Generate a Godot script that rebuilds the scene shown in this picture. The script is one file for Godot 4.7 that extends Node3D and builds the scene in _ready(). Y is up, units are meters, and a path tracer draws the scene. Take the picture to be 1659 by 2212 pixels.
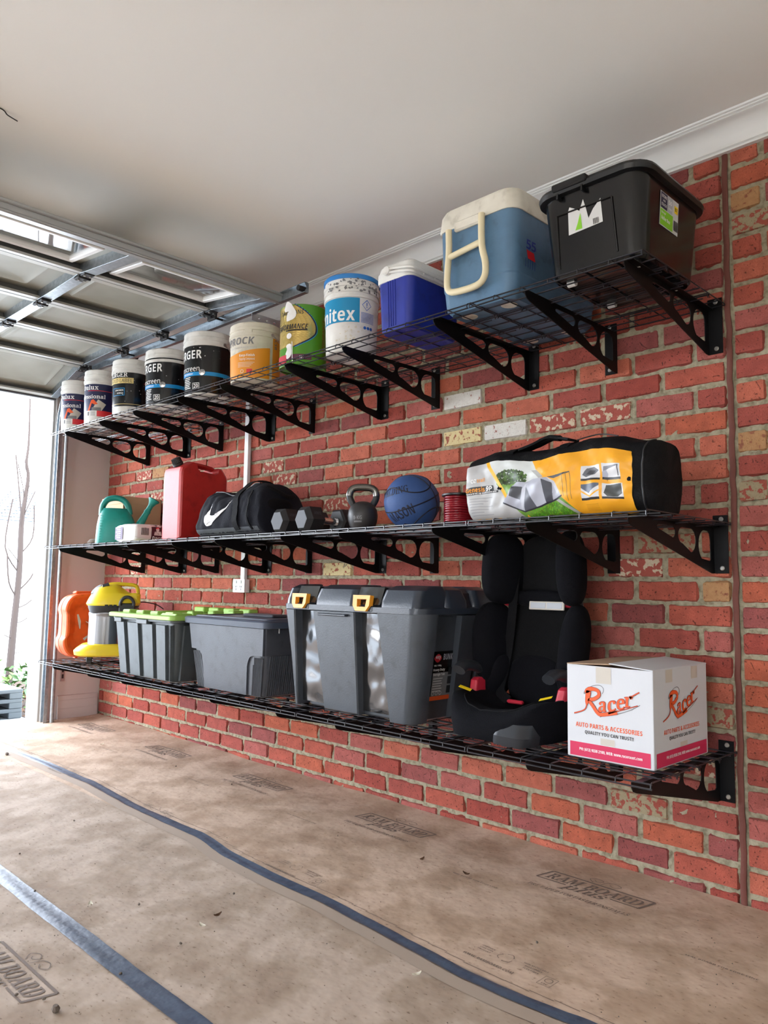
extends Node3D
# A garage wall of old bricks with three wire shelves full of tubs, tools and paint, seen from inside the garage.
# x runs along the brick wall (the roller door is at the far, negative end), z comes out of the wall, y is up.

var M := {}
var rng := RandomNumberGenerator.new()
var text_cache := {}
var fonts := {}

# ---------------------------------------------------------------- a bag of triangles that becomes one mesh
class MB:
	var v := PackedVector3Array()
	var uv := PackedVector2Array()

	func t(a: Vector3, b: Vector3, c: Vector3) -> void:
		v.append(a); v.append(b); v.append(c)

	func q(a: Vector3, b: Vector3, c: Vector3, d: Vector3) -> void:
		t(a, b, c)
		t(a, c, d)

	func quv(a: Vector3, b: Vector3, c: Vector3, d: Vector3, ua: Vector2, ub: Vector2, uc: Vector2, ud: Vector2) -> void:
		q(a, b, c, d)
		uv.append(ua); uv.append(ub); uv.append(uc); uv.append(ua); uv.append(uc); uv.append(ud)

	func add(o: MB, tr := Transform3D.IDENTITY) -> MB:
		for p in o.v:
			v.append(tr * p)
		return self

	func loft(rings: Array, cap0 := true, cap1 := true) -> MB:
		for k in rings.size() - 1:
			var a: PackedVector3Array = rings[k]
			var b: PackedVector3Array = rings[k + 1]
			var n := a.size()
			for i in n:
				var j := (i + 1) % n
				q(a[i], a[j], b[j], b[i])
		if cap0:
			cap(rings[0], true)
		if cap1:
			cap(rings[rings.size() - 1], false)
		return self

	func cap(r: PackedVector3Array, flip: bool) -> void:
		var c := Vector3.ZERO
		for p in r:
			c += p
		c /= r.size()
		for i in r.size():
			var j := (i + 1) % r.size()
			if flip:
				t(c, r[j], r[i])
			else:
				t(c, r[i], r[j])

	func box(lo: Vector3, hi: Vector3, ch := 0.0) -> MB:
		if ch <= 0.0:
			var a := [Vector3(lo.x, lo.y, hi.z), Vector3(hi.x, lo.y, hi.z), Vector3(hi.x, hi.y, hi.z), Vector3(lo.x, hi.y, hi.z), Vector3(lo.x, lo.y, lo.z), Vector3(hi.x, lo.y, lo.z), Vector3(hi.x, hi.y, lo.z), Vector3(lo.x, hi.y, lo.z)]
			q(a[0], a[1], a[2], a[3]); q(a[5], a[4], a[7], a[6]); q(a[1], a[5], a[6], a[2])
			q(a[4], a[0], a[3], a[7]); q(a[3], a[2], a[6], a[7]); q(a[4], a[5], a[1], a[0])
			return self
		var c := (lo + hi) / 2.0
		var h := (hi - lo) / 2.0
		return loft([rr(c.x, lo.y, c.z, h.x - ch, h.z - ch, ch * 0.6, 1), rr(c.x, lo.y + ch, c.z, h.x, h.z, ch, 1), rr(c.x, hi.y - ch, c.z, h.x, h.z, ch, 1), rr(c.x, hi.y, c.z, h.x - ch, h.z - ch, ch * 0.6, 1)])

	static func rr(cx: float, y: float, cz: float, hx: float, hz: float, r: float, k := 4) -> PackedVector3Array:
		var out := PackedVector3Array()
		r = minf(r, minf(hx, hz) * 0.999)
		for c in 4:
			var sx := 1.0 if c == 0 or c == 3 else -1.0
			var sz := -1.0 if c < 2 else 1.0
			for i in k + 1:
				var a := (c + float(i) / k) * PI / 2
				out.append(Vector3(cx + sx * (hx - r) + r * cos(a), y, cz + sz * (hz - r) - r * sin(a)))
		return out

	static func circ(cx: float, y: float, cz: float, r: float, n := 40) -> PackedVector3Array:
		var out := PackedVector3Array()
		for i in n:
			var a := TAU * i / n
			out.append(Vector3(cx + r * cos(a), y, cz - r * sin(a)))
		return out

	static func sup(cx: float, y: float, cz: float, hx: float, hz: float, e := 3.0, n := 32) -> PackedVector3Array:
		var out := PackedVector3Array()
		for i in n:
			var a := TAU * i / n
			out.append(Vector3(cx + hx * signf(cos(a)) * pow(absf(cos(a)), 2.0 / e), y, cz - hz * signf(sin(a)) * pow(absf(sin(a)), 2.0 / e)))
		return out

	func lathe(profile: Array, n := 40, c := Vector3.ZERO, cap0 := true, cap1 := true) -> MB:
		var rings := []
		for p in profile:
			rings.append(circ(c.x, c.y + p[1], c.z, maxf(p[0], 0.0002), n))
		return loft(rings, cap0, cap1)

	# round bar along a path
	func tube(path: Array, r: float, n := 8, closed := false, flat := 1.0, up := Vector3.UP) -> MB:
		var rings := []
		var m := path.size()
		var side := Vector3.ZERO
		for i in m:
			var a: Vector3 = path[(i - 1 + m) % m] if closed or i > 0 else path[0]
			var b: Vector3 = path[(i + 1) % m] if closed or i < m - 1 else path[m - 1]
			var d := (b - a).normalized()
			if side == Vector3.ZERO:
				side = d.cross(up)
				if side.length() < 0.1:
					side = d.cross(Vector3.RIGHT)
			side = (side - d * side.dot(d)).normalized()
			var w := side.cross(d)
			var ring := PackedVector3Array()
			for k in n:
				var t_ := TAU * (k + 0.5) / n
				ring.append(path[i] + (side * cos(t_) + w * sin(t_) * flat) * r)
			rings.append(ring)
		if closed:
			rings.append(rings[0])
		for k in rings.size() - 1:
			for i in n:
				var j := (i + 1) % n
				q(rings[k][j], rings[k][i], rings[k + 1][i], rings[k + 1][j])
		if not closed:
			cap(rings[0], false)
			cap(rings[m - 1], true)
		return self

	# flat outline (anticlockwise in x, y) with holes, thickened along its own z and put in place by tr
	func prism(poly: PackedVector2Array, d: float, tr := Transform3D.IDENTITY, holes := []) -> MB:
		var flats := [poly]
		if holes.size():
			var cuts := []
			var lo := Vector2(1e9, 1e9)
			var hi := -lo
			for p in poly:
				lo = lo.min(p); hi = hi.max(p)
			for h in holes:
				var s := 0.0
				for p in h:
					s += p.x
				cuts.append(s / h.size())
			cuts.sort()
			cuts.push_front(lo.x - 0.1); cuts.append(hi.x + 0.1)
			flats = []
			for i in cuts.size() - 1:
				var slab := PackedVector2Array([Vector2(cuts[i], lo.y - 1), Vector2(cuts[i + 1], lo.y - 1), Vector2(cuts[i + 1], hi.y + 1), Vector2(cuts[i], hi.y + 1)])
				var got: Array = Geometry2D.intersect_polygons(poly, slab)
				for h in holes:
					var next := []
					for g in got:
						next.append_array(Geometry2D.clip_polygons(g, h))
					got = next
				flats.append_array(got)
		for f in flats:
			var ix := Geometry2D.triangulate_polygon(f)
			for i in range(0, ix.size(), 3):
				var a: Vector2 = f[ix[i]]
				var b: Vector2 = f[ix[i + 1]]
				var c: Vector2 = f[ix[i + 2]]
				if (b - a).cross(c - a) < 0:
					var s := b
					b = c
					c = s
				t(tr * Vector3(a.x, a.y, d / 2), tr * Vector3(b.x, b.y, d / 2), tr * Vector3(c.x, c.y, d / 2))
				if d > 0.0:
					t(tr * Vector3(a.x, a.y, -d / 2), tr * Vector3(c.x, c.y, -d / 2), tr * Vector3(b.x, b.y, -d / 2))
		if d > 0.0:
			for loop in [poly] + holes:
				var out: bool = loop == poly
				for i in loop.size():
					var a: Vector2 = loop[i]
					var b: Vector2 = loop[(i + 1) % loop.size()]
					if not out:
						var s := a
						a = b
						b = s
					q(tr * Vector3(a.x, a.y, -d / 2), tr * Vector3(b.x, b.y, -d / 2), tr * Vector3(b.x, b.y, d / 2), tr * Vector3(a.x, a.y, d / 2))
		return self

	# normals are shared between faces that meet at less than deg
	func mesh(deg := 38.0) -> ArrayMesh:
		var n := v.size()
		var fn := PackedVector3Array()
		fn.resize(n / 3)
		var at := {}
		for i in n / 3:
			fn[i] = (v[i * 3 + 1] - v[i * 3]).cross(v[i * 3 + 2] - v[i * 3])
		var norm := PackedVector3Array()
		norm.resize(n)
		if deg > 0.0:
			var key := []
			key.resize(n)
			for i in n:
				var k := Vector3i((v[i] * 8000.0).round())
				key[i] = k
				if at.has(k):
					at[k].append(i / 3)
				else:
					at[k] = [i / 3]
			var lim := cos(deg_to_rad(deg))
			for i in n:
				var own := fn[i / 3].normalized()
				var s := Vector3.ZERO
				for f in at[key[i]]:
					if own.dot(fn[f].normalized()) >= lim:
						s += fn[f]
				norm[i] = s.normalized() if s.length() > 1e-14 else Vector3.UP
		else:
			for i in n:
				norm[i] = fn[i / 3].normalized()
		var ov := PackedVector3Array(); ov.resize(n)
		var on := PackedVector3Array(); on.resize(n)
		var ou := PackedVector2Array()
		var has_uv := uv.size() == n
		if has_uv:
			ou.resize(n)
		for i in n / 3:
			for k in 3:
				var s: int = i * 3 + [0, 2, 1][k]
				ov[i * 3 + k] = v[s]
				on[i * 3 + k] = norm[s]
				if has_uv:
					ou[i * 3 + k] = uv[s]
		var arr := []
		arr.resize(Mesh.ARRAY_MAX)
		arr[Mesh.ARRAY_VERTEX] = ov
		arr[Mesh.ARRAY_NORMAL] = on
		if has_uv:
			arr[Mesh.ARRAY_TEX_UV] = ou
		var m := ArrayMesh.new()
		m.add_surface_from_arrays(Mesh.PRIMITIVE_TRIANGLES, arr)
		return m

# ---------------------------------------------------------------- naming and placing
func thing(called: String, label: String, category: String, at := Vector3.ZERO, turn := 0.0, group := "") -> Node3D:
	var o := Node3D.new()
	o.name = called
	add_child(o, true)
	o.position = at
	o.rotation.y = turn
	tag(o, label, category, group)
	return o

func tag(o: Node, label: String, category: String, group := "") -> Node:
	o.set_meta("label", label)
	o.set_meta("category", category)
	if group:
		o.set_meta("group", group)
	return o

func put(called: String, mesh: Mesh, m: Material, parent: Node) -> MeshInstance3D:
	var o := MeshInstance3D.new()
	o.name = called
	o.mesh = mesh
	o.material_override = m
	o.cast_shadow = GeometryInstance3D.SHADOW_CASTING_SETTING_ON
	parent.add_child(o, true)
	return o

func part(called: String, b: MB, m: Material, parent: Node, deg := 38.0) -> MeshInstance3D:
	return put(called, b.mesh(deg), m, parent)

func struct(called: String, b: MB, m: Material, parent: Node = self, deg := 38.0) -> MeshInstance3D:
	var o := part(called, b, m, parent, deg)
	if parent == self:
		o.set_meta("kind", "structure")
	return o

func copy(o: Node3D, at: Vector3, label: String) -> Node3D:
	var c: Node3D = o.duplicate()
	add_child(c, true)
	c.position = at
	c.set_meta("label", label)
	return c

# ---------------------------------------------------------------- lettering: the triangles of a word, middle at 0, height h
func font(kind: String) -> Font:
	if not fonts.has(kind):
		var f := SystemFont.new()
		f.font_names = PackedStringArray(["Droid Serif" if kind.begins_with("serif") else "Droid Sans Mono" if kind == "mono" else "Droid Sans"])
		f.font_weight = 700 if kind.ends_with("bold") else 400
		fonts[kind] = f
	return fonts[kind]

func text(s: String, kind: String, h: float, w := 0.0, slant := 0.0) -> PackedVector2Array:
	var key := s + "|" + kind
	if not text_cache.has(key):
		var tm := TextMesh.new()
		tm.font = font(kind)
		tm.text = s
		tm.font_size = 48
		tm.pixel_size = 0.01
		tm.depth = 0.0
		tm.curve_step = 3.0
		var arr := tm.get_mesh_arrays()
		var pts := PackedVector2Array()
		var vs: PackedVector3Array = arr[Mesh.ARRAY_VERTEX]
		var lo := Vector2(1e9, 1e9)
		var hi := -lo
		var ix: PackedInt32Array = arr[Mesh.ARRAY_INDEX] if arr[Mesh.ARRAY_INDEX] != null else PackedInt32Array(range(vs.size()))
		for i in ix:
			var p := Vector2(vs[i].x, vs[i].y)
			pts.append(p)
			lo = lo.min(p)
			hi = hi.max(p)
		for i in pts.size():
			pts[i] = (pts[i] - (lo + hi) / 2) / (hi.y - lo.y)
		text_cache[key] = [pts, (hi.x - lo.x) / (hi.y - lo.y)]
	var src: PackedVector2Array = text_cache[key][0]
	var kx: float = (w / text_cache[key][1]) if w > 0.0 else h
	var out := PackedVector2Array()
	for p in src:
		out.append(Vector2(p.x * kx + p.y * h * slant, p.y * h))
	return out

# triangles in the plane laid onto a surface by f(Vector2) -> Vector3
func lay(b: MB, tris: PackedVector2Array, f: Callable) -> MB:
	for i in range(0, tris.size(), 3):
		var a := tris[i]
		var c := tris[i + 1]
		var d := tris[i + 2]
		if (c - a).cross(d - a) < 0:
			var s := c
			c = d
			d = s
		lay_one(b, a, c, d, f, 0)
	return b

# pieces small enough to follow a bent surface
func lay_one(b: MB, a: Vector2, c: Vector2, d: Vector2, f: Callable, depth: int) -> void:
	var l0 := a.distance_to(c)
	var l1 := c.distance_to(d)
	var l2 := d.distance_to(a)
	var most := maxf(l0, maxf(l1, l2))
	if most < 0.026 or depth > 9:
		b.t(f.call(a), f.call(c), f.call(d))
	elif l0 == most:
		var m := (a + c) / 2
		lay_one(b, a, m, d, f, depth + 1)
		lay_one(b, m, c, d, f, depth + 1)
	elif l1 == most:
		var m := (c + d) / 2
		lay_one(b, a, c, m, f, depth + 1)
		lay_one(b, a, m, d, f, depth + 1)
	else:
		var m := (d + a) / 2
		lay_one(b, a, c, m, f, depth + 1)
		lay_one(b, m, c, d, f, depth + 1)

func shape(poly: PackedVector2Array) -> PackedVector2Array:
	var out := PackedVector2Array()
	for i in Geometry2D.triangulate_polygon(poly):
		out.append(poly[i])
	return out

func rect(x0: float, y0: float, x1: float, y1: float, nx := 1) -> PackedVector2Array:
	var out := PackedVector2Array()
	for i in nx:
		var a := lerpf(x0, x1, float(i) / nx)
		var b := lerpf(x0, x1, float(i + 1) / nx)
		out.append_array(PackedVector2Array([Vector2(a, y0), Vector2(b, y0), Vector2(b, y1), Vector2(a, y0), Vector2(b, y1), Vector2(a, y1)]))
	return out

func frame(x0: float, y0: float, x1: float, y1: float, w: float, nx := 1) -> PackedVector2Array:
	var out := rect(x0, y0, x1, y0 + w, nx)
	out.append_array(rect(x0, y1 - w, x1, y1, nx))
	out.append_array(rect(x0, y0 + w, x0 + w, y1 - w))
	out.append_array(rect(x1 - w, y0 + w, x1, y1 - w))
	return out

func disc(c: Vector2, r: float, n := 20) -> PackedVector2Array:
	var out := PackedVector2Array()
	for i in n:
		out.append_array(PackedVector2Array([c, c + Vector2(r, 0).rotated(TAU * i / n), c + Vector2(r, 0).rotated(TAU * (i + 1) / n)]))
	return out

func ring2(c: Vector2, r: float, w: float, n := 20) -> PackedVector2Array:
	var out := PackedVector2Array()
	for i in n:
		var a := Vector2.RIGHT.rotated(TAU * i / n)
		var b := Vector2.RIGHT.rotated(TAU * (i + 1) / n)
		out.append_array(PackedVector2Array([c + a * (r - w), c + a * r, c + b * r, c + a * (r - w), c + b * r, c + b * (r - w)]))
	return out

# a brush stroke through points with widths
func stroke(pts: Array, w: Array) -> PackedVector2Array:
	var out := PackedVector2Array()
	var l := []
	var r := []
	for i in pts.size():
		var d: Vector2 = (pts[mini(i + 1, pts.size() - 1)] - pts[maxi(i - 1, 0)]).normalized()
		var ww: float = w[mini(i, w.size() - 1)] / 2.0
		l.append(pts[i] + d.orthogonal() * ww)
		r.append(pts[i] - d.orthogonal() * ww)
	for i in pts.size() - 1:
		out.append_array(PackedVector2Array([r[i], r[i + 1], l[i + 1], r[i], l[i + 1], l[i]]))
	return out

func moved(tris: PackedVector2Array, by: Vector2, turn := 0.0) -> PackedVector2Array:
	var out := PackedVector2Array()
	for p in tris:
		out.append(p.rotated(turn) + by)
	return out

func smooth_path(pts: Array, per := 6, closed := false) -> Array:
	var out := []
	var n := pts.size()
	for i in (n if closed else n - 1):
		var p0 = pts[(i - 1 + n) % n] if closed or i > 0 else pts[0]
		var p1 = pts[i]
		var p2 = pts[(i + 1) % n]
		var p3 = pts[(i + 2) % n] if closed or i < n - 2 else pts[n - 1]
		for k in per:
			var t := float(k) / per
			out.append(p1.cubic_interpolate(p2, p0, p3, t))
	if not closed:
		out.append(pts[n - 1])
	return out

# regular grid surface f(u, v) for u, v in 0..1, smooth, with uv
func sheet(nu: int, nv: int, f: Callable) -> ArrayMesh:
	var vs := PackedVector3Array(); var ns := PackedVector3Array(); var us := PackedVector2Array(); var ix := PackedInt32Array()
	for j in nv + 1:
		for i in nu + 1:
			vs.append(f.call(float(i) / nu, float(j) / nv))
			us.append(Vector2(float(i) / nu, 1.0 - float(j) / nv))
	for j in nv + 1:
		for i in nu + 1:
			var a := vs[j * (nu + 1) + mini(i + 1, nu)] - vs[j * (nu + 1) + maxi(i - 1, 0)]
			var b := vs[mini(j + 1, nv) * (nu + 1) + i] - vs[maxi(j - 1, 0) * (nu + 1) + i]
			ns.append(a.cross(b).normalized())
			if i < nu and j < nv:
				var k := j * (nu + 1) + i
				ix.append_array(PackedInt32Array([k, k + nu + 2, k + 1, k, k + nu + 1, k + nu + 2]))
	var arr := []
	arr.resize(Mesh.ARRAY_MAX)
	arr[Mesh.ARRAY_VERTEX] = vs; arr[Mesh.ARRAY_NORMAL] = ns; arr[Mesh.ARRAY_TEX_UV] = us; arr[Mesh.ARRAY_INDEX] = ix
	var m := ArrayMesh.new()
	m.add_surface_from_arrays(Mesh.PRIMITIVE_TRIANGLES, arr)
	return m

# ---------------------------------------------------------------- materials
func mat(called: String, c: Color, rough := 0.6, metal := 0.0) -> StandardMaterial3D:
	var m := StandardMaterial3D.new()
	m.resource_name = called
	m.albedo_color = c
	m.roughness = rough
	m.metallic = metal
	M[called] = m
	return m

func rgb(r: int, g: int, b: int) -> Color:
	return Color(r / 255.0, g / 255.0, b / 255.0)

func noise_tex(seed_: int, freq: float, octaves := 4, size := 256, ramp: Gradient = null, kind := FastNoiseLite.TYPE_SIMPLEX_SMOOTH, stretch := 1) -> NoiseTexture2D:
	var n := FastNoiseLite.new()
	n.seed = seed_
	n.noise_type = kind
	n.frequency = freq
	n.fractal_octaves = octaves
	var t := NoiseTexture2D.new()
	t.width = size * stretch
	t.height = size
	t.seamless = true
	t.noise = n
	if ramp:
		t.color_ramp = ramp
	return t

func ramp(stops: Array) -> Gradient:
	var g := Gradient.new()
	var o := PackedFloat32Array()
	var c := PackedColorArray()
	for s in stops:
		o.append(s[0])
		c.append(s[1])
	g.offsets = o
	g.colors = c
	return g

func tri(m: StandardMaterial3D, scale: float, world := true) -> StandardMaterial3D:
	m.uv1_triplanar = true
	m.uv1_world_triplanar = world
	m.uv1_scale = Vector3.ONE * scale
	return m

func bump(m: StandardMaterial3D, t: Texture2D, cm: float) -> StandardMaterial3D:
	m.heightmap_enabled = true
	m.heightmap_texture = t
	m.heightmap_scale = cm
	return m

const TOP := 2.047
const MID := 1.271
const LOW := 0.505
const SHELF_L := -5.348
const SHELF_R := -1.028
const JOINT_X := -1.026

func _ready() -> void:
	rng.seed = 7
	# camera
	var cam := Camera3D.new()
	cam.name = "camera"
	cam.basis = Basis(Vector3.UP, 0.78513) * Basis(Vector3.RIGHT, 0.09275) * Basis(Vector3.BACK, 0.01426)
	cam.position = Vector3(0, 1.046, 2.732)
	cam.fov = 66.875
	cam.near = 0.05
	cam.far = 200.0
	add_child(cam)
	cam.current = true
	# bright, thinly overcast sky
	var sky_mat := ProceduralSkyMaterial.new()
	sky_mat.sky_top_color = rgb(222, 232, 246)
	sky_mat.sky_horizon_color = rgb(240, 245, 252)
	sky_mat.ground_bottom_color = rgb(170, 165, 158)
	sky_mat.ground_horizon_color = rgb(200, 196, 190)
	sky_mat.sky_energy_multiplier = 1.0
	var sky := Sky.new()
	sky.sky_material = sky_mat
	var env := Environment.new()
	env.background_mode = Environment.BG_SKY
	env.sky = sky
	env.background_energy_multiplier = 6.5
	env.tonemap_mode = Environment.TONE_MAPPER_LINEAR
	env.tonemap_exposure = 2.5
	env.sdfgi_enabled = true
	env.ssao_enabled = true
	env.ssil_enabled = true
	var we := WorldEnvironment.new()
	we.name = "environment"
	we.environment = env
	add_child(we)
	# soft sun through thin cloud, high over the house, on the driveway
	var sun := DirectionalLight3D.new()
	sun.name = "sun"
	sun.basis = Basis.looking_at(Vector3(-0.42, -0.85, -0.30).normalized(), Vector3.UP)
	sun.light_color = rgb(255, 246, 232)
	sun.light_energy = 1.5
	sun.light_angular_distance = 3.0
	sun.shadow_enabled = true
	add_child(sun)

	make_materials()
	make_room()
	make_brick_wall()
	make_door()
	make_outside()
	make_shelves()
	make_floor_cover()
	make_top_shelf()
	make_mid_shelf()
	make_low_shelf()
	make_wall_bits()

# ---------------------------------------------------------------- materials
func make_materials() -> void:
	var fine := noise_tex(3, 0.06, 4)
	var grit := noise_tex(9, 0.2, 3)
	var soft := noise_tex(5, 0.012, 3)
	M.t_fine = fine; M.t_grit = grit; M.t_soft = soft
	var grime := noise_tex(21, 0.02, 5, 256, ramp([[0.0, Color(0.8, 0.79, 0.77)], [0.35, Color(0.95, 0.945, 0.94)], [1.0, Color(1, 1, 1)]]))
	M.t_grime = grime
	# bricks
	var clay := clay_images()
	var face: Texture2D = clay[0]
	var relief: Texture2D = clay[1]
	var tones := [rgb(182, 92, 74), rgb(168, 82, 71), rgb(190, 100, 73), rgb(158, 85, 81), rgb(146, 75, 72), rgb(196, 108, 85), rgb(178, 98, 90), rgb(164, 74, 62)]
	for i in tones.size():
		var m := mat("brick_%d" % i, tones[i], 0.92)
		m.albedo_texture = face
		tri(m, 1.9)
		bump(m, relief, 0.6)
	var speck := {"brick_white": [rgb(216, 212, 204), rgb(206, 200, 192), 0.2, rgb(150, 96, 82)], "brick_cream": [rgb(214, 196, 148), rgb(204, 184, 136), 0.38, rgb(150, 80, 62)],
		"brick_fleck": [rgb(204, 190, 166), rgb(196, 178, 152), 0.27, rgb(160, 78, 66)], "brick_smear": [rgb(160, 146, 118), rgb(152, 138, 110), 0.42, rgb(154, 74, 60)], "brick_tan": [rgb(178, 136, 94), rgb(166, 122, 82), 0.3, rgb(140, 86, 64)]}
	var sd := 40
	for k in speck:
		var s: Array = speck[k]
		sd += 1
		var m := mat(k, Color.WHITE, 0.9)
		m.albedo_texture = noise_tex(sd, 0.036, 5, 256, ramp([[0.0, s[3]], [1.0 - s[2] - 0.16, s[3]], [1.0 - s[2] - 0.13, s[1]], [1.0, s[0]]]) if k == "brick_fleck" or k == "brick_smear" else ramp([[0.0, s[3]], [s[2] - 0.04, s[3]], [s[2], s[1]], [1.0, s[0]]]))
		tri(m, 3.1)
		bump(m, relief, 0.5)
	var mo := mat("mortar", rgb(172, 163, 140), 0.97)
	mo.albedo_texture = noise_tex(17, 0.05, 5, 256, ramp([[0.0, Color(0.62, 0.6, 0.56)], [0.5, Color(0.9, 0.9, 0.88)], [1.0, Color(1, 1, 1)]]))
	tri(mo, 2.4)
	bump(mo, grit, 0.3)
	bump(tri(mat("sealant", rgb(104, 56, 46), 0.75), 3.0), fine, 0.15)
	# room
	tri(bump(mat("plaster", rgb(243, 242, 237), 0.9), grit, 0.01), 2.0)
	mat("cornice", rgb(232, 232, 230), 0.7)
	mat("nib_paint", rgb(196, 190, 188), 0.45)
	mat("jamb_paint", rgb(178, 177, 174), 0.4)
	mat("white_gloss", rgb(240, 240, 238), 0.35)
	tri(bump(mat("concrete", rgb(150, 146, 138), 0.95), fine, 0.1), 1.5)
	# floor paper
	var pa := mat("paper", rgb(180, 161, 145), 0.82)
	pa.albedo_texture = noise_tex(23, 0.011, 5, 512, ramp([[0.0, Color(0.82, 0.78, 0.74)], [0.45, Color(0.93, 0.92, 0.9)], [0.62, Color(1, 1, 1)], [1.0, Color(1, 1, 1)]]))
	tri(pa, 0.55)
	bump(pa, noise_tex(25, 0.02, 5, 512), 0.6)
	pa.detail_enabled = true
	pa.detail_blend_mode = BaseMaterial3D.BLEND_MODE_MUL
	pa.detail_uv_layer = BaseMaterial3D.DETAIL_UV_2
	pa.detail_albedo = noise_tex(27, 0.07, 4, 512, ramp([[0.0, Color(0.62, 0.57, 0.53)], [0.16, Color(0.8, 0.77, 0.74)], [0.25, Color(0.97, 0.965, 0.96)], [1.0, Color(1, 1, 1)]]))
	pa.uv2_triplanar = true
	pa.uv2_world_triplanar = true
	pa.uv2_scale = Vector3(0.9, 1, 1.9)
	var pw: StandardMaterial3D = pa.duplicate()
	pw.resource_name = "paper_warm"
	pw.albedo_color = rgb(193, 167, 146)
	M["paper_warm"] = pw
	mat("ink", rgb(112, 96, 86), 0.8)
	var tp := mat("tape", rgb(76, 88, 106), 0.4)
	tp.albedo_texture = noise_tex(29, 0.03, 4, 256, ramp([[0.0, Color(0.7, 0.72, 0.76)], [0.5, Color(0.95, 0.95, 0.96)], [1.0, Color(1, 1, 1)]]))
	tri(tp, 2.0)
	bump(tp, fine, 0.1)
	mat("glue_strip", rgb(160, 142, 127), 0.85)
	# metals
	var ga := mat("galvanised", rgb(186, 192, 196), 0.34, 0.85)
	ga.albedo_texture = noise_tex(31, 0.05, 2, 256, ramp([[0.0, Color(0.78, 0.8, 0.82)], [1.0, Color(1, 1, 1)]]), FastNoiseLite.TYPE_CELLULAR)
	tri(ga, 3.0)
	mat("door_skin", rgb(168, 166, 154), 0.5, 0.1)
	M.door_skin.albedo_texture = noise_tex(33, 0.01, 3, 256, ramp([[0.0, Color(0.86, 0.86, 0.84)], [1.0, Color(1, 1, 1)]]))
	tri(M.door_skin, 0.8)
	mat("door_rail", rgb(186, 185, 178), 0.38, 0.1)
	mat("rail_web", rgb(104, 104, 102), 0.5, 0.3)
	mat("rail_alloy", rgb(172, 174, 174), 0.36, 0.55)
	mat("seal_rubber", rgb(52, 52, 54), 0.6)
	mat("black_steel", rgb(9, 9, 11), 0.45)
	M.black_steel.metallic_specular = 0.32
	mat("wire_black", rgb(30, 31, 38), 0.28)
	M.wire_black.metallic_specular = 0.55
	mat("screw", rgb(198, 198, 194), 0.3, 0.9)
	mat("chrome", rgb(222, 222, 224), 0.12, 1.0)
	mat("drum_steel", rgb(150, 151, 154), 0.14, 1.0)
	mat("steel_plain", rgb(176, 178, 182), 0.28, 0.9)
	var gl := mat("pane", Color(0.6, 0.62, 0.6, 0.1), 0.03)
	gl.transparency = BaseMaterial3D.TRANSPARENCY_ALPHA
	var gc := mat("pane_clear", Color(0.9, 0.93, 0.92, 0.06), 0.02)
	gc.transparency = BaseMaterial3D.TRANSPARENCY_ALPHA
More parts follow.
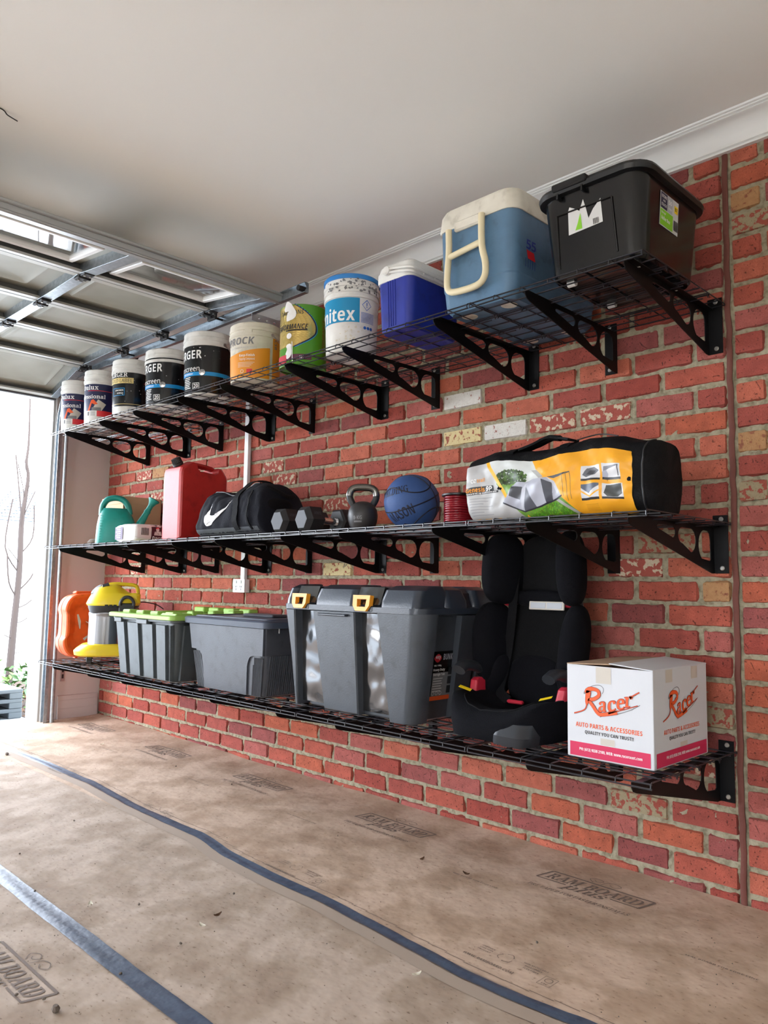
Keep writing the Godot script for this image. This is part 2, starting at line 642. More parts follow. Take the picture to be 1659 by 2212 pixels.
	# plastics and paints
	for a in [["white_plastic", rgb(236, 236, 232), 0.4], ["old_white", rgb(226, 220, 204), 0.5], ["navy", rgb(22, 30, 74), 0.32], ["red_print", rgb(222, 44, 52), 0.35], ["black_print", rgb(16, 17, 20), 0.2],
			["cyan_print", rgb(20, 146, 214), 0.35], ["gold_print", rgb(226, 202, 132), 0.35], ["blue_print", rgb(36, 96, 190), 0.35], ["orange_print", rgb(232, 150, 38), 0.45], ["ink_black", rgb(26, 26, 28), 0.5], ["ink_white", rgb(240, 240, 238), 0.45],
			["ink_grey", rgb(120, 120, 122), 0.55], ["ink_orange", rgb(228, 88, 34), 0.5], ["ink_deep_orange", rgb(150, 40, 26), 0.5], ["ink_red", rgb(206, 36, 50), 0.5], ["magenta_print", rgb(204, 40, 84), 0.5], ["teal_label", rgb(8, 140, 190), 0.4], ["lid_blue", rgb(48, 132, 206), 0.4],
			["cooler_blue", rgb(34, 52, 156), 0.42], ["cooler_white", rgb(228, 228, 224), 0.4], ["esky_blue", rgb(92, 128, 160), 0.42], ["esky_white", rgb(232, 228, 214), 0.45], ["cream_plastic", rgb(230, 218, 182), 0.45],
			["bin_black", rgb(14, 15, 18), 0.18], ["bin_rim", rgb(14, 15, 17), 0.38], ["lime_print", rgb(128, 196, 36), 0.45], ["navy_print", rgb(24, 28, 64), 0.45], ["yellow_print", rgb(250, 214, 30), 0.45], ["silver_print", rgb(176, 180, 186), 0.4],
			["teal", rgb(20, 150, 138), 0.4], ["rose_dark", rgb(70, 66, 62), 0.7], ["card", rgb(190, 160, 126), 0.85], ["jerry_red", rgb(186, 40, 38), 0.42], ["cap_black", rgb(34, 34, 36), 0.5],
			["hex_rubber", rgb(30, 31, 34), 0.55], ["hex_face", rgb(70, 72, 78), 0.6], ["kettle_vinyl", rgb(44, 42, 42), 0.42], ["ball_seam", rgb(14, 18, 40), 0.6], ["coil_red", rgb(130, 20, 32), 0.14], ["reel_black", rgb(18, 18, 20), 0.4],
			["case_orange", rgb(234, 98, 36), 0.42], ["vac_yellow", rgb(240, 210, 40), 0.36], ["vac_black", rgb(38, 38, 40), 0.4], ["tub_green", rgb(152, 192, 88), 0.45], ["tub_grey", rgb(74, 80, 82), 0.38], ["tub_slate", rgb(74, 77, 84), 0.4],
			["lid_slate", rgb(66, 74, 88), 0.42], ["trunk_grey", rgb(68, 73, 80), 0.36], ["trunk_lid", rgb(46, 52, 62), 0.3], ["latch_orange", rgb(244, 162, 40), 0.4], ["seat_cloth", rgb(14, 14, 18), 0.95], ["seat_mesh", rgb(20, 20, 21), 0.95],
			["seat_plastic", rgb(40, 42, 46), 0.35], ["seat_belt", rgb(20, 20, 22), 0.8], ["buckle_red", rgb(196, 40, 60), 0.4], ["box_white", rgb(204, 205, 208), 0.7], ["tape_clear", rgb(196, 188, 176), 0.35], ["card_inside", rgb(166, 138, 112), 0.85],
			["outlet_white", rgb(236, 236, 238), 0.35], ["slot_dark", rgb(40, 40, 44), 0.6], ["bark", rgb(74, 66, 62), 0.9], ["leaf_green", rgb(46, 80, 30), 0.6], ["leaf_light", rgb(84, 116, 46), 0.6], ["leaf_brown", rgb(96, 70, 50), 0.9], ["soil", rgb(56, 42, 34), 0.95],
			["block_grey", rgb(84, 92, 96), 0.6], ["fence_white", rgb(226, 232, 238), 0.5], ["roof_tile", rgb(140, 148, 158), 0.7], ["paving", rgb(150, 156, 160), 0.85], ["pier_white", rgb(240, 240, 238), 0.7], ["pebble", rgb(104, 92, 82), 0.9],
			["bag_paper", rgb(226, 222, 218), 0.6], ["bag_purple", rgb(70, 40, 84), 0.5], ["bag_maroon", rgb(62, 26, 38), 0.5], ["sticker", rgb(206, 206, 204), 0.5], ["can_green", rgb(74, 140, 24), 0.3], ["can_rose", rgb(196, 40, 62), 0.4], ["can_maroon", rgb(88, 30, 58), 0.4], ["paint_drip", rgb(238, 238, 236), 0.45], ["bag_black", rgb(20, 20, 22), 0.75], ["tent_cloth", rgb(18, 18, 20), 0.7], ["swoosh_white", rgb(236, 236, 236), 0.6], ["duffel_cloth", rgb(26, 27, 34), 0.8], ["duffel_base", rgb(72, 76, 82), 0.55]]:
		mat(a[0], a[1], a[2])
	for k in ["esky_blue", "jerry_red", "old_white", "case_orange", "trunk_grey", "tub_slate", "tub_grey", "esky_white", "white_plastic", "teal", "bin_black", "hex_rubber", "cooler_blue"]:
		M[k].albedo_texture = grime
		tri(M[k], 2.2)
	for k in ["tub_slate", "tub_grey", "trunk_grey", "trunk_lid", "hex_rubber", "hex_face", "esky_blue", "seat_plastic", "case_orange", "jerry_red"]:
		bump(tri(M[k], 2.2), grit, 0.03)
	for k in ["seat_cloth", "seat_mesh", "seat_belt", "duffel_cloth", "bag_black", "tent_cloth"]:
		var w := noise_tex(61, 0.09, 2)
		bump(tri(M[k], 9.0), w if k == "seat_cloth" else fine, 0.12)
		M[k].metallic_specular = 0.25
		if k == "duffel_cloth":
			M[k].rim_enabled = true
			M[k].rim = 0.15
			M[k].rim_tint = 0.6
	var gold := mat("can_gold", rgb(206, 180, 106), 0.25, 0.7)
	gold.albedo_texture = null
	var ball := mat("ball_blue", rgb(48, 80, 134), 0.62)
	bump(tri(ball, 14.0, false), noise_tex(71, 0.16, 1, 256, null, FastNoiseLite.TYPE_CELLULAR), 0.08)
	var film := mat("mirror_film", rgb(104, 104, 105), 0.13, 0.9)
	bump(tri(film, 0.9), noise_tex(73, 0.012, 3), 1.6)
	mat("bark_pale", rgb(58, 50, 48), 0.9)

# fired clay: colour and relief with a broad drift, grain, pits and hair cracks
func clay_images() -> Array:
	var size := 512
	var get := func(sd: int, f: float, oct: int, ridged: bool) -> PackedByteArray:
		var n := FastNoiseLite.new()
		n.seed = sd
		n.frequency = f
		n.fractal_octaves = oct
		if ridged:
			n.fractal_type = FastNoiseLite.FRACTAL_RIDGED
		var im := n.get_seamless_image(size, size)
		im.convert(Image.FORMAT_L8)
		return im.get_data()
	var broad: PackedByteArray = get.call(11, 0.014, 3, false)
	var grain: PackedByteArray = get.call(12, 0.16, 3, false)
	var crack: PackedByteArray = get.call(14, 0.011, 2, true)
	var pits: PackedByteArray = get.call(15, 0.07, 2, false)
	var col := PackedByteArray()
	var hgt := PackedByteArray()
	col.resize(size * size * 3)
	hgt.resize(size * size)
	for i in size * size:
		var b := broad[i] / 255.0
		var g := grain[i] / 255.0
		var c := clampf((crack[i] / 255.0 - 0.94) / 0.04, 0.0, 1.0) * clampf((b - 0.35) * 4.0, 0.0, 1.0)
		var p := clampf((0.2 - pits[i] / 255.0) / 0.06, 0.0, 1.0)
		var v := (0.84 + 0.16 * b) * (0.9 + 0.14 * g) * (1.0 - 0.5 * c) * (1.0 - 0.32 * p)
		col[i * 3] = int(clampf(v, 0, 1) * 255)
		col[i * 3 + 1] = int(clampf(v * (0.96 + 0.04 * g), 0, 1) * 255)
		col[i * 3 + 2] = int(clampf(v * (0.94 + 0.06 * g), 0, 1) * 255)
		hgt[i] = int(clampf(0.55 + 0.25 * (b - 0.5) + 0.3 * (g - 0.5) - 0.45 * c - 0.4 * p, 0, 1) * 255)
	return [ImageTexture.create_from_image(Image.create_from_data(size, size, false, Image.FORMAT_RGB8, col)), ImageTexture.create_from_image(Image.create_from_data(size, size, false, Image.FORMAT_L8, hgt))]

# ---------------------------------------------------------------- the room
func make_room() -> void:
	struct("floor", MB.new().box(Vector3(-5.98, -0.15, -0.12), Vector3(2.3, -0.004, 6.0)), M.concrete)
	struct("ceiling", MB.new().box(Vector3(-6.05, 2.7, -0.25), Vector3(2.4, 2.86, 6.1)), M.plaster)
	struct("wall_back", MB.new().box(Vector3(2.2, -0.1, -0.2), Vector3(2.36, 2.7, 6.0)), M.plaster)
	# opposite wall with an unseen window, added to brighten the near shelf end
	var wl := MB.new()
	wl.box(Vector3(-5.98, -0.1, 5.9), Vector3(-1.6, 2.7, 6.06))
	wl.box(Vector3(1.2, -0.1, 5.9), Vector3(2.3, 2.7, 6.06))
	wl.box(Vector3(-1.6, -0.1, 5.9), Vector3(1.2, 0.7, 6.06))
	wl.box(Vector3(-1.6, 2.25, 5.9), Vector3(1.2, 2.7, 6.06))
	struct("wall_left", wl, M.plaster)
	var wn := MB.new()
	for q_ in [[-1.6, -1.55], [-0.225, -0.175], [1.15, 1.2]]:
		wn.box(Vector3(q_[0], 0.7, 5.94), Vector3(q_[1], 2.25, 6.0), 0.004)
	wn.box(Vector3(-1.6, 0.7, 5.94), Vector3(1.2, 0.75, 6.0), 0.004)
	wn.box(Vector3(-1.6, 2.2, 5.94), Vector3(1.2, 2.25, 6.0), 0.004)
	var w1 := struct("added_window_1", wn, M.white_gloss)
	for x in [-1.55, -0.175]:
		part("pane", MB.new().box(Vector3(x, 0.75, 5.968), Vector3(x + 1.325, 2.2, 5.974)), M.pane_clear, w1)
	# the strip of wall between the bricks and the roller door, the far one, and the lintel over the opening
	var wf := MB.new()
	wf.box(Vector3(-5.98, -0.1, -0.1), Vector3(-5.78, 2.7, 0.385))
	wf.box(Vector3(-5.98, -0.1, 5.55), Vector3(-5.78, 2.7, 5.92))
	wf.box(Vector3(-5.98, 2.41, 0.38), Vector3(-5.86, 2.7, 5.57))
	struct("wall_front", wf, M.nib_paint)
	# skirting board with its mouldings
	var prof := PackedVector2Array([Vector2(0, 0), Vector2(0.02, 0), Vector2(0.02, 0.09), Vector2(0.016, 0.096), Vector2(0.016, 0.102), Vector2(0.019, 0.108), Vector2(0.017, 0.15), Vector2(0.012, 0.158), Vector2(0.014, 0.166), Vector2(0.008, 0.188), Vector2(0, 0.192)])
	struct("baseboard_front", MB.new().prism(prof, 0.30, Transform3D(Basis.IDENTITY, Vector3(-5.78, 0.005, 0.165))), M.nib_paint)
	# door frame: inner stop, outer strip and the white reveal of the pier outside
	var jb := MB.new()
	jb.box(Vector3(-5.86, -0.05, 0.385), Vector3(-5.785, 2.41, 0.43), 0.003)
	jb.box(Vector3(-5.89, -0.05, 0.428), Vector3(-5.80, 2.41, 0.446), 0.003)
	jb.box(Vector3(-5.92, 2.39, 0.42), Vector3(-5.83, 2.43, 5.55), 0.004)
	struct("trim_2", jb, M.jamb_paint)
	struct("trim_3", MB.new().box(Vector3(-6.02, -0.12, 0.2), Vector3(-5.885, 2.8, 0.446), 0.003), M.pier_white)
	# cove cornice along the brick wall
	var c := PackedVector2Array([Vector2(0.0, 2.6), Vector2(0.02, 2.6), Vector2(0.022, 2.606), Vector2(0.018, 2.609), Vector2(0.026, 2.612), Vector2(0.028, 2.618)])
	for i in 7:
		var a := float(i) / 6 * PI / 2
		c.append(Vector2(0.088 - 0.058 * cos(a), 2.622 + 0.058 * sin(a)))
	c.append_array(PackedVector2Array([Vector2(0.092, 2.682), Vector2(0.09, 2.686), Vector2(0.1, 2.688), Vector2(0.1, 2.692), Vector2(0.108, 2.694), Vector2(0.11, 2.7), Vector2(0.0, 2.7)]))
	var co := MB.new().prism(c, 8.0, Transform3D(Basis.IDENTITY, Vector3.ZERO))
	var turned := MB.new().add(co, Transform3D(Basis(Vector3(0, 0, 1), Vector3(0, 1, 0), Vector3(-1, 0, 0)), Vector3(-1.8, 0, 0)))
	struct("trim_1", turned, M.cornice, self, 25.0)

# ---------------------------------------------------------------- bricks
func brick_shape(l: float, h: float, sd: int) -> MB:
	var r := RandomNumberGenerator.new()
	r.seed = sd
	var b := MB.new()
	var base := PackedVector3Array()
	var top := PackedVector3Array()
	var pts := []
	for i in 8:
		pts.append(Vector2(lerpf(-l / 2 + 0.007, l / 2 - 0.007, i / 7.0), -h / 2))
	pts.append(Vector2(l / 2, -h / 2 + 0.008)); pts.append(Vector2(l / 2, h / 2 - 0.008))
	for i in 8:
		pts.append(Vector2(lerpf(l / 2 - 0.007, -l / 2 + 0.007, i / 7.0), h / 2))
	pts.append(Vector2(-l / 2, h / 2 - 0.008)); pts.append(Vector2(-l / 2, -h / 2 + 0.008))
	for p in pts:
		var j := Vector2(r.randf_range(-0.0028, 0.0028), r.randf_range(-0.0034, 0.0030))
		var o: Vector2 = p + j
		base.append(Vector3(o.x, o.y, -0.013))
		var k := Vector2(clampf(o.x, -l / 2 + 0.0055, l / 2 - 0.0055), clampf(o.y, -h / 2 + 0.005, h / 2 - 0.005))
		top.append(Vector3(k.x, k.y, 0.003 + r.randf_range(-0.0012, 0.0012)))
	b.loft([base, top], false, true)
	return b

func make_brick_wall() -> void:
	var wall := thing("wall_right", "", "")
	wall.remove_meta("label")
	wall.remove_meta("category")
	wall.set_meta("kind", "structure")
	part("backing", MB.new().box(Vector3(-5.9, -0.15, -0.2), Vector3(2.3, 2.7, -0.014)), M.mortar, wall)
	# mortar: a bed that swells and sinks between the bricks
	var n := FastNoiseLite.new()
	n.seed = 4
	n.frequency = 9.0
	n.fractal_octaves = 4
	var bed := func(u: float, v: float) -> Vector3:
		var x := lerpf(-5.78, -0.55, u)
		var y := lerpf(-0.02, 2.62, v)
		var d := n.get_noise_2d(x, y) * 0.012 + n.get_noise_2d(x * 4.0 + 40.0, y * 4.0) * 0.005
		return Vector3(x, y, -0.0048 + d)
	put("mortar", sheet(520, 260, bed), M.mortar, wall)
	part("mortar", MB.new().box(Vector3(-0.56, -0.05, -0.02), Vector3(2.25, 2.62, -0.006)), M.mortar, wall)
	# special bricks by place
	var special := [[-1.99, 1.721, "brick_white"], [-2.226, 1.72, "brick_cream"], [-2.233, 1.901, "brick_white"], [-3.05, 1.12, "brick_cream"], [-2.07, 1.032, "brick_white"], [-1.369, 1.128, "brick_fleck"], [-1.5, 1.735, "brick_fleck"],
		[-0.942, 2.409, "brick_tan"], [-0.955, 1.546, "brick_tan"], [-0.937, 2.336, "brick_smear"], [-1.323, 0.261, "brick_smear"], [-1.108, 0.614, "brick_smear"], [-0.956, 1.395, "brick_smear"], [-1.121, 1.03, "brick_tan"], [-3.689, 1.723, "brick_fleck"], [-3.5, 1.624, "brick_fleck"],
		[-1.074, 0.429, "brick_fleck"], [-1.735, 1.717, "brick_fleck"], [-3.192, 1.484, "brick_smear"], [-3.09, 1.478, "brick_fleck"], [-5.069, 1.605, "brick_fleck"], [-5.257, 1.805, "brick_fleck"], [-4.99, 1.848, "brick_tan"], [-1.18, 1.205, "brick_smear"], [-5.262, 1.083, "brick_fleck"], [-3.563, 1.575, "brick_smear"]]
	var tints := [0, 0, 0, 1, 1, 2, 2, 3, 4, 5, 5, 6, 6, 7, 7, 1]
	var variants := {}
	var cells := []
	for row in range(-1, 30):
		var y := 0.047 + (29 - row) * 0.086 - 0.043
		var half: bool = posmod(row, 2) == 1
		var from := [[JOINT_X - 0.009, -1.0, -5.775], [JOINT_X + 0.009, 1.0, 0.9]]
		for side in from:
			var x: float = side[0]
			var first := true
			while (x - side[2]) * side[1] < -0.02:
				var l := 0.115 if first and half else 0.24
				if not first and rng.randf() < 0.10:
					l = 0.24 + rng.randf_range(-0.035, 0.01)
				l = minf(l, absf(side[2] - x))
				first = false
				var cx: float = x + side[1] * l / 2
				cells.append([cx, y + rng.randf_range(-0.0015, 0.0015), l])
				x += side[1] * l
	# nearest first: those become parts, the rest one joined field
	var eye := Vector3(0, 1.046, 2.732)
	var mine := []
	for c in cells:
		if c[0] > -0.62:
			continue
		mine.append([eye.distance_to(Vector3(c[0], c[1], 0)), c])
	mine.sort_custom(func(a, b): return a[0] < b[0])
	var rest := {}
	var count := 0
	for e in mine:
		var c: Array = e[1]
		var kind := "brick_%d" % tints[rng.randi() % tints.size()]
		for s in special:
			if absf(s[0] - c[0]) < c[2] / 2 and absf(s[1] - c[1]) < 0.043:
				kind = s[2]
		var l: float = c[2] - 0.0115 - rng.randf() * 0.005
		var vi := rng.randi() % 6
		var tr := Transform3D(Basis.IDENTITY.rotated(Vector3.BACK, rng.randf_range(-0.006, 0.006)), Vector3(c[0], c[1], rng.randf_range(-0.001, 0.0025)))
		if count < 298:
			var key := "%d_%d" % [roundi(l * 200), vi]
			if not variants.has(key):
				variants[key] = brick_shape(roundi(l * 200) / 200.0, 0.0738, vi * 31 + roundi(l * 200)).mesh(50)
			var o := put("brick", variants[key], M[kind], wall)
			o.transform = tr
		else:
			if not rest.has(kind):
				rest[kind] = MB.new()
			rest[kind].add(brick_shape(l, 0.0738, vi), tr)
		count += 1
	var am := ArrayMesh.new()
	var mats := []
	for k in rest:
		am.add_surface_from_arrays(Mesh.PRIMITIVE_TRIANGLES, rest[k].mesh(50).surface_get_arrays(0))
		am.surface_set_material(am.get_surface_count() - 1, M[k])
	var field := MeshInstance3D.new()
	field.name = "brick_field"
	field.mesh = am
	field.set_meta("kind", "stuff")
	wall.add_child(field)
	# the sealed joint
	var path := []
	for i in 60:
		var y := 2.62 * i / 59.0
		path.append(Vector3(JOINT_X + n.get_noise_2d(5.0, y * 1.5) * 0.006, y, 0.0025 + n.get_noise_2d(9.0, y * 3.0) * 0.004))
	part("sealant_strip", MB.new().tube(path, 0.0105, 8, false, 0.55, Vector3.BACK), M.sealant, wall)

# ---------------------------------------------------------------- the open sectional door
func make_door() -> void:
	var door := Node3D.new()
	door.name = "door_1"
	door.set_meta("kind", "structure")
	add_child(door)
	var z0 := 0.47
	var bays := 7
	var pitch := 0.72
	var z1 := z0 + bays * pitch
	var ends := [[-3.075, 2.455], [-3.626, 2.522], [-4.143, 2.522], [-4.642, 2.525], [-5.184, 2.517], [-5.69, 2.372]]
	for s in 5:
		var a := Vector2(ends[s][0], ends[s][1])
		var b := Vector2(ends[s + 1][0], ends[s + 1][1])
		var l := a.distance_to(b) - 0.004
		var sec := Node3D.new()
		sec.name = "door_section"
		door.add_child(sec, true)
		sec.position = Vector3(a.x, a.y, 0)
		sec.rotation.z = atan2(a.y - b.y, a.x - b.x)
		# local: x from 0 (inner edge) to -l, y = 0 at the bottom of the rails, skin above
		var sk := MB.new()
		for k in bays:
			var za := z0 + k * pitch
			var zb := za + pitch
			if s == 0:
				sk.box(Vector3(-0.17, 0.046, za), Vector3(0, 0.052, zb))
				sk.box(Vector3(-l, 0.046, za), Vector3(-0.485, 0.052, zb))
				sk.box(Vector3(-0.485, 0.046, za), Vector3(-0.17, 0.052, za + 0.10))
				sk.box(Vector3(-0.485, 0.046, za + 0.61), Vector3(-0.17, 0.052, zb))
			else:
				sk.box(Vector3(-l, 0.046, za), Vector3(0, 0.052, zb))
				var zc := za + pitch / 2 + 0.005
				sk.loft([MB.rr(-l / 2, 0.0465, zc, 0.175, 0.255, 0.012, 1), MB.rr(-l / 2, 0.036, zc, 0.165, 0.245, 0.01, 1), MB.rr(-l / 2, 0.036, zc, 0.155, 0.235, 0.01, 1), MB.rr(-l / 2, 0.045, zc, 0.125, 0.205, 0.01, 1)].map(func(r): r.reverse(); return r), false, true)
		part("panel_skin", sk, M.door_skin, sec, 20)
		var zm := (z0 + z1) / 2
		for e in [0.0, -l]:
			var sg := -1.0 if e == 0.0 else 1.0
			if s == 0 and e == 0.0:
				var hd := MB.new().box(Vector3(-0.03, 0.034, z0 - 0.06), Vector3(0.012, 0.05, z1), 0.004)
				hd.box(Vector3(-0.014, 0.008, z0 - 0.06), Vector3(0.002, 0.036, z1))
				hd.box(Vector3(-0.03, -0.004, z0 - 0.06), Vector3(0.01, 0.01, z1), 0.004)
				hd.box(Vector3(-0.05, 0.0, z0 - 0.02), Vector3(-0.028, 0.006, z1), 0.002)
				part("top_rail", hd, M.rail_alloy, sec, 20)
				continue
			var r := MB.new()
			pass
			r.box(Vector3(minf(e, e + sg * 0.038), 0.0, z0), Vector3(maxf(e, e + sg * 0.038), 0.004, z1), 0.0012)
			r.box(Vector3(minf(e + sg * 0.034, e + sg * 0.038), 0.0, z0), Vector3(maxf(e + sg * 0.034, e + sg * 0.038), 0.012, z1))
			part("rail", r, M.door_rail, sec, 20)
			part("rail_web", MB.new().box(Vector3(minf(e, e + sg * 0.006), 0.0, z0), Vector3(maxf(e, e + sg * 0.006), 0.05, z1)), M.rail_web, sec, 20)
		for k in bays + 1:
			var w := 0.05 if k == 0 or k == bays else 0.062
			var zc := z0 + k * pitch + (w / 2 if k == 0 else (-w / 2 if k == bays else 0.0))
			var st := MB.new()
			st.box(Vector3(-l + 0.01, -0.002, zc - w / 2), Vector3(-0.01, 0.002, zc + w / 2), 0.0008)
			st.box(Vector3(-l + 0.01, 0.0, zc - w / 2), Vector3(-0.01, 0.046, zc - w / 2 + 0.003))
			st.box(Vector3(-l + 0.01, 0.0, zc + w / 2 - 0.003), Vector3(-0.01, 0.046, zc + w / 2))
			part("stile", st, M.galvanised, sec, 20)
			# hinge over the joint, on the side of the section nearer the opening
			if s > 0:
				var hg := MB.new()
				for e in [0.035, -0.035]:
					hg.box(Vector3(e - 0.027, -0.014, zc - 0.028), Vector3(e + 0.027, -0.002, zc + 0.028), 0.004)
				hg.tube([Vector3(0, -0.012, zc - 0.03), Vector3(0, -0.012, zc + 0.03)], 0.009)
				if k == 0:
					hg.box(Vector3(-0.03, -0.045, zc - 0.03), Vector3(0.05, -0.004, zc - 0.012), 0.005)
					hg.tube([Vector3(0.02, -0.03, zc), Vector3(0.02, -0.03, zc - 0.10)], 0.006)
					hg.tube([Vector3(0.02, -0.03, zc - 0.085), Vector3(0.02, -0.03, zc - 0.104)], 0.02, 14)
				part("hinge", hg, M.cap_black, sec)
				var bolts := MB.new()
				for e in [0.035, -0.035]:
					for f in [-0.014, 0.014]:
						bolts.lathe([[0.006, -0.019], [0.006, -0.013]], 6, Vector3(e, 0, zc + f))
				part("bolt", bolts, M.screw, sec)
		if s == 0:
			for k in bays:
				var za := z0 + k * pitch + 0.10
				var wf := MB.new()
				wf.box(Vector3(-0.50, 0.026, za - 0.016), Vector3(-0.474, 0.05, za + 0.526), 0.004)
				wf.box(Vector3(-0.182, 0.026, za - 0.016), Vector3(-0.156, 0.05, za + 0.526), 0.004)
				wf.box(Vector3(-0.49, 0.026, za - 0.016), Vector3(-0.17, 0.05, za + 0.012), 0.004)
				wf.box(Vector3(-0.49, 0.026, za + 0.498), Vector3(-0.17, 0.05, za + 0.526), 0.004)
				part("window_frame", wf, M.white_gloss, sec)
				part("pane", MB.new().box(Vector3(-0.485, 0.04, za), Vector3(-0.17, 0.044, za + 0.51)), M.pane, sec)
		if s == 4:
			part("bottom_seal", MB.new().box(Vector3(-l - 0.03, -0.006, z0), Vector3(-l - 0.001, 0.045, z1), 0.008), M.seal_rubber, sec)
	# tracks: channel along the ceiling, bend, upright by the jamb
	var tr := thing("door_track", "galvanised steel roller track running under the ceiling and down beside the garage opening", "door track", Vector3.ZERO)
	var ch := PackedVector2Array([Vector2(-0.012, -0.026), Vector2(0.012, -0.026), Vector2(0.014, -0.02), Vector2(0.014, 0.02), Vector2(0.012, 0.026), Vector2(-0.012, 0.026), Vector2(-0.012, 0.022), Vector2(0.009, 0.022), Vector2(0.009, -0.022), Vector2(-0.012, -0.022)])
	var path := [Vector3(-2.862, 2.478, 0), Vector3(-3.6, 2.48, 0), Vector3(-4.1, 2.486, 0), Vector3(-4.6, 2.5, 0), Vector3(-5.0, 2.518, 0), Vector3(-5.25, 2.52, 0)]
	for i in 7:
		var a := float(i) / 6 * PI / 2
		path.append(Vector3(-5.40 - 0.33 * sin(a), 2.515 - 0.33 * (1 - cos(a)), 0))
	path.append(Vector3(-5.732, 1.2, 0)); path.append(Vector3(-5.736, 0.02, 0))
	var rings := []
	for i in path.size():
		var d: Vector3 = (path[mini(i + 1, path.size() - 1)] - path[maxi(i - 1, 0)]).normalized()
		var up := Vector3(-d.y, d.x, 0)
		var ring := PackedVector3Array()
		for p in ch:
			ring.append(path[i] + Vector3(0, 0, 0.424 - p.x) - up * p.y)
		rings.append(ring)
	part("track", MB.new().loft(rings), M.galvanised, tr, 20)
	part("end_stop", MB.new().tube([Vector3(-2.885, 2.474, 0.412), Vector3(-2.885, 2.474, 0.458)], 0.014, 10), M.cap_black, tr)
	var br := MB.new()
	var holes := []
	for i in 7:
		holes.append(MB_circle2(Vector2(0.045 + i * 0.05, 0.0), 0.006))
	var strip := PackedVector2Array([Vector2(0, -0.02), Vector2(0.36, -0.02), Vector2(0.36, 0.02), Vector2(0, 0.02)])
	br.prism(strip, 0.003, Transform3D(Basis(Vector3(0, 0, -1), Vector3(0, 1, 0), Vector3(1, 0, 0)), Vector3(-3.29, 2.432, 0.44)), holes)
	br.prism(strip, 0.003, Transform3D(Basis(Vector3(0, 0, -1), Vector3(-1, 0, 0), Vector3(0, 1, 0)), Vector3(-3.308, 2.451, 0.44)), holes)
	part("angle_bracket", br, M.steel_plain, tr, 15)
	var rod := thing("steel_tube", "round galvanised tube standing upright in front of the door track, rising from the floor", "tube", Vector3(-5.69, 0, 0.384))
	part("pipe", MB.new().tube([Vector3(0, 0.0, 0), Vector3(0, 2.16, 0)], 0.014, 14), M.galvanised, rod)
	var lk := thing("latch_plate", "small steel lock strike plate on the pale wall beside the door track near the floor", "latch", Vector3(-5.778, 0.30, 0.30))
	part("plate", MB.new().box(Vector3(-0.002, 0, -0.03), Vector3(0.004, 0.12, 0.0), 0.001), M.steel_plain, lk)
	part("slot", MB.new().box(Vector3(0.003, 0.02, -0.022), Vector3(0.006, 0.05, -0.008)).box(Vector3(0.003, 0.065, -0.022), Vector3(0.006, 0.1, -0.008)), M.slot_dark, lk)

func MB_circle2(c: Vector2, r: float, n := 14) -> PackedVector2Array:
	var out := PackedVector2Array()
	for i in n:
		out.append(c + Vector2(r, 0).rotated(TAU * i / n))
	return out

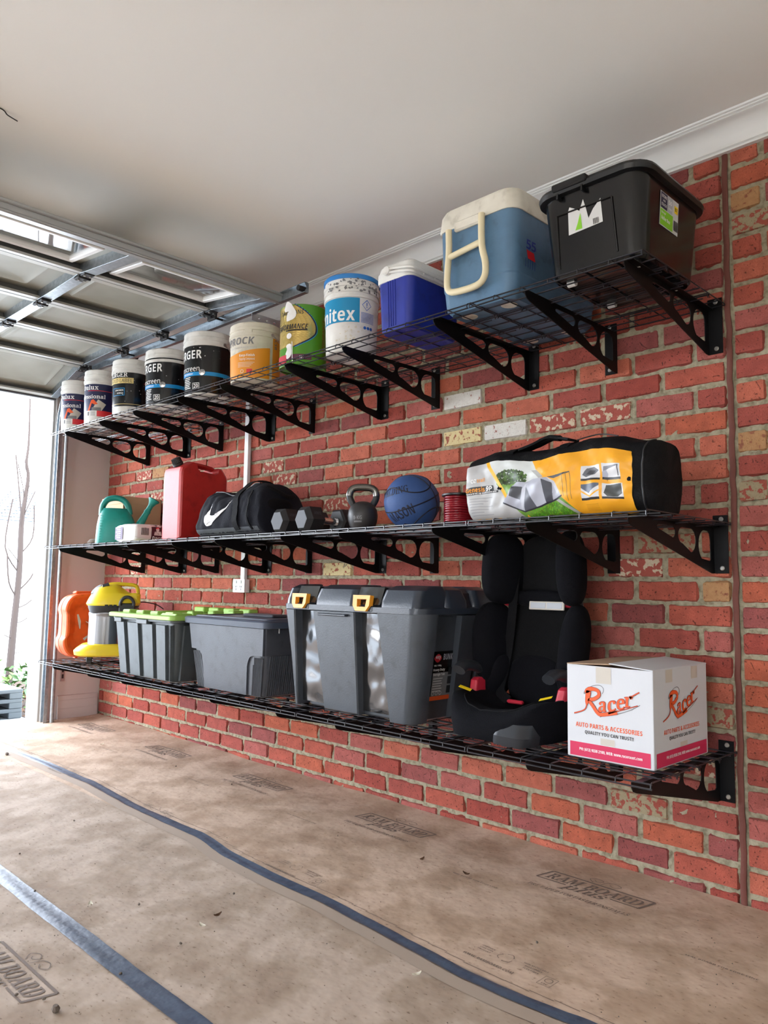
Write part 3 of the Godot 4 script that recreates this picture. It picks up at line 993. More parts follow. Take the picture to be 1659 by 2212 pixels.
# ---------------------------------------------------------------- what shows through the opening
func make_outside() -> void:
	var g := MB.new().box(Vector3(-40, -0.3, -30), Vector3(-6.2, -0.12, 30))
	struct("ground", g, M.soil)
	var pv := thing("paving", "pale bluish paved driveway outside the garage opening", "paving", Vector3(0, 0, 0))
	for i in 5:
		for k in 10:
			part("paving_slab", MB.new().box(Vector3(-6.79 - i * 0.6, -0.12, 0.30 + k * 0.6), Vector3(-6.2 - i * 0.6, -0.045, 0.89 + k * 0.6), 0.004), M.paving, pv)
	part("threshold", MB.new().box(Vector3(-6.195, -0.13, 0.47), Vector3(-5.98, -0.03, 6.3), 0.004), M.paving, pv)
	part("driveway", MB.new().box(Vector3(-16, -0.14, 0.9), Vector3(-10.4, -0.05, 12)), M.paving, pv)
	part("driveway", MB.new().box(Vector3(-10.4, -0.14, 6.32), Vector3(-6.2, -0.05, 12)), M.paving, pv)
	# white fence of upright sheets, with a capping rail
	var f := thing("boundary_fence", "white sheet fence with capping rail behind the bare young tree outside", "fence", Vector3(-9.4, -0.12, 0))
	for i in 12:
		var z := -3.6 + i * 0.75
		part("fence_panel", MB.new().box(Vector3(-0.02, 0, z), Vector3(0.02, 1.75, z + 0.735), 0.004), M.fence_white, f)
		part("fence_post", MB.new().box(Vector3(-0.005, 0, z - 0.03), Vector3(0.045, 1.82, z + 0.022), 0.004), M.fence_white, f)
	part("capping_rail", MB.new().box(Vector3(-0.04, 1.75, -3.65), Vector3(0.05, 1.81, 5.4), 0.006), M.fence_white, f)
	# neighbour's tiled roof far behind the fence
	var nb := thing("neighbour_house", "grey tiled roof of the house beyond the white fence", "house", Vector3(-16, 0, -4.6))
	part("wall", MB.new().box(Vector3(-5, -0.1, -4), Vector3(-0.4, 2.2, 4.2)), M.pier_white, nb)
	part("roof", MB.new().loft([PackedVector3Array([Vector3(0, 2.1, 4.6), Vector3(0, 2.1, -4.4), Vector3(-5.4, 2.1, -4.4), Vector3(-5.4, 2.1, 4.6)]), PackedVector3Array([Vector3(-1.9, 3.0, 1.2), Vector3(-1.9, 3.0, -2.6), Vector3(-3.4, 3.0, -2.6), Vector3(-3.4, 3.0, 1.2)])]), M.roof_tile, nb, 10)
	var tl := MB.new()
	for i in 11:
		for k in 40:
			var t := (i + 0.5) / 11.0
			var z := lerpf(-4.4, 4.6, (k + 0.5 * (i % 2)) / 40.0)
			if z > lerpf(4.5, 1.2, t) or z < lerpf(-4.4, -2.6, t):
				continue
			var p := Vector3(lerpf(0, -1.9, t), lerpf(2.1, 3.0, t) + 0.02, z)
			tl.box(p - Vector3(0.09, 0.03, 0.1), p + Vector3(0.09, 0.03, 0.1), 0.012)
	var tp := part("roof_tiles", tl, M.roof_tile, nb)
	tp.set_meta("kind", "stuff")
	# the young bare tree by the opening
	var tree := thing("young_tree", "slender bare young tree growing in the garden bed just outside the opening", "tree", Vector3(-8.2, -0.1, -0.2))
	var trunk := smooth_path([Vector3(0, 0, 0.0), Vector3(0, 0.64, -0.02), Vector3(0, 1.2, -0.045), Vector3(0, 1.71, -0.04), Vector3(0, 1.95, -0.06), Vector3(0, 2.2, -0.08), Vector3(0, 2.34, -0.055), Vector3(0, 2.53, -0.065), Vector3(0, 2.82, -0.06), Vector3(0, 3.1, -0.05)], 4)
	var tb := MB.new()
	for i in trunk.size() - 1:
		var r := lerpf(0.042, 0.006, pow(float(i) / trunk.size(), 0.75))
		var r2 := lerpf(0.042, 0.006, pow(float(i + 1) / trunk.size(), 0.75))
		tb.loft([MB.circ(trunk[i].x, trunk[i].y, trunk[i].z, r, 8), MB.circ(trunk[i + 1].x, trunk[i + 1].y, trunk[i + 1].z, r2, 8)], i == 0, i == trunk.size() - 2)
	part("trunk", tb, M.bark_pale, tree)
	var br := [[0.95, 0.10, 0.45, 0.14, 0.012], [1.2, 0.16, 0.75, 0.12, 0.011], [1.5, 0.03, 0.9, 0.12, 0.01], [1.02, -0.14, 0.6, -0.13, 0.010], [1.4, -0.10, 0.5, -0.09, 0.009], [1.75, -0.02, 0.3, -0.09, 0.007], [1.95, 0.03, 0.36, 0.1, 0.007], [0.7, -0.05, 0.06, -0.10, 0.006], [0.55, 0.06, 0.04, 0.12, 0.006], [0.4, -0.04, 0.03, -0.08, 0.005], [2.2, 0.02, 0.24, 0.05, 0.004], [2.0, -0.03, 0.25, -0.06, 0.005], [1.3, 0.05, 0.15, 0.14, 0.006], [0.85, -0.08, 0.12, -0.16, 0.007]]
	for b in br:
		var y: float = b[0]
		var zz := -0.03 - y * 0.012
		var pts := smooth_path([Vector3(0, y, zz), Vector3(0.03, y + b[2] * 0.35, zz + b[1]), Vector3(0.05, y + b[2], zz + b[3])], 4)
		part("branch", MB.new().tube(pts, b[4] * 0.7, 6), M.bark_pale, tree)
	# another, thinner one further back
	var t2 := thing("bare_sapling", "thin bare sapling further back, against the white fence", "tree", Vector3(-9.0, -0.1, 0.05))
	part("trunk", MB.new().tube(smooth_path([Vector3(0, 0, 0), Vector3(0, 1.2, 0.05), Vector3(0, 2.6, 0.1)], 4), 0.012, 6), M.bark, t2)
	for b in [[1.2, 0.3, 0.5], [1.5, -0.3, 0.5], [1.8, 0.22, 0.4], [2.0, -0.2, 0.4], [2.3, 0.12, 0.3]]:
		part("branch", MB.new().tube([Vector3(0, b[0], 0.05), Vector3(0, b[0] + b[2] * 0.5, 0.05 + b[1] * 0.5), Vector3(0, b[0] + b[2], 0.05 + b[1])], 0.005, 5), M.bark, t2)
	# leafy bed
	var bed := thing("garden_plants", "low green leafy plants at the foot of the bare tree outside", "plants", Vector3(-7.4, -0.12, -0.05))
	bed.set_meta("kind", "stuff")
	for pair in [["foliage", M.leaf_green, 420, 0.34], ["foliage", M.leaf_light, 130, 0.4], ["leaf_litter", M.leaf_brown, 160, 0.08]]:
		var lf := MB.new()
		for i in pair[2]:
			var x := rng.randf_range(-0.6, 0.8)
			var z := rng.randf_range(-0.55, 0.24)
			var hgt: float = pair[3] * rng.randf() * clampf(1.1 - absf(x) * 0.5, 0.2, 1.0)
			var bs := Basis.from_euler(Vector3(rng.randf_range(-0.9, 0.9), rng.randf() * TAU, rng.randf_range(-0.9, 0.9)))
			var s := rng.randf_range(0.018, 0.042)
			var o := Vector3(x, 0.02 + hgt, z)
			var a := [bs * Vector3(-s * 1.4, 0, 0), bs * Vector3(-s * 0.2, s * 0.2, s * 0.6), bs * Vector3(s * 1.4, 0, 0), bs * Vector3(-s * 0.2, s * 0.2, -s * 0.6)]
			lf.t(o + a[0], o + a[1], o + a[2])
			lf.t(o + a[0], o + a[2], o + a[3])
		part(pair[0], lf, pair[1], bed, 0).set_meta("kind", "stuff")
	# grey moulded blocks stacked beside the opening
	for k in 3:
		var bk := thing("moulded_block", ["lowest grey moulded block of the stack outside by the door pier", "middle grey moulded block of the stack outside by the door pier", "topmost grey moulded block of the stack outside by the door pier"][k], "block", Vector3(-6.72, -0.0435 + k * 0.0755, 0.52), 0.0, "stacked grey blocks outside")
		var b := MB.new()
		b.box(Vector3(-0.3, 0.045, -0.2), Vector3(0.3, 0.074, 0.5), 0.004)
		for z in [-0.2, 0.1, 0.4]:
			b.box(Vector3(-0.3, 0.0, z), Vector3(0.3, 0.046, z + 0.1), 0.004)
		part("block_body", b, M.block_grey, bk)

# ---------------------------------------------------------------- wire shelves
func make_shelves() -> void:
	var bx := [-5.13, -4.622, -4.187, -3.69, -3.278, -2.753, -2.365, -1.86, -1.453, -1.095]
	# one bracket: web with three holes, folded lip, wall plate, screws
	var prof := PackedVector2Array([Vector2(0.004, -0.172), Vector2(0.03, -0.172), Vector2(0.60, -0.0445), Vector2(0.617, -0.038), Vector2(0.626, -0.026), Vector2(0.6275, -0.009), Vector2(0.004, -0.009)])
	var slot := PackedVector2Array()
	for i in 9:
		var a := -PI / 2 + PI * i / 8
		slot.append(Vector2(0.43, -0.0335) + Vector2(cos(a) * 0.012, sin(a) * 0.007))
	for i in 9:
		var a := PI / 2 + PI * i / 8
		slot.append(Vector2(0.332, -0.045) + Vector2(cos(a) * 0.022, sin(a) * 0.0185))
	var oval := PackedVector2Array()
	for i in 9:
		var a := -PI / 2 + PI * i / 8
		oval.append(Vector2(0.262, -0.0525) + Vector2(cos(a) * 0.031, sin(a) * 0.0265))
	for i in 9:
		var a := PI / 2 + PI * i / 8
		oval.append(Vector2(0.196, -0.066) + Vector2(cos(a) * 0.042, sin(a) * 0.04))
	var dee := PackedVector2Array([Vector2(0.038, -0.125), Vector2(0.046, -0.13)])
	for i in 12:
		var a := -1.05 + (PI * 0.5 + 1.05) * i / 11
		dee.append(Vector2(0.09, -0.078) + Vector2(cos(a) * 0.048, sin(a) * 0.052))
	dee.append_array(PackedVector2Array([Vector2(0.06, -0.027), Vector2(0.045, -0.036), Vector2(0.038, -0.06)]))
	# outline lies in (z, y); turn it so that its x runs along the scene's z and its thickness along x
	var turn := Transform3D(Basis(Vector3(0, 0, 1), Vector3(0, 1, 0), Vector3(-1, 0, 0)), Vector3.ZERO)
	var heights := [TOP, MID, LOW]
	var names := ["top black wire shelf under the ceiling, carrying paint buckets and coolers", "middle black wire shelf at eye height, carrying a duffel bag and tent", "lowest black wire shelf, carrying storage tubs and a child seat"]
	var webs := {}
	var plates := {}
	var screws := {}
	for sg in [-1.0, 1.0]:
		var w := MB.new().prism(prof, 0.003, turn, [slot, oval, dee])
		w.box(Vector3(minf(0, sg * 0.022), -0.0115, 0.01), Vector3(maxf(0, sg * 0.022), -0.009, 0.61))
		w.box(Vector3(minf(0, sg * 0.012), -0.168, 0.006), Vector3(maxf(0, sg * 0.012), -0.012, 0.009))
		webs[sg] = w.mesh(30)
		var p := MB.new().box(Vector3(minf(-0.002, sg * 0.05), -0.172, 0.0045), Vector3(maxf(0.002, sg * 0.05), 0.03, 0.0085), 0.0015)
		plates[sg] = p.mesh(30)
		var sc := MB.new()
		for y in [0.016, -0.154]:
			sc.add(MB.new().lathe([[0.0075, 0.0], [0.0085, 0.002], [0.0062, 0.005]], 10), Transform3D(Basis(Vector3.RIGHT, PI / 2), Vector3(sg * 0.028, y, 0.0085)))
		screws[sg] = sc.mesh(30)
	# one panel of wire
	var ends := [SHELF_L, -4.433, -3.518, -2.603, -1.688, SHELF_R]
	var decks := {}
	for s in 3:
		var sh := thing("wall_shelf", names[s], "wire shelf", Vector3(0, heights[s], 0), 0.0, "black wire wall shelves")
		for i in bx.size():
			var sg := -1.0 if i % 2 == 0 else 1.0
			var b := put("bracket", webs[sg], M.black_steel, sh)
			b.position = Vector3(bx[i], 0, 0)
			put("wall_plate", plates[sg], M.black_steel, b)
			put("screw", screws[sg], M.screw, b)
		for i in 5:
			var l: float = ends[i + 1] - ends[i] - 0.006
			var key := roundi(l * 1000)
			if not decks.has(key):
				decks[key] = deck(l)
			var d := put("wire_deck", decks[key], M.wire_black, sh)
			d.position = Vector3(ends[i] + 0.003, 0, 0)

func deck(l: float) -> ArrayMesh:
	var b := MB.new()
	var n := roundi(l / 0.1015)
	for i in n + 1:
		var x := clampf(l * i / n, 0.0025, l - 0.0025)
		b.tube([Vector3(x, 0.0, 0.014), Vector3(x, 0.0, 0.628), Vector3(x, -0.004, 0.6345), Vector3(x, -0.016, 0.635)], 0.0021, 5)
	for z in [0.016, 0.075, 0.15, 0.165, 0.23, 0.305, 0.32, 0.385, 0.46, 0.475, 0.55, 0.632]:
		b.tube([Vector3(0, -0.0045, z), Vector3(l, -0.0045, z)], 0.0026, 5)
	b.tube([Vector3(0, -0.018, 0.632), Vector3(l, -0.018, 0.632)], 0.0028, 5)
	for z in [0.1575, 0.3125, 0.4675]:
		b.tube([Vector3(0.02, -0.016, z), Vector3(l - 0.02, -0.016, z)], 0.0024, 5)
		for i in n + 1:
			var x := clampf(l * i / n, 0.003, l - 0.003)
			b.tube([Vector3(x, -0.0045, z - 0.0075), Vector3(x, -0.016, z), Vector3(x, -0.0045, z + 0.0075)], 0.0018, 4)
	return b.mesh(45)

# ---------------------------------------------------------------- paper on the floor, tape, litter
func floor_y(x: float, z: float) -> float:
	var n: FastNoiseLite = M.floor_noise
	var w := n.get_noise_2d(x * 1.0, z * 1.0) * 0.007 + n.get_noise_2d(x * 3.1 + 9, z * 3.1) * 0.0022
	var far := clampf((-x - 1.5) / 4.0, 0.0, 1.0)
	var curl := clampf(1.0 - z / 0.16, 0.0, 1.0)
	return 0.004 + w * (0.35 + 0.9 * far) + 0.022 * far * far * clampf(1.2 - z, 0.0, 1.0) + curl * curl * (0.006 + 0.012 * (0.5 + n.get_noise_2d(x * 0.8, 77.0)))

func make_floor_cover() -> void:
	var n := FastNoiseLite.new()
	n.seed = 15
	n.frequency = 1.3
	n.fractal_octaves = 3
	M["floor_noise"] = n
	var tape1 := [[-6.1, 0.93], [-5.14, 0.92], [-4.55, 0.885], [-3.95, 0.885], [-3.43, 0.915], [-2.97, 0.923], [-2.86, 0.92], [-2.56, 0.965], [-2.26, 0.977], [-2.02, 0.972], [-1.78, 0.988], [-1.58, 1.004], [-1.385, 1.021], [-1.24, 1.018], [-1.11, 1.006], [-1.03, 0.995], [-0.5, 0.99], [2.19, 0.99]]
	var labels := ["brown floor protection paper lying along the brick wall, printed logos in a row", "brown floor protection paper between the two tape strips", "brown floor protection paper nearest the camera, its printed logo at lower left"]
	var zs := [[0.004, 0.99], [0.95, 1.675], [1.655, 5.88]]
	for i in 3:
		var sh := thing("floor_paper", labels[i], "floor paper", Vector3.ZERO, 0.0, "sheets of floor paper")
		var za: float = zs[i][0]
		var zb: float = zs[i][1]
		var lift: float = [0.0012, 0.0, 0.0006][i]
		var f := func(u: float, v: float) -> Vector3:
			var x := lerpf(-5.97, 2.19, u)
			var z := lerpf(zb, za, v)
			if x < -5.77:
				z = maxf(z, 0.395)
			return Vector3(x, floor_y(x, z) + lift, z)
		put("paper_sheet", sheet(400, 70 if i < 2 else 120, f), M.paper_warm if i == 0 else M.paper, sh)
		if i == 0:
			var mk := MB.new()
			var on := func(p: Vector2, o: Vector2) -> Vector3: return Vector3(o.x + p.x, floor_y(o.x + p.x, o.y - p.y) + 0.0022, o.y - p.y)
			for cx in [-5.3, -4.33, -3.37, -2.41, -1.448, -0.5]:
				floor_logo(mk, on, Vector2(cx, 0.232))
			for cx in [-4.9, -4.3, -3.33, -2.3, -1.36]:
				floor_marks(mk, on, Vector2(cx, 0.86))
			# printed line along the tape
			for k in 90:
				var x := lerpf(-5.8, 0.6, k / 90.0)
				lay(mk, moved(rect(-0.037, -0.0012, 0.037, 0.0012), Vector2.ZERO), on.bind(Vector2(x, tape_z(tape1, x) - 0.052)))
			for cx in [-4.6, -3.6, -2.75, -1.78, -0.92]:
				lay(mk, text("SEAL BOARD FOR EDGE LINE", "sansbold", 0.008, 0.2), on.bind(Vector2(cx, 0.47)))
			part("printing", mk, M.ink, sh, 0)
		elif i == 1:
			var gs := MB.new()
			for k in 120:
				var xa := lerpf(-5.5, 1.2, k / 120.0)
				var xb := lerpf(-5.5, 1.2, (k + 1) / 120.0)
				var a := tape_z(tape1, xa) + 0.024
				var c := tape_z(tape1, xb) + 0.024
				gs.q(Vector3(xa, floor_y(xa, a + 0.05) + 0.002, a + 0.05), Vector3(xb, floor_y(xb, c + 0.05) + 0.002, c + 0.05), Vector3(xb, floor_y(xb, c) + 0.002, c), Vector3(xa, floor_y(xa, a) + 0.002, a))
			part("glue_strip", gs, M.glue_strip, sh)
		else:
			var mk := MB.new()
			var on := func(p: Vector2, o: Vector2) -> Vector3: return Vector3(o.x + p.x, floor_y(o.x + p.x, o.y - p.y) + 0.0022, o.y - p.y)
			floor_logo(mk, on, Vector2(-2.235, 1.885), false)
			floor_logo(mk, on, Vector2(-3.2, 1.885), false)
			part("printing", mk, M.ink, sh, 0)
	var strips := [["dark blue-grey tape strip wavering along the floor, the one nearer the shelves", tape1, 0.046], ["blue-grey tape strip running straight across the lower left floor", [[-5.9, 1.655], [-3.05, 1.662], [-2.6, 1.666], [-1.9, 1.668], [-1.2, 1.664], [1.5, 1.66]], 0.062]]
	for s in strips:
		var t := thing("tape_strip", s[0], "tape", Vector3.ZERO)
		var path: Array = s[1]
		var w: float = s[2]
		var f := func(u: float, v: float) -> Vector3:
			var x := lerpf(-5.9, 1.5, u)
			var z: float = tape_z(path, x) + lerpf(w / 2, -w / 2, v) + n.get_noise_2d(x * 6.0, v * 4.0) * 0.002
			return Vector3(x, floor_y(x, z) + 0.0035 + 0.0012 * sin(v * 9.0 + x * 3.0), z)
		put("tape", sheet(260, 4, f), M.tape, t)
	# litter
	var spots := [[160, 1777, 0], [195, 1962, 1], [912, 1863, 1], [42, 1850, 0], [120, 2190, 2], [35, 2155, 0], [900, 2115, 1], [1160, 2042, 0], [1007, 1894, 1], [505, 1936, 0], [437, 2008, 1], [380, 1660, 0], [500, 1700, 0], [300, 1960, 0], [260, 2110, 0], [75, 1930, 0], [95, 2165, 0], [470, 1985, 1], [390, 2045, 0], [15, 1635, 2], [220, 1615, 1]]
	var pb := 0
	var gi := 0
	var grit_labels := ["dark gum nut on the paper near the far end of the first tape", "small dark pebble on the paper at the left edge, between the tapes", "brown crumb on the paper just left of the printed logo, bottom left", "dark crumb on the paper at the bottom edge, right of the logo", "dark speck of grit on the paper right of the middle, below the first tape", "dark speck on the paper just above the far part of the first tape", "small pebble on the paper above the first tape, under the green-lidded tub", "pebble on the paper beside the straight tape, halfway down its length", "dark crumb resting beside the straight tape near the bottom edge", "dark chip on the straight tape strip near the left edge", "small brown pebble on the printed logo at bottom left", "small dark crumb on the paper between straight tape and lower middle", "small pebble, spare"]
	var lf := 0
	for s in spots:
		var g := floor_at(s[0], s[1])
		if s[2] == 1:
			var leaf := thing("leaf_scrap", ["curled pale leaf scrap on the paper below the first tape strip", "dry leaf scrap lying on the paper in front of the child seat", "pale torn leaf scrap beside the tape strip at the bottom", "dry leaf scrap on the paper near the wall, below the trunk", "small brown leaf scrap on the middle of the paper", "small tan leaf scrap left of the middle of the paper", "thin dry leaf standing on the paper in the far corner"][lf], "leaf", g, rng.randf() * TAU, "leaf scraps on the floor")
			lf += 1
			var f := func(u: float, v: float) -> Vector3: return Vector3((u - 0.5) * 0.03 * sin(PI * clampf(v, 0.04, 0.96)) * 0.5, 0.002 + 0.006 * pow(absf(v - 0.5) * 2, 2) + 0.004 * pow(absf(u - 0.5) * 2, 2), (0.5 - v) * 0.03)
			put("blade", sheet(4, 8, f), M.old_white if lf % 2 else M.leaf_brown, leaf)
		else:
			var r: float = [0.005, 0.0, 0.013][s[2]]
			var pe := thing("pebble", grit_labels[gi] if s[2] == 0 else ["grey stone chip lying on the paper at the bottom left", "flat dark chip lying on the paper beside the far end of the tape"][pb % 2], "pebble", g, rng.randf() * TAU, "grit pebbles on the paper" if s[2] == 0 else "")
			if s[2] == 0:
				gi += 1
			if s[2] == 2:
				pb += 1
			var st := MB.new()
			st.loft([MB.sup(0, 0, 0, r * 0.8, r * 0.6, 2.0, 8), MB.sup(r * 0.1, r * 0.5, 0, r * 1.1, r * 0.8, 2.2, 8), MB.sup(-r * 0.1, r * 1.0, r * 0.1, r * 0.6, r * 0.45, 2.0, 8)])
			part("stone", st, M.pebble, pe, 20)
	var gr := MB.new()
	for i in 700:
		var x := rng.randf_range(-5.6, -0.4)
		var z := rng.randf_range(0.15, 2.6)
		var r := rng.randf_range(0.0008, 0.0026)
		if absf(z - tape_z(tape1, x)) < 0.04 or absf(z - 1.663) < 0.04:
			continue
		var c := Vector3(x, floor_y(x, z) + 0.002, z)
		var a := rng.randf() * TAU
		gr.loft([MB.sup(c.x, c.y, c.z, r, r * 0.7, 2, 5), MB.sup(c.x, c.y + r * 0.8, c.z, r * 0.5, r * 0.5, 2, 5)], false)
	var grit := part("grit", gr, M.pebble, self, 20)
	tag(grit, "scattered dark grit and bark crumbs over the brown floor paper", "grit")
	grit.set_meta("kind", "stuff")

func tape_z(path: Array, x: float) -> float:
	for i in path.size() - 1:
		if x <= path[i + 1][0]:
			var t: float = clampf((x - path[i][0]) / (path[i + 1][0] - path[i][0]), 0, 1)
			return lerpf(path[i][1], path[i + 1][1], t * t * (3 - 2 * t) * 0.5 + t * 0.5)
	return path[path.size() - 1][1]

# the floor point that stands at that place of the photograph
func floor_at(px: float, py: float) -> Vector3:
	var b := Basis(Vector3.UP, 0.78513) * Basis(Vector3.RIGHT, 0.09275) * Basis(Vector3.BACK, 0.01426)
	var d := b * Vector3((px - 829.5) / 1674.95, -(py - 1106.0) / 1674.95, -1.0)
	var p := Vector3(0, 1.046, 2.732) + d * (-1.046 / d.y)
	p.y = floor_y(p.x, p.z) + 0.0025
	return p

func floor_logo(b: MB, on: Callable, o: Vector2, tagline := true) -> void:
	lay(b, text("RAM BOARD", "serifbold", 0.052, 0.355, 0.2), on.bind(o))
	# slanted frame, broken for the script word below
	var fr := [Vector2(-0.205, -0.04), Vector2(-0.185, 0.042), Vector2(0.205, 0.042), Vector2(0.185, -0.04)]
	lay(b, stroke([fr[1] + Vector2(0, 0.0), fr[2]], [0.0085]), on.bind(o))
	lay(b, stroke([fr[0], fr[1]], [0.0095]), on.bind(o))
	lay(b, stroke([fr[2], fr[3]], [0.0095]), on.bind(o))
	lay(b, stroke([fr[0], Vector2(-0.085, -0.04)], [0.0065]), on.bind(o))
	lay(b, stroke([Vector2(0.085, -0.04), fr[3]], [0.0065]), on.bind(o))
	lay(b, text("plus", "serifbold", 0.064, 0.15, 0.45), on.bind(o + Vector2(-0.005, 0.052)))
	# curling horns
	lay(b, stroke(smooth_path([Vector2(-0.03, 0.05), Vector2(-0.055, 0.075), Vector2(-0.03, 0.092), Vector2(-0.005, 0.08), Vector2(-0.02, 0.064), Vector2(-0.035, 0.072)], 5), [0.0028]), on.bind(o))
	lay(b, stroke(smooth_path([Vector2(0.0, 0.05), Vector2(0.01, 0.08), Vector2(0.04, 0.09), Vector2(0.065, 0.075), Vector2(0.045, 0.058), Vector2(0.025, 0.068)], 5), [0.0028]), on.bind(o))
	if tagline:
		lay(b, text("PRE TAPED FOR FASTER INSTALLS", "serifbold", 0.018, 0.38, 0.25), on.bind(o + Vector2(0.0, 0.112)))

func floor_marks(b: MB, on: Callable, o: Vector2) -> void:
	lay(b, text("WWW.RAMBOARD.COM", "sansbold", 0.012, 0.17, 0.15), on.bind(o + Vector2(-0.02, 0.06)))
	for k in 3:
		var a := TAU * k / 3 + 0.5
		lay(b, stroke(smooth_path([Vector2(0.022, 0).rotated(a), Vector2(0.026, 0).rotated(a + 0.8), Vector2(0.022, 0).rotated(a + 1.5)], 4), [0.006, 0.002]), on.bind(o))
	for k in 3:
		lay(b, text(["100% RECYCLABLE", "BREATHABLE", "FLEX-FIBER"][k], "sansbold", 0.007, [0.08, 0.055, 0.05][k]), on.bind(o + Vector2(0.09, -0.014 + k * 0.013)))
		lay(b, text(["ONE THICK", "LAYER PAPER", "PRODUCT"][k], "sansbold", 0.006, 0.045), on.bind(o + Vector2(-0.07, -0.014 + k * 0.012)))
	lay(b, frame(-0.02, -0.025, 0.02, 0.025, 0.0015), on.bind(o + Vector2(0.155, 0.03)))
	lay(b, ring2(Vector2(0, 0.006), 0.012, 0.002), on.bind(o + Vector2(0.155, 0.03)))
	lay(b, text("FSC", "sansbold", 0.007, 0.02), on.bind(o + Vector2(0.155, 0.045)))

# ---------------------------------------------------------------- paint buckets and coolers on the top shelf
# a bucket standing on its base; returns the thing and a map from label places (angle, height) to its skin
func bucket(label: String, at: Vector3, rt: float, rb: float, h: float, body: Material, lid: Material, lid_h: float, group := "") -> Node3D:
	var o := thing("paint_bucket", label, "bucket", at, 0.0, group)
	var b := MB.new()
	b.lathe([[rb - 0.008, 0.0], [rb - 0.001, 0.003], [rb, 0.012], [lerpf(rb, rt, 0.93), h * 0.93], [lerpf(rb, rt, 0.95), h - 0.006]], 48)
	for y in [h - lid_h - 0.012]:
		var r := lerpf(rb, rt, y / h)
		b.lathe([[r, y - 0.016], [r + 0.005, y - 0.014], [r + 0.005, y + 0.0], [r, y + 0.002]], 48, Vector3.ZERO, false, false)
	part("body", b, body, o, 30)
	part("lid", MB.new().lathe([[rt - 0.004, h - lid_h], [rt + 0.002, h - lid_h + 0.003], [rt + 0.002, h - lid_h * 0.62], [rt - 0.003, h - lid_h * 0.55], [rt, h - 0.012], [rt - 0.003, h - 0.004], [rt - 0.010, h], [rt - 0.022, h - 0.001], [rt - 0.026, h - 0.008]], 48), lid, o, 30)
	return o

func skin(rt: float, rb: float, h: float, lift := 0.0009) -> Callable:
	return func(p: Vector2, o: Vector2) -> Vector3:
		var y := o.y + p.y
		var r: float = lerpf(rb, rt, y / h) + lift
		var th := o.x + p.x / r
		return Vector3(r * sin(th), y, r * cos(th))

func to_eye(at: Vector3) -> float:
	return atan2(-at.x, 2.732 - at.z)

# where on a round skin a mark appears that share of the half-width right of the middle
func seen(at: Vector3, share: float) -> float:
	return to_eye(at) + asin(clampf(share, -1, 1))

func words(o: Node3D, called: String, m: Material, sk: Callable, th: float, y: float, tris: PackedVector2Array) -> MeshInstance3D:
	return part(called, lay(MB.new(), tris, sk.bind(Vector2(th, y))), m, o, 0)

# lettering that ends at angle th
func ending(tris: PackedVector2Array, r: float) -> PackedVector2Array:
	var hi := -1e9
	for p in tris:
		hi = maxf(hi, p.x)
	return moved(tris, Vector2(-hi, 0))

func bail(o: Node3D, rt: float, y: float, th: float, drop: float, m: Material) -> void:
	var pts := []
	for i in 17:
		var a := PI * i / 16
		var out := sin(a)
		var c := cos(a)
		var s := Vector3(cos(th) * c, 0, -sin(th) * c) * (rt + 0.007) + Vector3(sin(th), 0, cos(th)) * (rt + 0.009) * out
		pts.append(s + Vector3(0, y - drop * out, 0))
	var hw := part("wire_handle", MB.new().tube(pts, 0.0022, 6), m, o)
	var ear := MB.new()
	for sg in [-1.0, 1.0]:
		var p := Vector3(cos(th) * sg, 0, -sin(th) * sg) * rt
		ear.tube([p * 0.98 + Vector3(0, y, 0), p * 1.06 + Vector3(0, y, 0)], 0.009, 10)
	part("handle_ear", ear, m, hw)

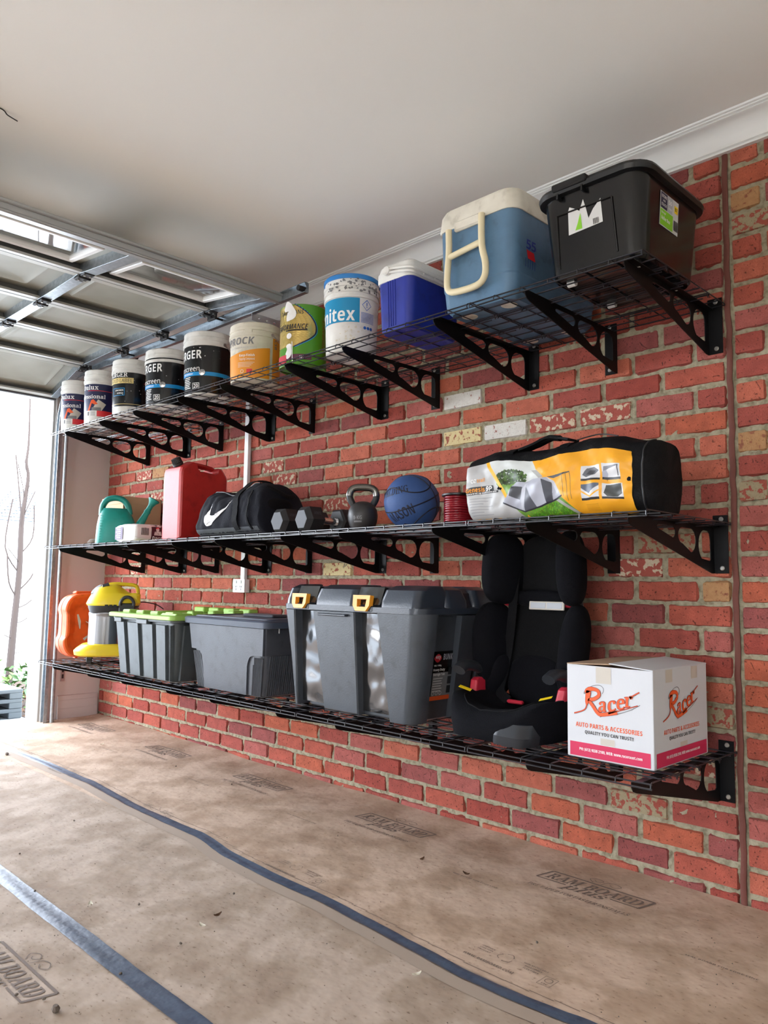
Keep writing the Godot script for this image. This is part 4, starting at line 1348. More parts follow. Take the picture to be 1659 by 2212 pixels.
func make_top_shelf() -> void:
	var y := TOP + 0.0025
	# two navy-labelled pails
	for k in 2:
		var at: Vector3 = [Vector3(-5.235, y, 0.515), Vector3(-4.862, y, 0.515)][k]
		var rt: float = [0.101, 0.105][k]
		var h := 0.352
		var o := bucket(["white lidded pail with navy label, first at the far left end of the top shelf", "white lidded pail with navy label, second from the left on the top shelf"][k], at, rt, rt * 0.9, h, M.white_plastic, M.white_plastic, 0.055, "navy labelled pails")
		var sk := skin(rt, rt * 0.9, h)
		var sk2 := skin(rt, rt * 0.9, h, 0.0016)
		var sk3 := skin(rt, rt * 0.9, h, 0.0022)
		var th := to_eye(at)
		var lb := words(o, "label", M.navy, sk, th, 0, rect(-0.3, 0.045, 0.31, 0.255, 60))
		part("label_band", lay(MB.new(), rect(-0.02, 0.045, 0.31, 0.082, 40), sk2.bind(Vector2(th, 0))), M.red_print, lb, 0)
		part("label_panel", lay(MB.new(), rect(-0.12, 0.045, -0.02, 0.082, 12), sk2.bind(Vector2(th, 0))), M.white_plastic, lb, 0)
		part("label_line", lay(MB.new(), rect(-0.09, 0.209, 0.31, 0.2125, 40), sk2.bind(Vector2(th, 0))), M.red_print, lb, 0)
		part("lettering", lay(MB.new(), ending(text("Dulux", "serifbold", 0.03, 0.125), rt), sk2.bind(Vector2(seen(at, -0.15), 0.233))), M.ink_white, lb, 0)
		part("lettering", lay(MB.new(), ending(text("Professional", "serifbold", 0.027, 0.225), rt), sk2.bind(Vector2(seen(at, 0.30), 0.174))), M.ink_white, lb, 0)
		var pic := MB.new()
		lay(pic, shape(PackedVector2Array([Vector2(-0.045, 0.10), Vector2(0.005, 0.075), Vector2(0.035, 0.125), Vector2(-0.015, 0.155)])), sk2.bind(Vector2(th, 0)))
		part("picture", pic, M.tape_clear, lb, 0)
		part("picture", lay(MB.new(), shape(PackedVector2Array([Vector2(-0.085, 0.082), Vector2(-0.07, 0.082), Vector2(-0.055, 0.13), Vector2(-0.035, 0.12), Vector2(-0.015, 0.125), Vector2(-0.045, 0.155), Vector2(-0.06, 0.15)])), sk3.bind(Vector2(th, 0))), M.ink_orange, lb, 0)
		part("picture", lay(MB.new(), rect(-0.055, 0.082, 0.005, 0.103, 6), sk3.bind(Vector2(th, 0))), M.ink_grey, lb, 0)
		var fine := MB.new()
		for i in 5:
			lay(fine, rect(-0.062, 0.05 + i * 0.006, -0.03, 0.0525 + i * 0.006, 4), sk3.bind(Vector2(th, 0)))
		lay(fine, rect(-0.085, 0.05, -0.072, 0.074, 2), sk3.bind(Vector2(th, 0)))
		part("small_print", fine, M.ink_grey, lb, 0)
		part("spout_plug", MB.new().add(MB.new().lathe([[0.006, 0], [0.006, 0.004]], 8), Transform3D(Basis(Vector3.UP, th) * Basis(Vector3.RIGHT, PI / 2), Vector3(sin(th), 0, cos(th)) * (rt * 0.985) + Vector3(0, h - 0.072, 0))), M.white_plastic, o)
	# black pail with a gold plate
	var at := Vector3(-4.466, y, 0.50)
	var rt := 0.119
	var h := 0.345
	var o := bucket("black pail with gold name plate and white base, third on the top shelf", at, rt, rt * 0.9, h, M.white_plastic, M.white_plastic, 0.06)
	var sk := skin(rt, rt * 0.9, h)
	var sk2 := skin(rt, rt * 0.9, h, 0.0018)
	var sk3 := skin(rt, rt * 0.9, h, 0.0026)
	var th := to_eye(at)
	var lb := words(o, "label", M.black_print, sk, th, 0, rect(-0.36, 0.05, 0.36, 0.265, 64))
	part("lettering", lay(MB.new(), ending(text("BERGER", "serifbold", 0.026, 0.15), rt), sk2.bind(Vector2(seen(at, -0.23), 0.243))), M.ink_white, lb, 0)
	var pl := part("name_plate", lay(MB.new(), ending(rect(-0.19, 0.190, 0.0, 0.224, 18), rt), sk2.bind(Vector2(seen(at, 0.08), 0))), M.gold_print, lb, 0)
	lay(MB.new(), PackedVector2Array(), sk3.bind(Vector2.ZERO))
	part("lettering", lay(MB.new(), ending(text("GOLD LABEL", "sans", 0.022, 0.165), rt), sk3.bind(Vector2(seen(at, 0.02), 0.207))), M.ink_black, lb, 0)
	part("blue_box", lay(MB.new(), ending(frame(-0.09, 0.115, 0.0, 0.162, 0.003, 8), rt), sk2.bind(Vector2(seen(at, -0.36), 0))), M.cyan_print, lb, 0)
	part("lettering", lay(MB.new(), moved(ending(text("LOW SHEEN", "sansbold", 0.009, 0.06), rt), Vector2(0, 0.148)), sk2.bind(Vector2(seen(at, -0.42), 0))), M.ink_white, lb, 0)
	part("lettering", lay(MB.new(), moved(ending(text("ACRYLIC", "sansbold", 0.009, 0.045), rt), Vector2(0, 0.13)), sk2.bind(Vector2(seen(at, -0.42), 0))), M.ink_white, lb, 0)
	part("label_line", lay(MB.new(), rect(-0.3, 0.062, 0.3, 0.0645, 40), sk2.bind(Vector2(th, 0))), M.gold_print, lb, 0)
	part("paint_speck", speckle(12, sk2, th, 0.1, 0.06, 0.24, 5), M.paint_drip, lb, 0)
	part("red_badge", lay(MB.new(), shape(PackedVector2Array([Vector2(0.075, 0.195), Vector2(0.14, 0.195), Vector2(0.11, 0.235)])), sk2.bind(Vector2(th, 0))), M.red_print, lb, 0)
	bail(o, rt, h - 0.075, th + 2.2, 0.05, M.white_plastic)
	# two black pails with the blue band
	for k in 2:
		at = [Vector3(-4.097, y, 0.455), Vector3(-3.691, y, 0.44)][k]
		rt = 0.137
		h = [0.338, 0.354][k]
		o = bucket(["black pail with bright blue band, the left one of the pair, beside the gold-plated pail", "black pail with bright blue band, the right one of the pair, beside the orange-labelled bucket"][k], at, rt, rt * 0.9, h, M.white_plastic, M.white_plastic, 0.055, "black pails with blue band")
		sk = skin(rt, rt * 0.9, h)
		sk2 = skin(rt, rt * 0.9, h, 0.0018)
		sk3 = skin(rt, rt * 0.9, h, 0.0026)
		th = to_eye(at)
		lb = words(o, "label", M.black_print, sk, th, 0, rect(-0.42, 0.012, 0.42, 0.28, 72))
		part("lettering", lay(MB.new(), ending(text("BERGER", "sansbold", 0.046, 0.205), rt), sk2.bind(Vector2(seen(at, -0.28), 0.222))), M.ink_white, lb, 0)
		part("lettering", lay(MB.new(), ending(text("solarscreen", "sans", 0.03, 0.2), rt), sk2.bind(Vector2(seen(at, -0.36), 0.145))), M.ink_white, lb, 0)
		part("blue_band", lay(MB.new(), rect(-0.42, 0.105, 0.42, 0.126, 72), sk2.bind(Vector2(th, 0))), M.cyan_print, lb, 0)
		part("silver_ball", MB.new().add(MB.new().lathe([[0.018, 0.0], [0.017, 0.002], [0.012, 0.0035], [0.0, 0.0045]], 20, Vector3.ZERO, false), Transform3D(Basis(Vector3.UP, seen(at, -0.25)) * Basis(Vector3.RIGHT, PI / 2), sk2.call(Vector2.ZERO, Vector2(seen(at, -0.25), 0.122)))), M.chrome, lb)
		part("lettering", lay(MB.new(), ending(text("WEATHERPROOF", "sansbold", 0.008, 0.075), rt), sk3.bind(Vector2(seen(at, -0.62), 0.1155))), M.ink_white, lb, 0)
		part("size_box", lay(MB.new(), frame(-0.02, 0.032, 0.02, 0.066, 0.003, 3), sk2.bind(Vector2(seen(at, -0.5), 0))), M.ink_white, lb, 0)
		part("lettering", lay(MB.new(), text("20", "sansbold", 0.021, 0.026), sk2.bind(Vector2(seen(at, -0.5), 0.049))), M.ink_white, lb, 0)
		var sp := MB.new()
		for i in 7:
			lay(sp, moved(rect(-0.05, 0, 0.0, 0.004, 6), Vector2(-0.004 * (i % 3), 0.095 - i * 0.0095)), sk2.bind(Vector2(seen(at, -0.72), 0)))
		part("small_print", sp, M.ink_white, lb, 0)
		part("paint_speck", speckle(12, sk2, th, 0.12, 0.03, 0.26, 11 + k), M.paint_drip, lb, 0)
		bail(o, rt, h - 0.07, th + 2.2, 0.09, M.screw)
	# plaster compound bucket, orange lower label
	at = Vector3(-3.239, y, 0.444)
	rt = 0.133
	h = 0.298
	o = bucket("old cream bucket with orange lower label, between the black pails and the green tin", at, rt, rt * 0.92, h, M.old_white, M.old_white, 0.045)
	sk = skin(rt, rt * 0.92, h)
	sk2 = skin(rt, rt * 0.92, h, 0.0018)
	th = to_eye(at)
	var wave := PackedVector2Array()
	for i in 40:
		var u := lerpf(-0.35, 0.075, i / 40.0)
		var v := lerpf(-0.35, 0.075, (i + 1) / 40.0)
		var yu := 0.135 + 0.035 * clampf((u + 0.13) / 0.2, 0, 1)
		var yv := 0.135 + 0.035 * clampf((v + 0.13) / 0.2, 0, 1)
		wave.append_array(PackedVector2Array([Vector2(u, 0.012), Vector2(v, 0.012), Vector2(v, yv), Vector2(u, 0.012), Vector2(v, yv), Vector2(u, yu)]))
	lb = words(o, "label", M.orange_print, sk, th, 0, wave)
	part("side_band", lay(MB.new(), rect(0.092, 0.012, 0.2, 0.225, 14), sk.bind(Vector2(th, 0))), M.orange_print, o, 0)
	part("lettering", lay(MB.new(), ending(text("GYPROCK", "sansbold", 0.036, 0.235, 0.12), rt), sk2.bind(Vector2(seen(at, -0.05), 0.2))), M.ink_grey, lb, 0)
	part("lettering", lay(MB.new(), ending(text("more than just plasterboard", "sans", 0.013, 0.16), rt), sk2.bind(Vector2(seen(at, 0.02), 0.165))), M.silver_print, lb, 0)
	part("lettering", lay(MB.new(), text("Easy-Finish", "sansbold", 0.017, 0.082), sk2.bind(Vector2(seen(at, -0.35), 0.124))), M.ink_white, lb, 0)
	part("lettering", lay(MB.new(), text("Topping Compound", "sans", 0.015, 0.082), sk2.bind(Vector2(seen(at, -0.35), 0.106))), M.ink_white, lb, 0)
	var sp := MB.new()
	for i in 4:
		lay(sp, rect(-0.045, 0.088 - i * 0.007, 0.045 - 0.008 * i, 0.0895 - i * 0.007, 8), sk2.bind(Vector2(seen(at, -0.38), 0)))
	lay(sp, ring2(Vector2(-0.02, 0.045), 0.009, 0.002), sk2.bind(Vector2(seen(at, -0.38), 0)))
	part("small_print", sp, M.ink_white, lb, 0)
	part("red_badge", lay(MB.new(), rect(0.005, 0.034, 0.034, 0.056, 3), sk2.bind(Vector2(seen(at, -0.38), 0))), M.red_print, lb, 0)
	part("lettering", lay(MB.new(), moved(text("CSR", "sansbold", 0.02, 0.05), Vector2.ZERO, -PI / 2), sk2.bind(Vector2(th + 0.115 / rt, 0.195))), M.ink_grey, lb, 0)
	part("lip_tear", MB.new().add(MB.new().box(Vector3(-0.02, 0, -0.002), Vector3(0.02, 0.03, 0.004), 0.002), Transform3D(Basis(Vector3.UP, th - 0.3), Vector3(sin(th - 0.3), 0, cos(th - 0.3)) * (rt - 0.002) + Vector3(0, h - 0.07, 0))), M.old_white, o)
	bail(o, rt, h - 0.06, th + 2.2, 0.08, M.screw)
	# green and gold paint tin without a lid, white drips
	at = Vector3(-2.832, y, 0.459)
	var r := 0.111
	h = 0.288
	o = thing("paint_tin", "green and gold metal paint tin with white paint runs, beside the blue-lidded pail", "paint tin", at)
	part("body", MB.new().lathe([[r - 0.006, 0.004], [r - 0.001, 0.0], [r + 0.0015, 0.003], [r, 0.008], [r, h - 0.008], [r + 0.0018, h - 0.004], [r, h], [r - 0.012, h], [r - 0.014, h - 0.02], [r - 0.014, 0.2]], 56), M.can_green, o, 30)
	sk = skin(r, r, h, 0.0008)
	sk2 = skin(r, r, h, 0.0016)
	sk3 = skin(r, r, h, 0.0026)
	th = to_eye(at)
	# gold field: a leaf shape that ends in a rounded point at the right
	var gold := []
	for i in 25:
		var t := i / 24.0
		var yy := lerpf(0.086, 0.288, t)
		var edge := 0.062 - 0.32 * pow(absf(t - 0.42), 2.0) * (1.0 if t > 0.42 else 1.9)
		gold.append(Vector2(edge, yy))
	var gt := PackedVector2Array()
	var rim := PackedVector2Array()
	var rim2 := PackedVector2Array()
	for i in 24:
		for s in 10:
			var a0 := lerpf(-0.17, gold[i].x, s / 10.0)
			var a1 := lerpf(-0.17, gold[i].x, (s + 1) / 10.0)
			var b0 := lerpf(-0.17, gold[i + 1].x, s / 10.0)
			var b1 := lerpf(-0.17, gold[i + 1].x, (s + 1) / 10.0)
			gt.append_array(PackedVector2Array([Vector2(a0, gold[i].y), Vector2(a1, gold[i].y), Vector2(b1, gold[i + 1].y), Vector2(a0, gold[i].y), Vector2(b1, gold[i + 1].y), Vector2(b0, gold[i + 1].y)]))
	rim = stroke(gold, [0.006])
	rim2 = stroke(gold.map(func(p): return p + Vector2(0.006, -0.002)), [0.0025])
	lb = words(o, "gold_field", M.can_gold, sk, th, 0, gt)
	part("border", lay(MB.new(), rim, sk2.bind(Vector2(th, 0))), M.navy_print, lb, 0)
	part("border", lay(MB.new(), rim2, sk2.bind(Vector2(th, 0))), M.cyan_print, lb, 0)
	part("lettering", lay(MB.new(), ending(text("TAUBMANS", "sansbold", 0.019, 0.125), r), sk2.bind(Vector2(seen(at, -0.02), 0.25))), M.ink_black, lb, 0)
	part("lettering", lay(MB.new(), ending(text("PERFORMANCE", "sansbold", 0.024, 0.19, 0.25), r), sk2.bind(Vector2(seen(at, 0.19), 0.182))), M.ink_black, lb, 0)
	part("lettering", lay(MB.new(), ending(stroke([Vector2(-0.11, 0), Vector2(0, 0.002)], [0.006]), r), sk2.bind(Vector2(seen(at, 0.16), 0.164))), M.ink_black, lb, 0)
	part("lettering", lay(MB.new(), moved(text("ENDURANCE", "sansbold", 0.016, 0.15), Vector2.ZERO, PI / 2), sk2.bind(Vector2(seen(at, 0.82), 0.155))), M.can_gold, lb, 0)
	part("maroon_band", lay(MB.new(), rect(-0.13, 0.024, 0.04, 0.05, 22), sk2.bind(Vector2(th, 0))), M.can_maroon, lb, 0)
	part("rose_panel", lay(MB.new(), rect(-0.16, 0.012, -0.085, 0.05, 10), sk3.bind(Vector2(th, 0))), M.can_rose, lb, 0)
	part("lettering", lay(MB.new(), text("10 L", "sansbold", 0.013, 0.025), sk3.bind(Vector2(seen(at, -0.05), 0.036))), M.ink_white, lb, 0)
	var drip := MB.new()
	var dl := smooth_path([Vector2(-0.10, 0.284), Vector2(-0.07, 0.27), Vector2(-0.06, 0.245), Vector2(-0.075, 0.225), Vector2(-0.088, 0.21)], 6)
	lay(drip, stroke(dl, [0.03, 0.045, 0.05, 0.05, 0.045, 0.042, 0.036, 0.034, 0.034, 0.036, 0.04, 0.044, 0.048, 0.05, 0.05, 0.048, 0.044, 0.04, 0.036, 0.03, 0.026, 0.02, 0.014, 0.008, 0.002]), sk3.bind(Vector2(th, 0)))
	lay(drip, disc(Vector2(-0.072, 0.138), 0.014), sk3.bind(Vector2(th, 0)))
	lay(drip, stroke(smooth_path([Vector2(-0.075, 0.1), Vector2(-0.07, 0.07), Vector2(-0.08, 0.03)], 5), [0.012, 0.026, 0.03, 0.026, 0.024, 0.026, 0.03, 0.034, 0.03, 0.02, 0.008]), sk3.bind(Vector2(th, 0)))
	lay(drip, stroke([Vector2(-0.055, 0.11), Vector2(-0.052, 0.04), Vector2(-0.05, 0.005)], [0.004]), sk3.bind(Vector2(th, 0)))
	part("paint_run", drip, M.paint_drip, o, 0).set_meta("kind", "stuff")
	var ear := MB.new()
	ear.add(MB.new().lathe([[0.013, 0], [0.012, 0.003], [0.006, 0.005], [0.005, 0.009], [0.0, 0.01]], 14), Transform3D(Basis(Vector3.UP, th + 1.15) * Basis(Vector3.RIGHT, PI / 2), Vector3(sin(th + 1.15), 0, cos(th + 1.15)) * r + Vector3(0, h - 0.05, 0)))
	part("handle_ear", ear, M.screw, o)
	# big white pail with a blue lid
	at = Vector3(-2.508, y, 0.446)
	rt = 0.124
	h = 0.342
	o = thing("paint_bucket", "tall white pail with chipped rings, bright blue lid and turquoise label", "bucket", at)
	part("body", MB.new().lathe([[0.106, 0.0], [0.112, 0.004], [0.1125, 0.02], [0.119, 0.238], [0.125, 0.240], [0.1255, 0.246], [0.119, 0.25], [0.1195, 0.262], [0.126, 0.264], [0.126, 0.275], [0.1205, 0.279], [0.121, 0.288], [0.127, 0.29], [0.127, 0.302], [0.121, 0.306], [0.122, 0.33]], 56), M.white_plastic, o, 30)
	part("lid", MB.new().lathe([[0.1265, 0.322], [0.1275, 0.326], [0.127, 0.338], [0.122, 0.344], [0.108, 0.345], [0.105, 0.337]], 56), M.lid_blue, o, 30)
	sk = skin(0.1225, 0.1125, 0.342)
	sk2 = skin(0.1225, 0.1125, 0.342, 0.0018)
	sk3 = skin(0.129, 0.129, 0.342, -0.0015)
	th = to_eye(at)
	lb = words(o, "label", M.teal_label, sk, th, 0, rect(-0.25, 0.128, 0.035, 0.236, 40))
	part("lettering", lay(MB.new(), ending(text("Unitex", "sansbold", 0.062, 0.225), rt), sk2.bind(Vector2(seen(at, 0.12), 0.165))), M.ink_white, lb, 0)
	var hz := MB.new()
	var dm := [Vector2(0, 0.023), Vector2(0.023, 0), Vector2(0, -0.023), Vector2(-0.023, 0), Vector2(0, 0.023)]
	lay(hz, moved(stroke(dm, [0.003]), Vector2(0, 0.208)), sk2.bind(Vector2(th + 0.58, 0)))
	lay(hz, moved(rect(-0.002, -0.002, 0.002, 0.012), Vector2(0, 0.208)), sk2.bind(Vector2(th + 0.58, 0)))
	lay(hz, disc(Vector2(0, 0.201), 0.0024, 10), sk2.bind(Vector2(th + 0.58, 0)))
	for k in 3:
		lay(hz, disc(Vector2(-0.012 + k * 0.017, 0.107), 0.0072, 14), sk2.bind(Vector2(th + 0.62, 0)))
	for i in 8:
		lay(hz, rect(-0.03, 0.172 - i * 0.006, 0.04, 0.174 - i * 0.006, 6), sk2.bind(Vector2(th + 0.6, 0)))
	part("hazard_print", hz, M.blue_print, lb, 0)
	part("scuff", speckle(60, sk3, th, 0.13, 0.262, 0.318, 21, 0.009), M.ink_grey, o, 0)
	part("stain", speckle(22, sk2, th, 0.07, 0.05, 0.11, 22, 0.008), M.old_white, o, 0)
	make_coolers()
	make_bin()

# small flakes of another colour on a round skin
func speckle(n: int, sk: Callable, th: float, reach: float, y0: float, y1: float, sd: int, size := 0.0032) -> MB:
	var r := RandomNumberGenerator.new()
	r.seed = sd
	var b := MB.new()
	for i in n:
		var c := Vector2(r.randf_range(-reach, reach), r.randf_range(y0, y1))
		var p := PackedVector2Array()
		var m := r.randf_range(0.3, 1.0) * size
		for k in 6:
			p.append(c + Vector2(m * r.randf_range(0.4, 1.3), 0).rotated(TAU * k / 6) * Vector2(1.0, r.randf_range(0.5, 1.2)))
		lay(b, shape(p), sk.bind(Vector2(th, 0)))
	return b

func make_coolers() -> void:
	var y := TOP + 0.0025
	# small cooler, end towards the room
	var o := thing("cooler", "small royal blue cooler with white lid and bail handle, left of the big blue-grey cooler", "cooler", Vector3(-2.1, y, 0.44))
	var b := MB.new()
	b.loft([MB.rr(0, 0.0, 0, 0.078, 0.142, 0.03), MB.rr(0, 0.012, 0, 0.086, 0.15, 0.032), MB.rr(0, 0.21, 0, 0.094, 0.158, 0.034)])
	part("body", b, M.cooler_blue, o, 30)
	var rb := MB.new()
	for i in 4:
		rb.tube([Vector3(-0.028 + i * 0.012, 0.02, 0.1495), Vector3(-0.03 + i * 0.013, 0.205, 0.157)], 0.0042, 6)
	part("rib", rb, M.cooler_blue, o)
	b = MB.new()
	b.loft([MB.rr(0, 0.205, 0, 0.098, 0.162, 0.034), MB.rr(0, 0.212, 0, 0.1, 0.164, 0.036), MB.rr(0, 0.243, 0, 0.1, 0.164, 0.036), MB.rr(0, 0.247, 0, 0.096, 0.16, 0.034), MB.rr(0, 0.268, 0, 0.092, 0.156, 0.034), MB.rr(0, 0.28, 0, 0.08, 0.144, 0.03)])
	part("lid", b, M.cooler_white, o, 28)
	rb = MB.new()
	for i in 4:
		rb.tube([Vector3(-0.045 + i * 0.018, 0.25, 0.155), Vector3(-0.045 + i * 0.018, 0.272, 0.148), Vector3(-0.045 + i * 0.018, 0.281, 0.13)], 0.0035, 6)
	part("lid_rib", rb, M.cooler_white, o)
	var hd := MB.new()
	for dy in [0.0, 0.015]:
		hd.tube(smooth_path([Vector3(-0.018, 0.236 + dy, 0.172), Vector3(0.06, 0.222 + dy, 0.174), Vector3(0.108, 0.212 + dy, 0.165), Vector3(0.113, 0.208 + dy, 0.12), Vector3(0.113, 0.206 + dy, -0.12), Vector3(0.108, 0.212 + dy, -0.165), Vector3(-0.018, 0.236 + dy, -0.172)], 5), 0.0045, 6)
	for i in 4:
		hd.tube([Vector3(0.113, 0.204, 0.10 - i * 0.065), Vector3(0.113, 0.224, 0.10 - i * 0.065)], 0.003, 6)
	for s in [-1.0, 1.0]:
		hd.tube([Vector3(-0.022, 0.243, s * 0.160), Vector3(-0.022, 0.243, s * 0.179)], 0.018, 16)
	part("handle", hd, M.white_plastic, o)
	var ft := MB.new()
	for p in [Vector2(-0.04, 0.1), Vector2(0.04, 0.1), Vector2(-0.04, -0.1), Vector2(0.04, -0.1)]:
		ft.lathe([[0.016, -0.0008], [0.018, 0.003]], 14, Vector3(p.x, 0, p.y))
	part("foot", ft, M.cooler_blue, o)
	# big cooler
	o = thing("cooler", "large blue-grey cooler with off-white lid and cream swing handle, beside the black bin", "cooler", Vector3(-1.69, y, 0.31))
	b = MB.new()
	b.loft([MB.rr(0, 0.0, 0, 0.145, 0.26, 0.04), MB.rr(0, 0.018, 0, 0.16, 0.278, 0.045), MB.rr(0, 0.085, 0, 0.165, 0.284, 0.046), MB.rr(0, 0.09, 0, 0.168, 0.287, 0.046), MB.rr(0, 0.32, 0, 0.176, 0.293, 0.05)])
	part("body", b, M.esky_blue, o, 24)
	b = MB.new()
	b.loft([MB.rr(0, 0.312, 0, 0.18, 0.297, 0.05), MB.rr(0, 0.32, 0, 0.182, 0.299, 0.052), MB.rr(0, 0.375, 0, 0.178, 0.294, 0.054), MB.rr(0, 0.392, 0, 0.17, 0.286, 0.056), MB.rr(0, 0.402, 0, 0.15, 0.266, 0.056), MB.rr(0, 0.404, 0, 0.1, 0.2, 0.05)])
	part("lid", b, M.esky_white, o, 34)
	part("handle_mount", MB.new().box(Vector3(-0.085, 0.292, 0.288), Vector3(0.045, 0.33, 0.306), 0.006), M.esky_white, o)
	var fr := smooth_path([Vector3(-0.1, 0.30, 0.314), Vector3(-0.098, 0.22, 0.314), Vector3(-0.105, 0.13, 0.314), Vector3(-0.102, 0.078, 0.314), Vector3(-0.07, 0.058, 0.314), Vector3(0.03, 0.056, 0.314), Vector3(0.066, 0.08, 0.314), Vector3(0.07, 0.13, 0.314), Vector3(0.054, 0.2, 0.314), Vector3(0.052, 0.315, 0.314)], 4)
	hd = MB.new()
	hd.tube(fr, 0.0125, 8, false, 1.0, Vector3.BACK)
	hd.tube([Vector3(-0.098, 0.195, 0.314), Vector3(0.052, 0.212, 0.314)], 0.0115, 8)
	part("swing_handle", hd, M.cream_plastic, o, 60)
	var side := func(p: Vector2, q: Vector2) -> Vector3: return Vector3(0.1695 + 0.008 * (q.y + p.y - 0.09) / 0.23 + 0.0012, q.y + p.y, q.x - p.x)
	part("moulded_numbers", lay(MB.new(), text("55", "sansbold", 0.034, 0.058), side.bind(Vector2(0.185, 0.2))), M.cooler_blue, o, 0)
	part("red_badge", lay(MB.new(), shape(PackedVector2Array([Vector2(-0.028, 0.016), Vector2(-0.018, -0.014), Vector2(0.028, -0.016), Vector2(0.018, 0.014)])), side.bind(Vector2(0.185, 0.163))), M.red_print, o, 0)
	var mk := MB.new()
	for i in 5:
		lay(mk, rect(-0.032 + i * 0.014, -0.016, -0.029 + i * 0.014, 0.016), side.bind(Vector2(0.185, 0.132)))
	part("moulded_lines", mk, M.cooler_blue, o, 0)
	ft = MB.new()
	for p in [Vector2(-0.09, 0.2), Vector2(0.09, 0.2), Vector2(-0.09, -0.2), Vector2(0.09, -0.2)]:
		ft.lathe([[0.03, -0.0008], [0.036, 0.006]], 16, Vector3(p.x, 0, p.y))
	part("foot", ft, M.esky_white, o)

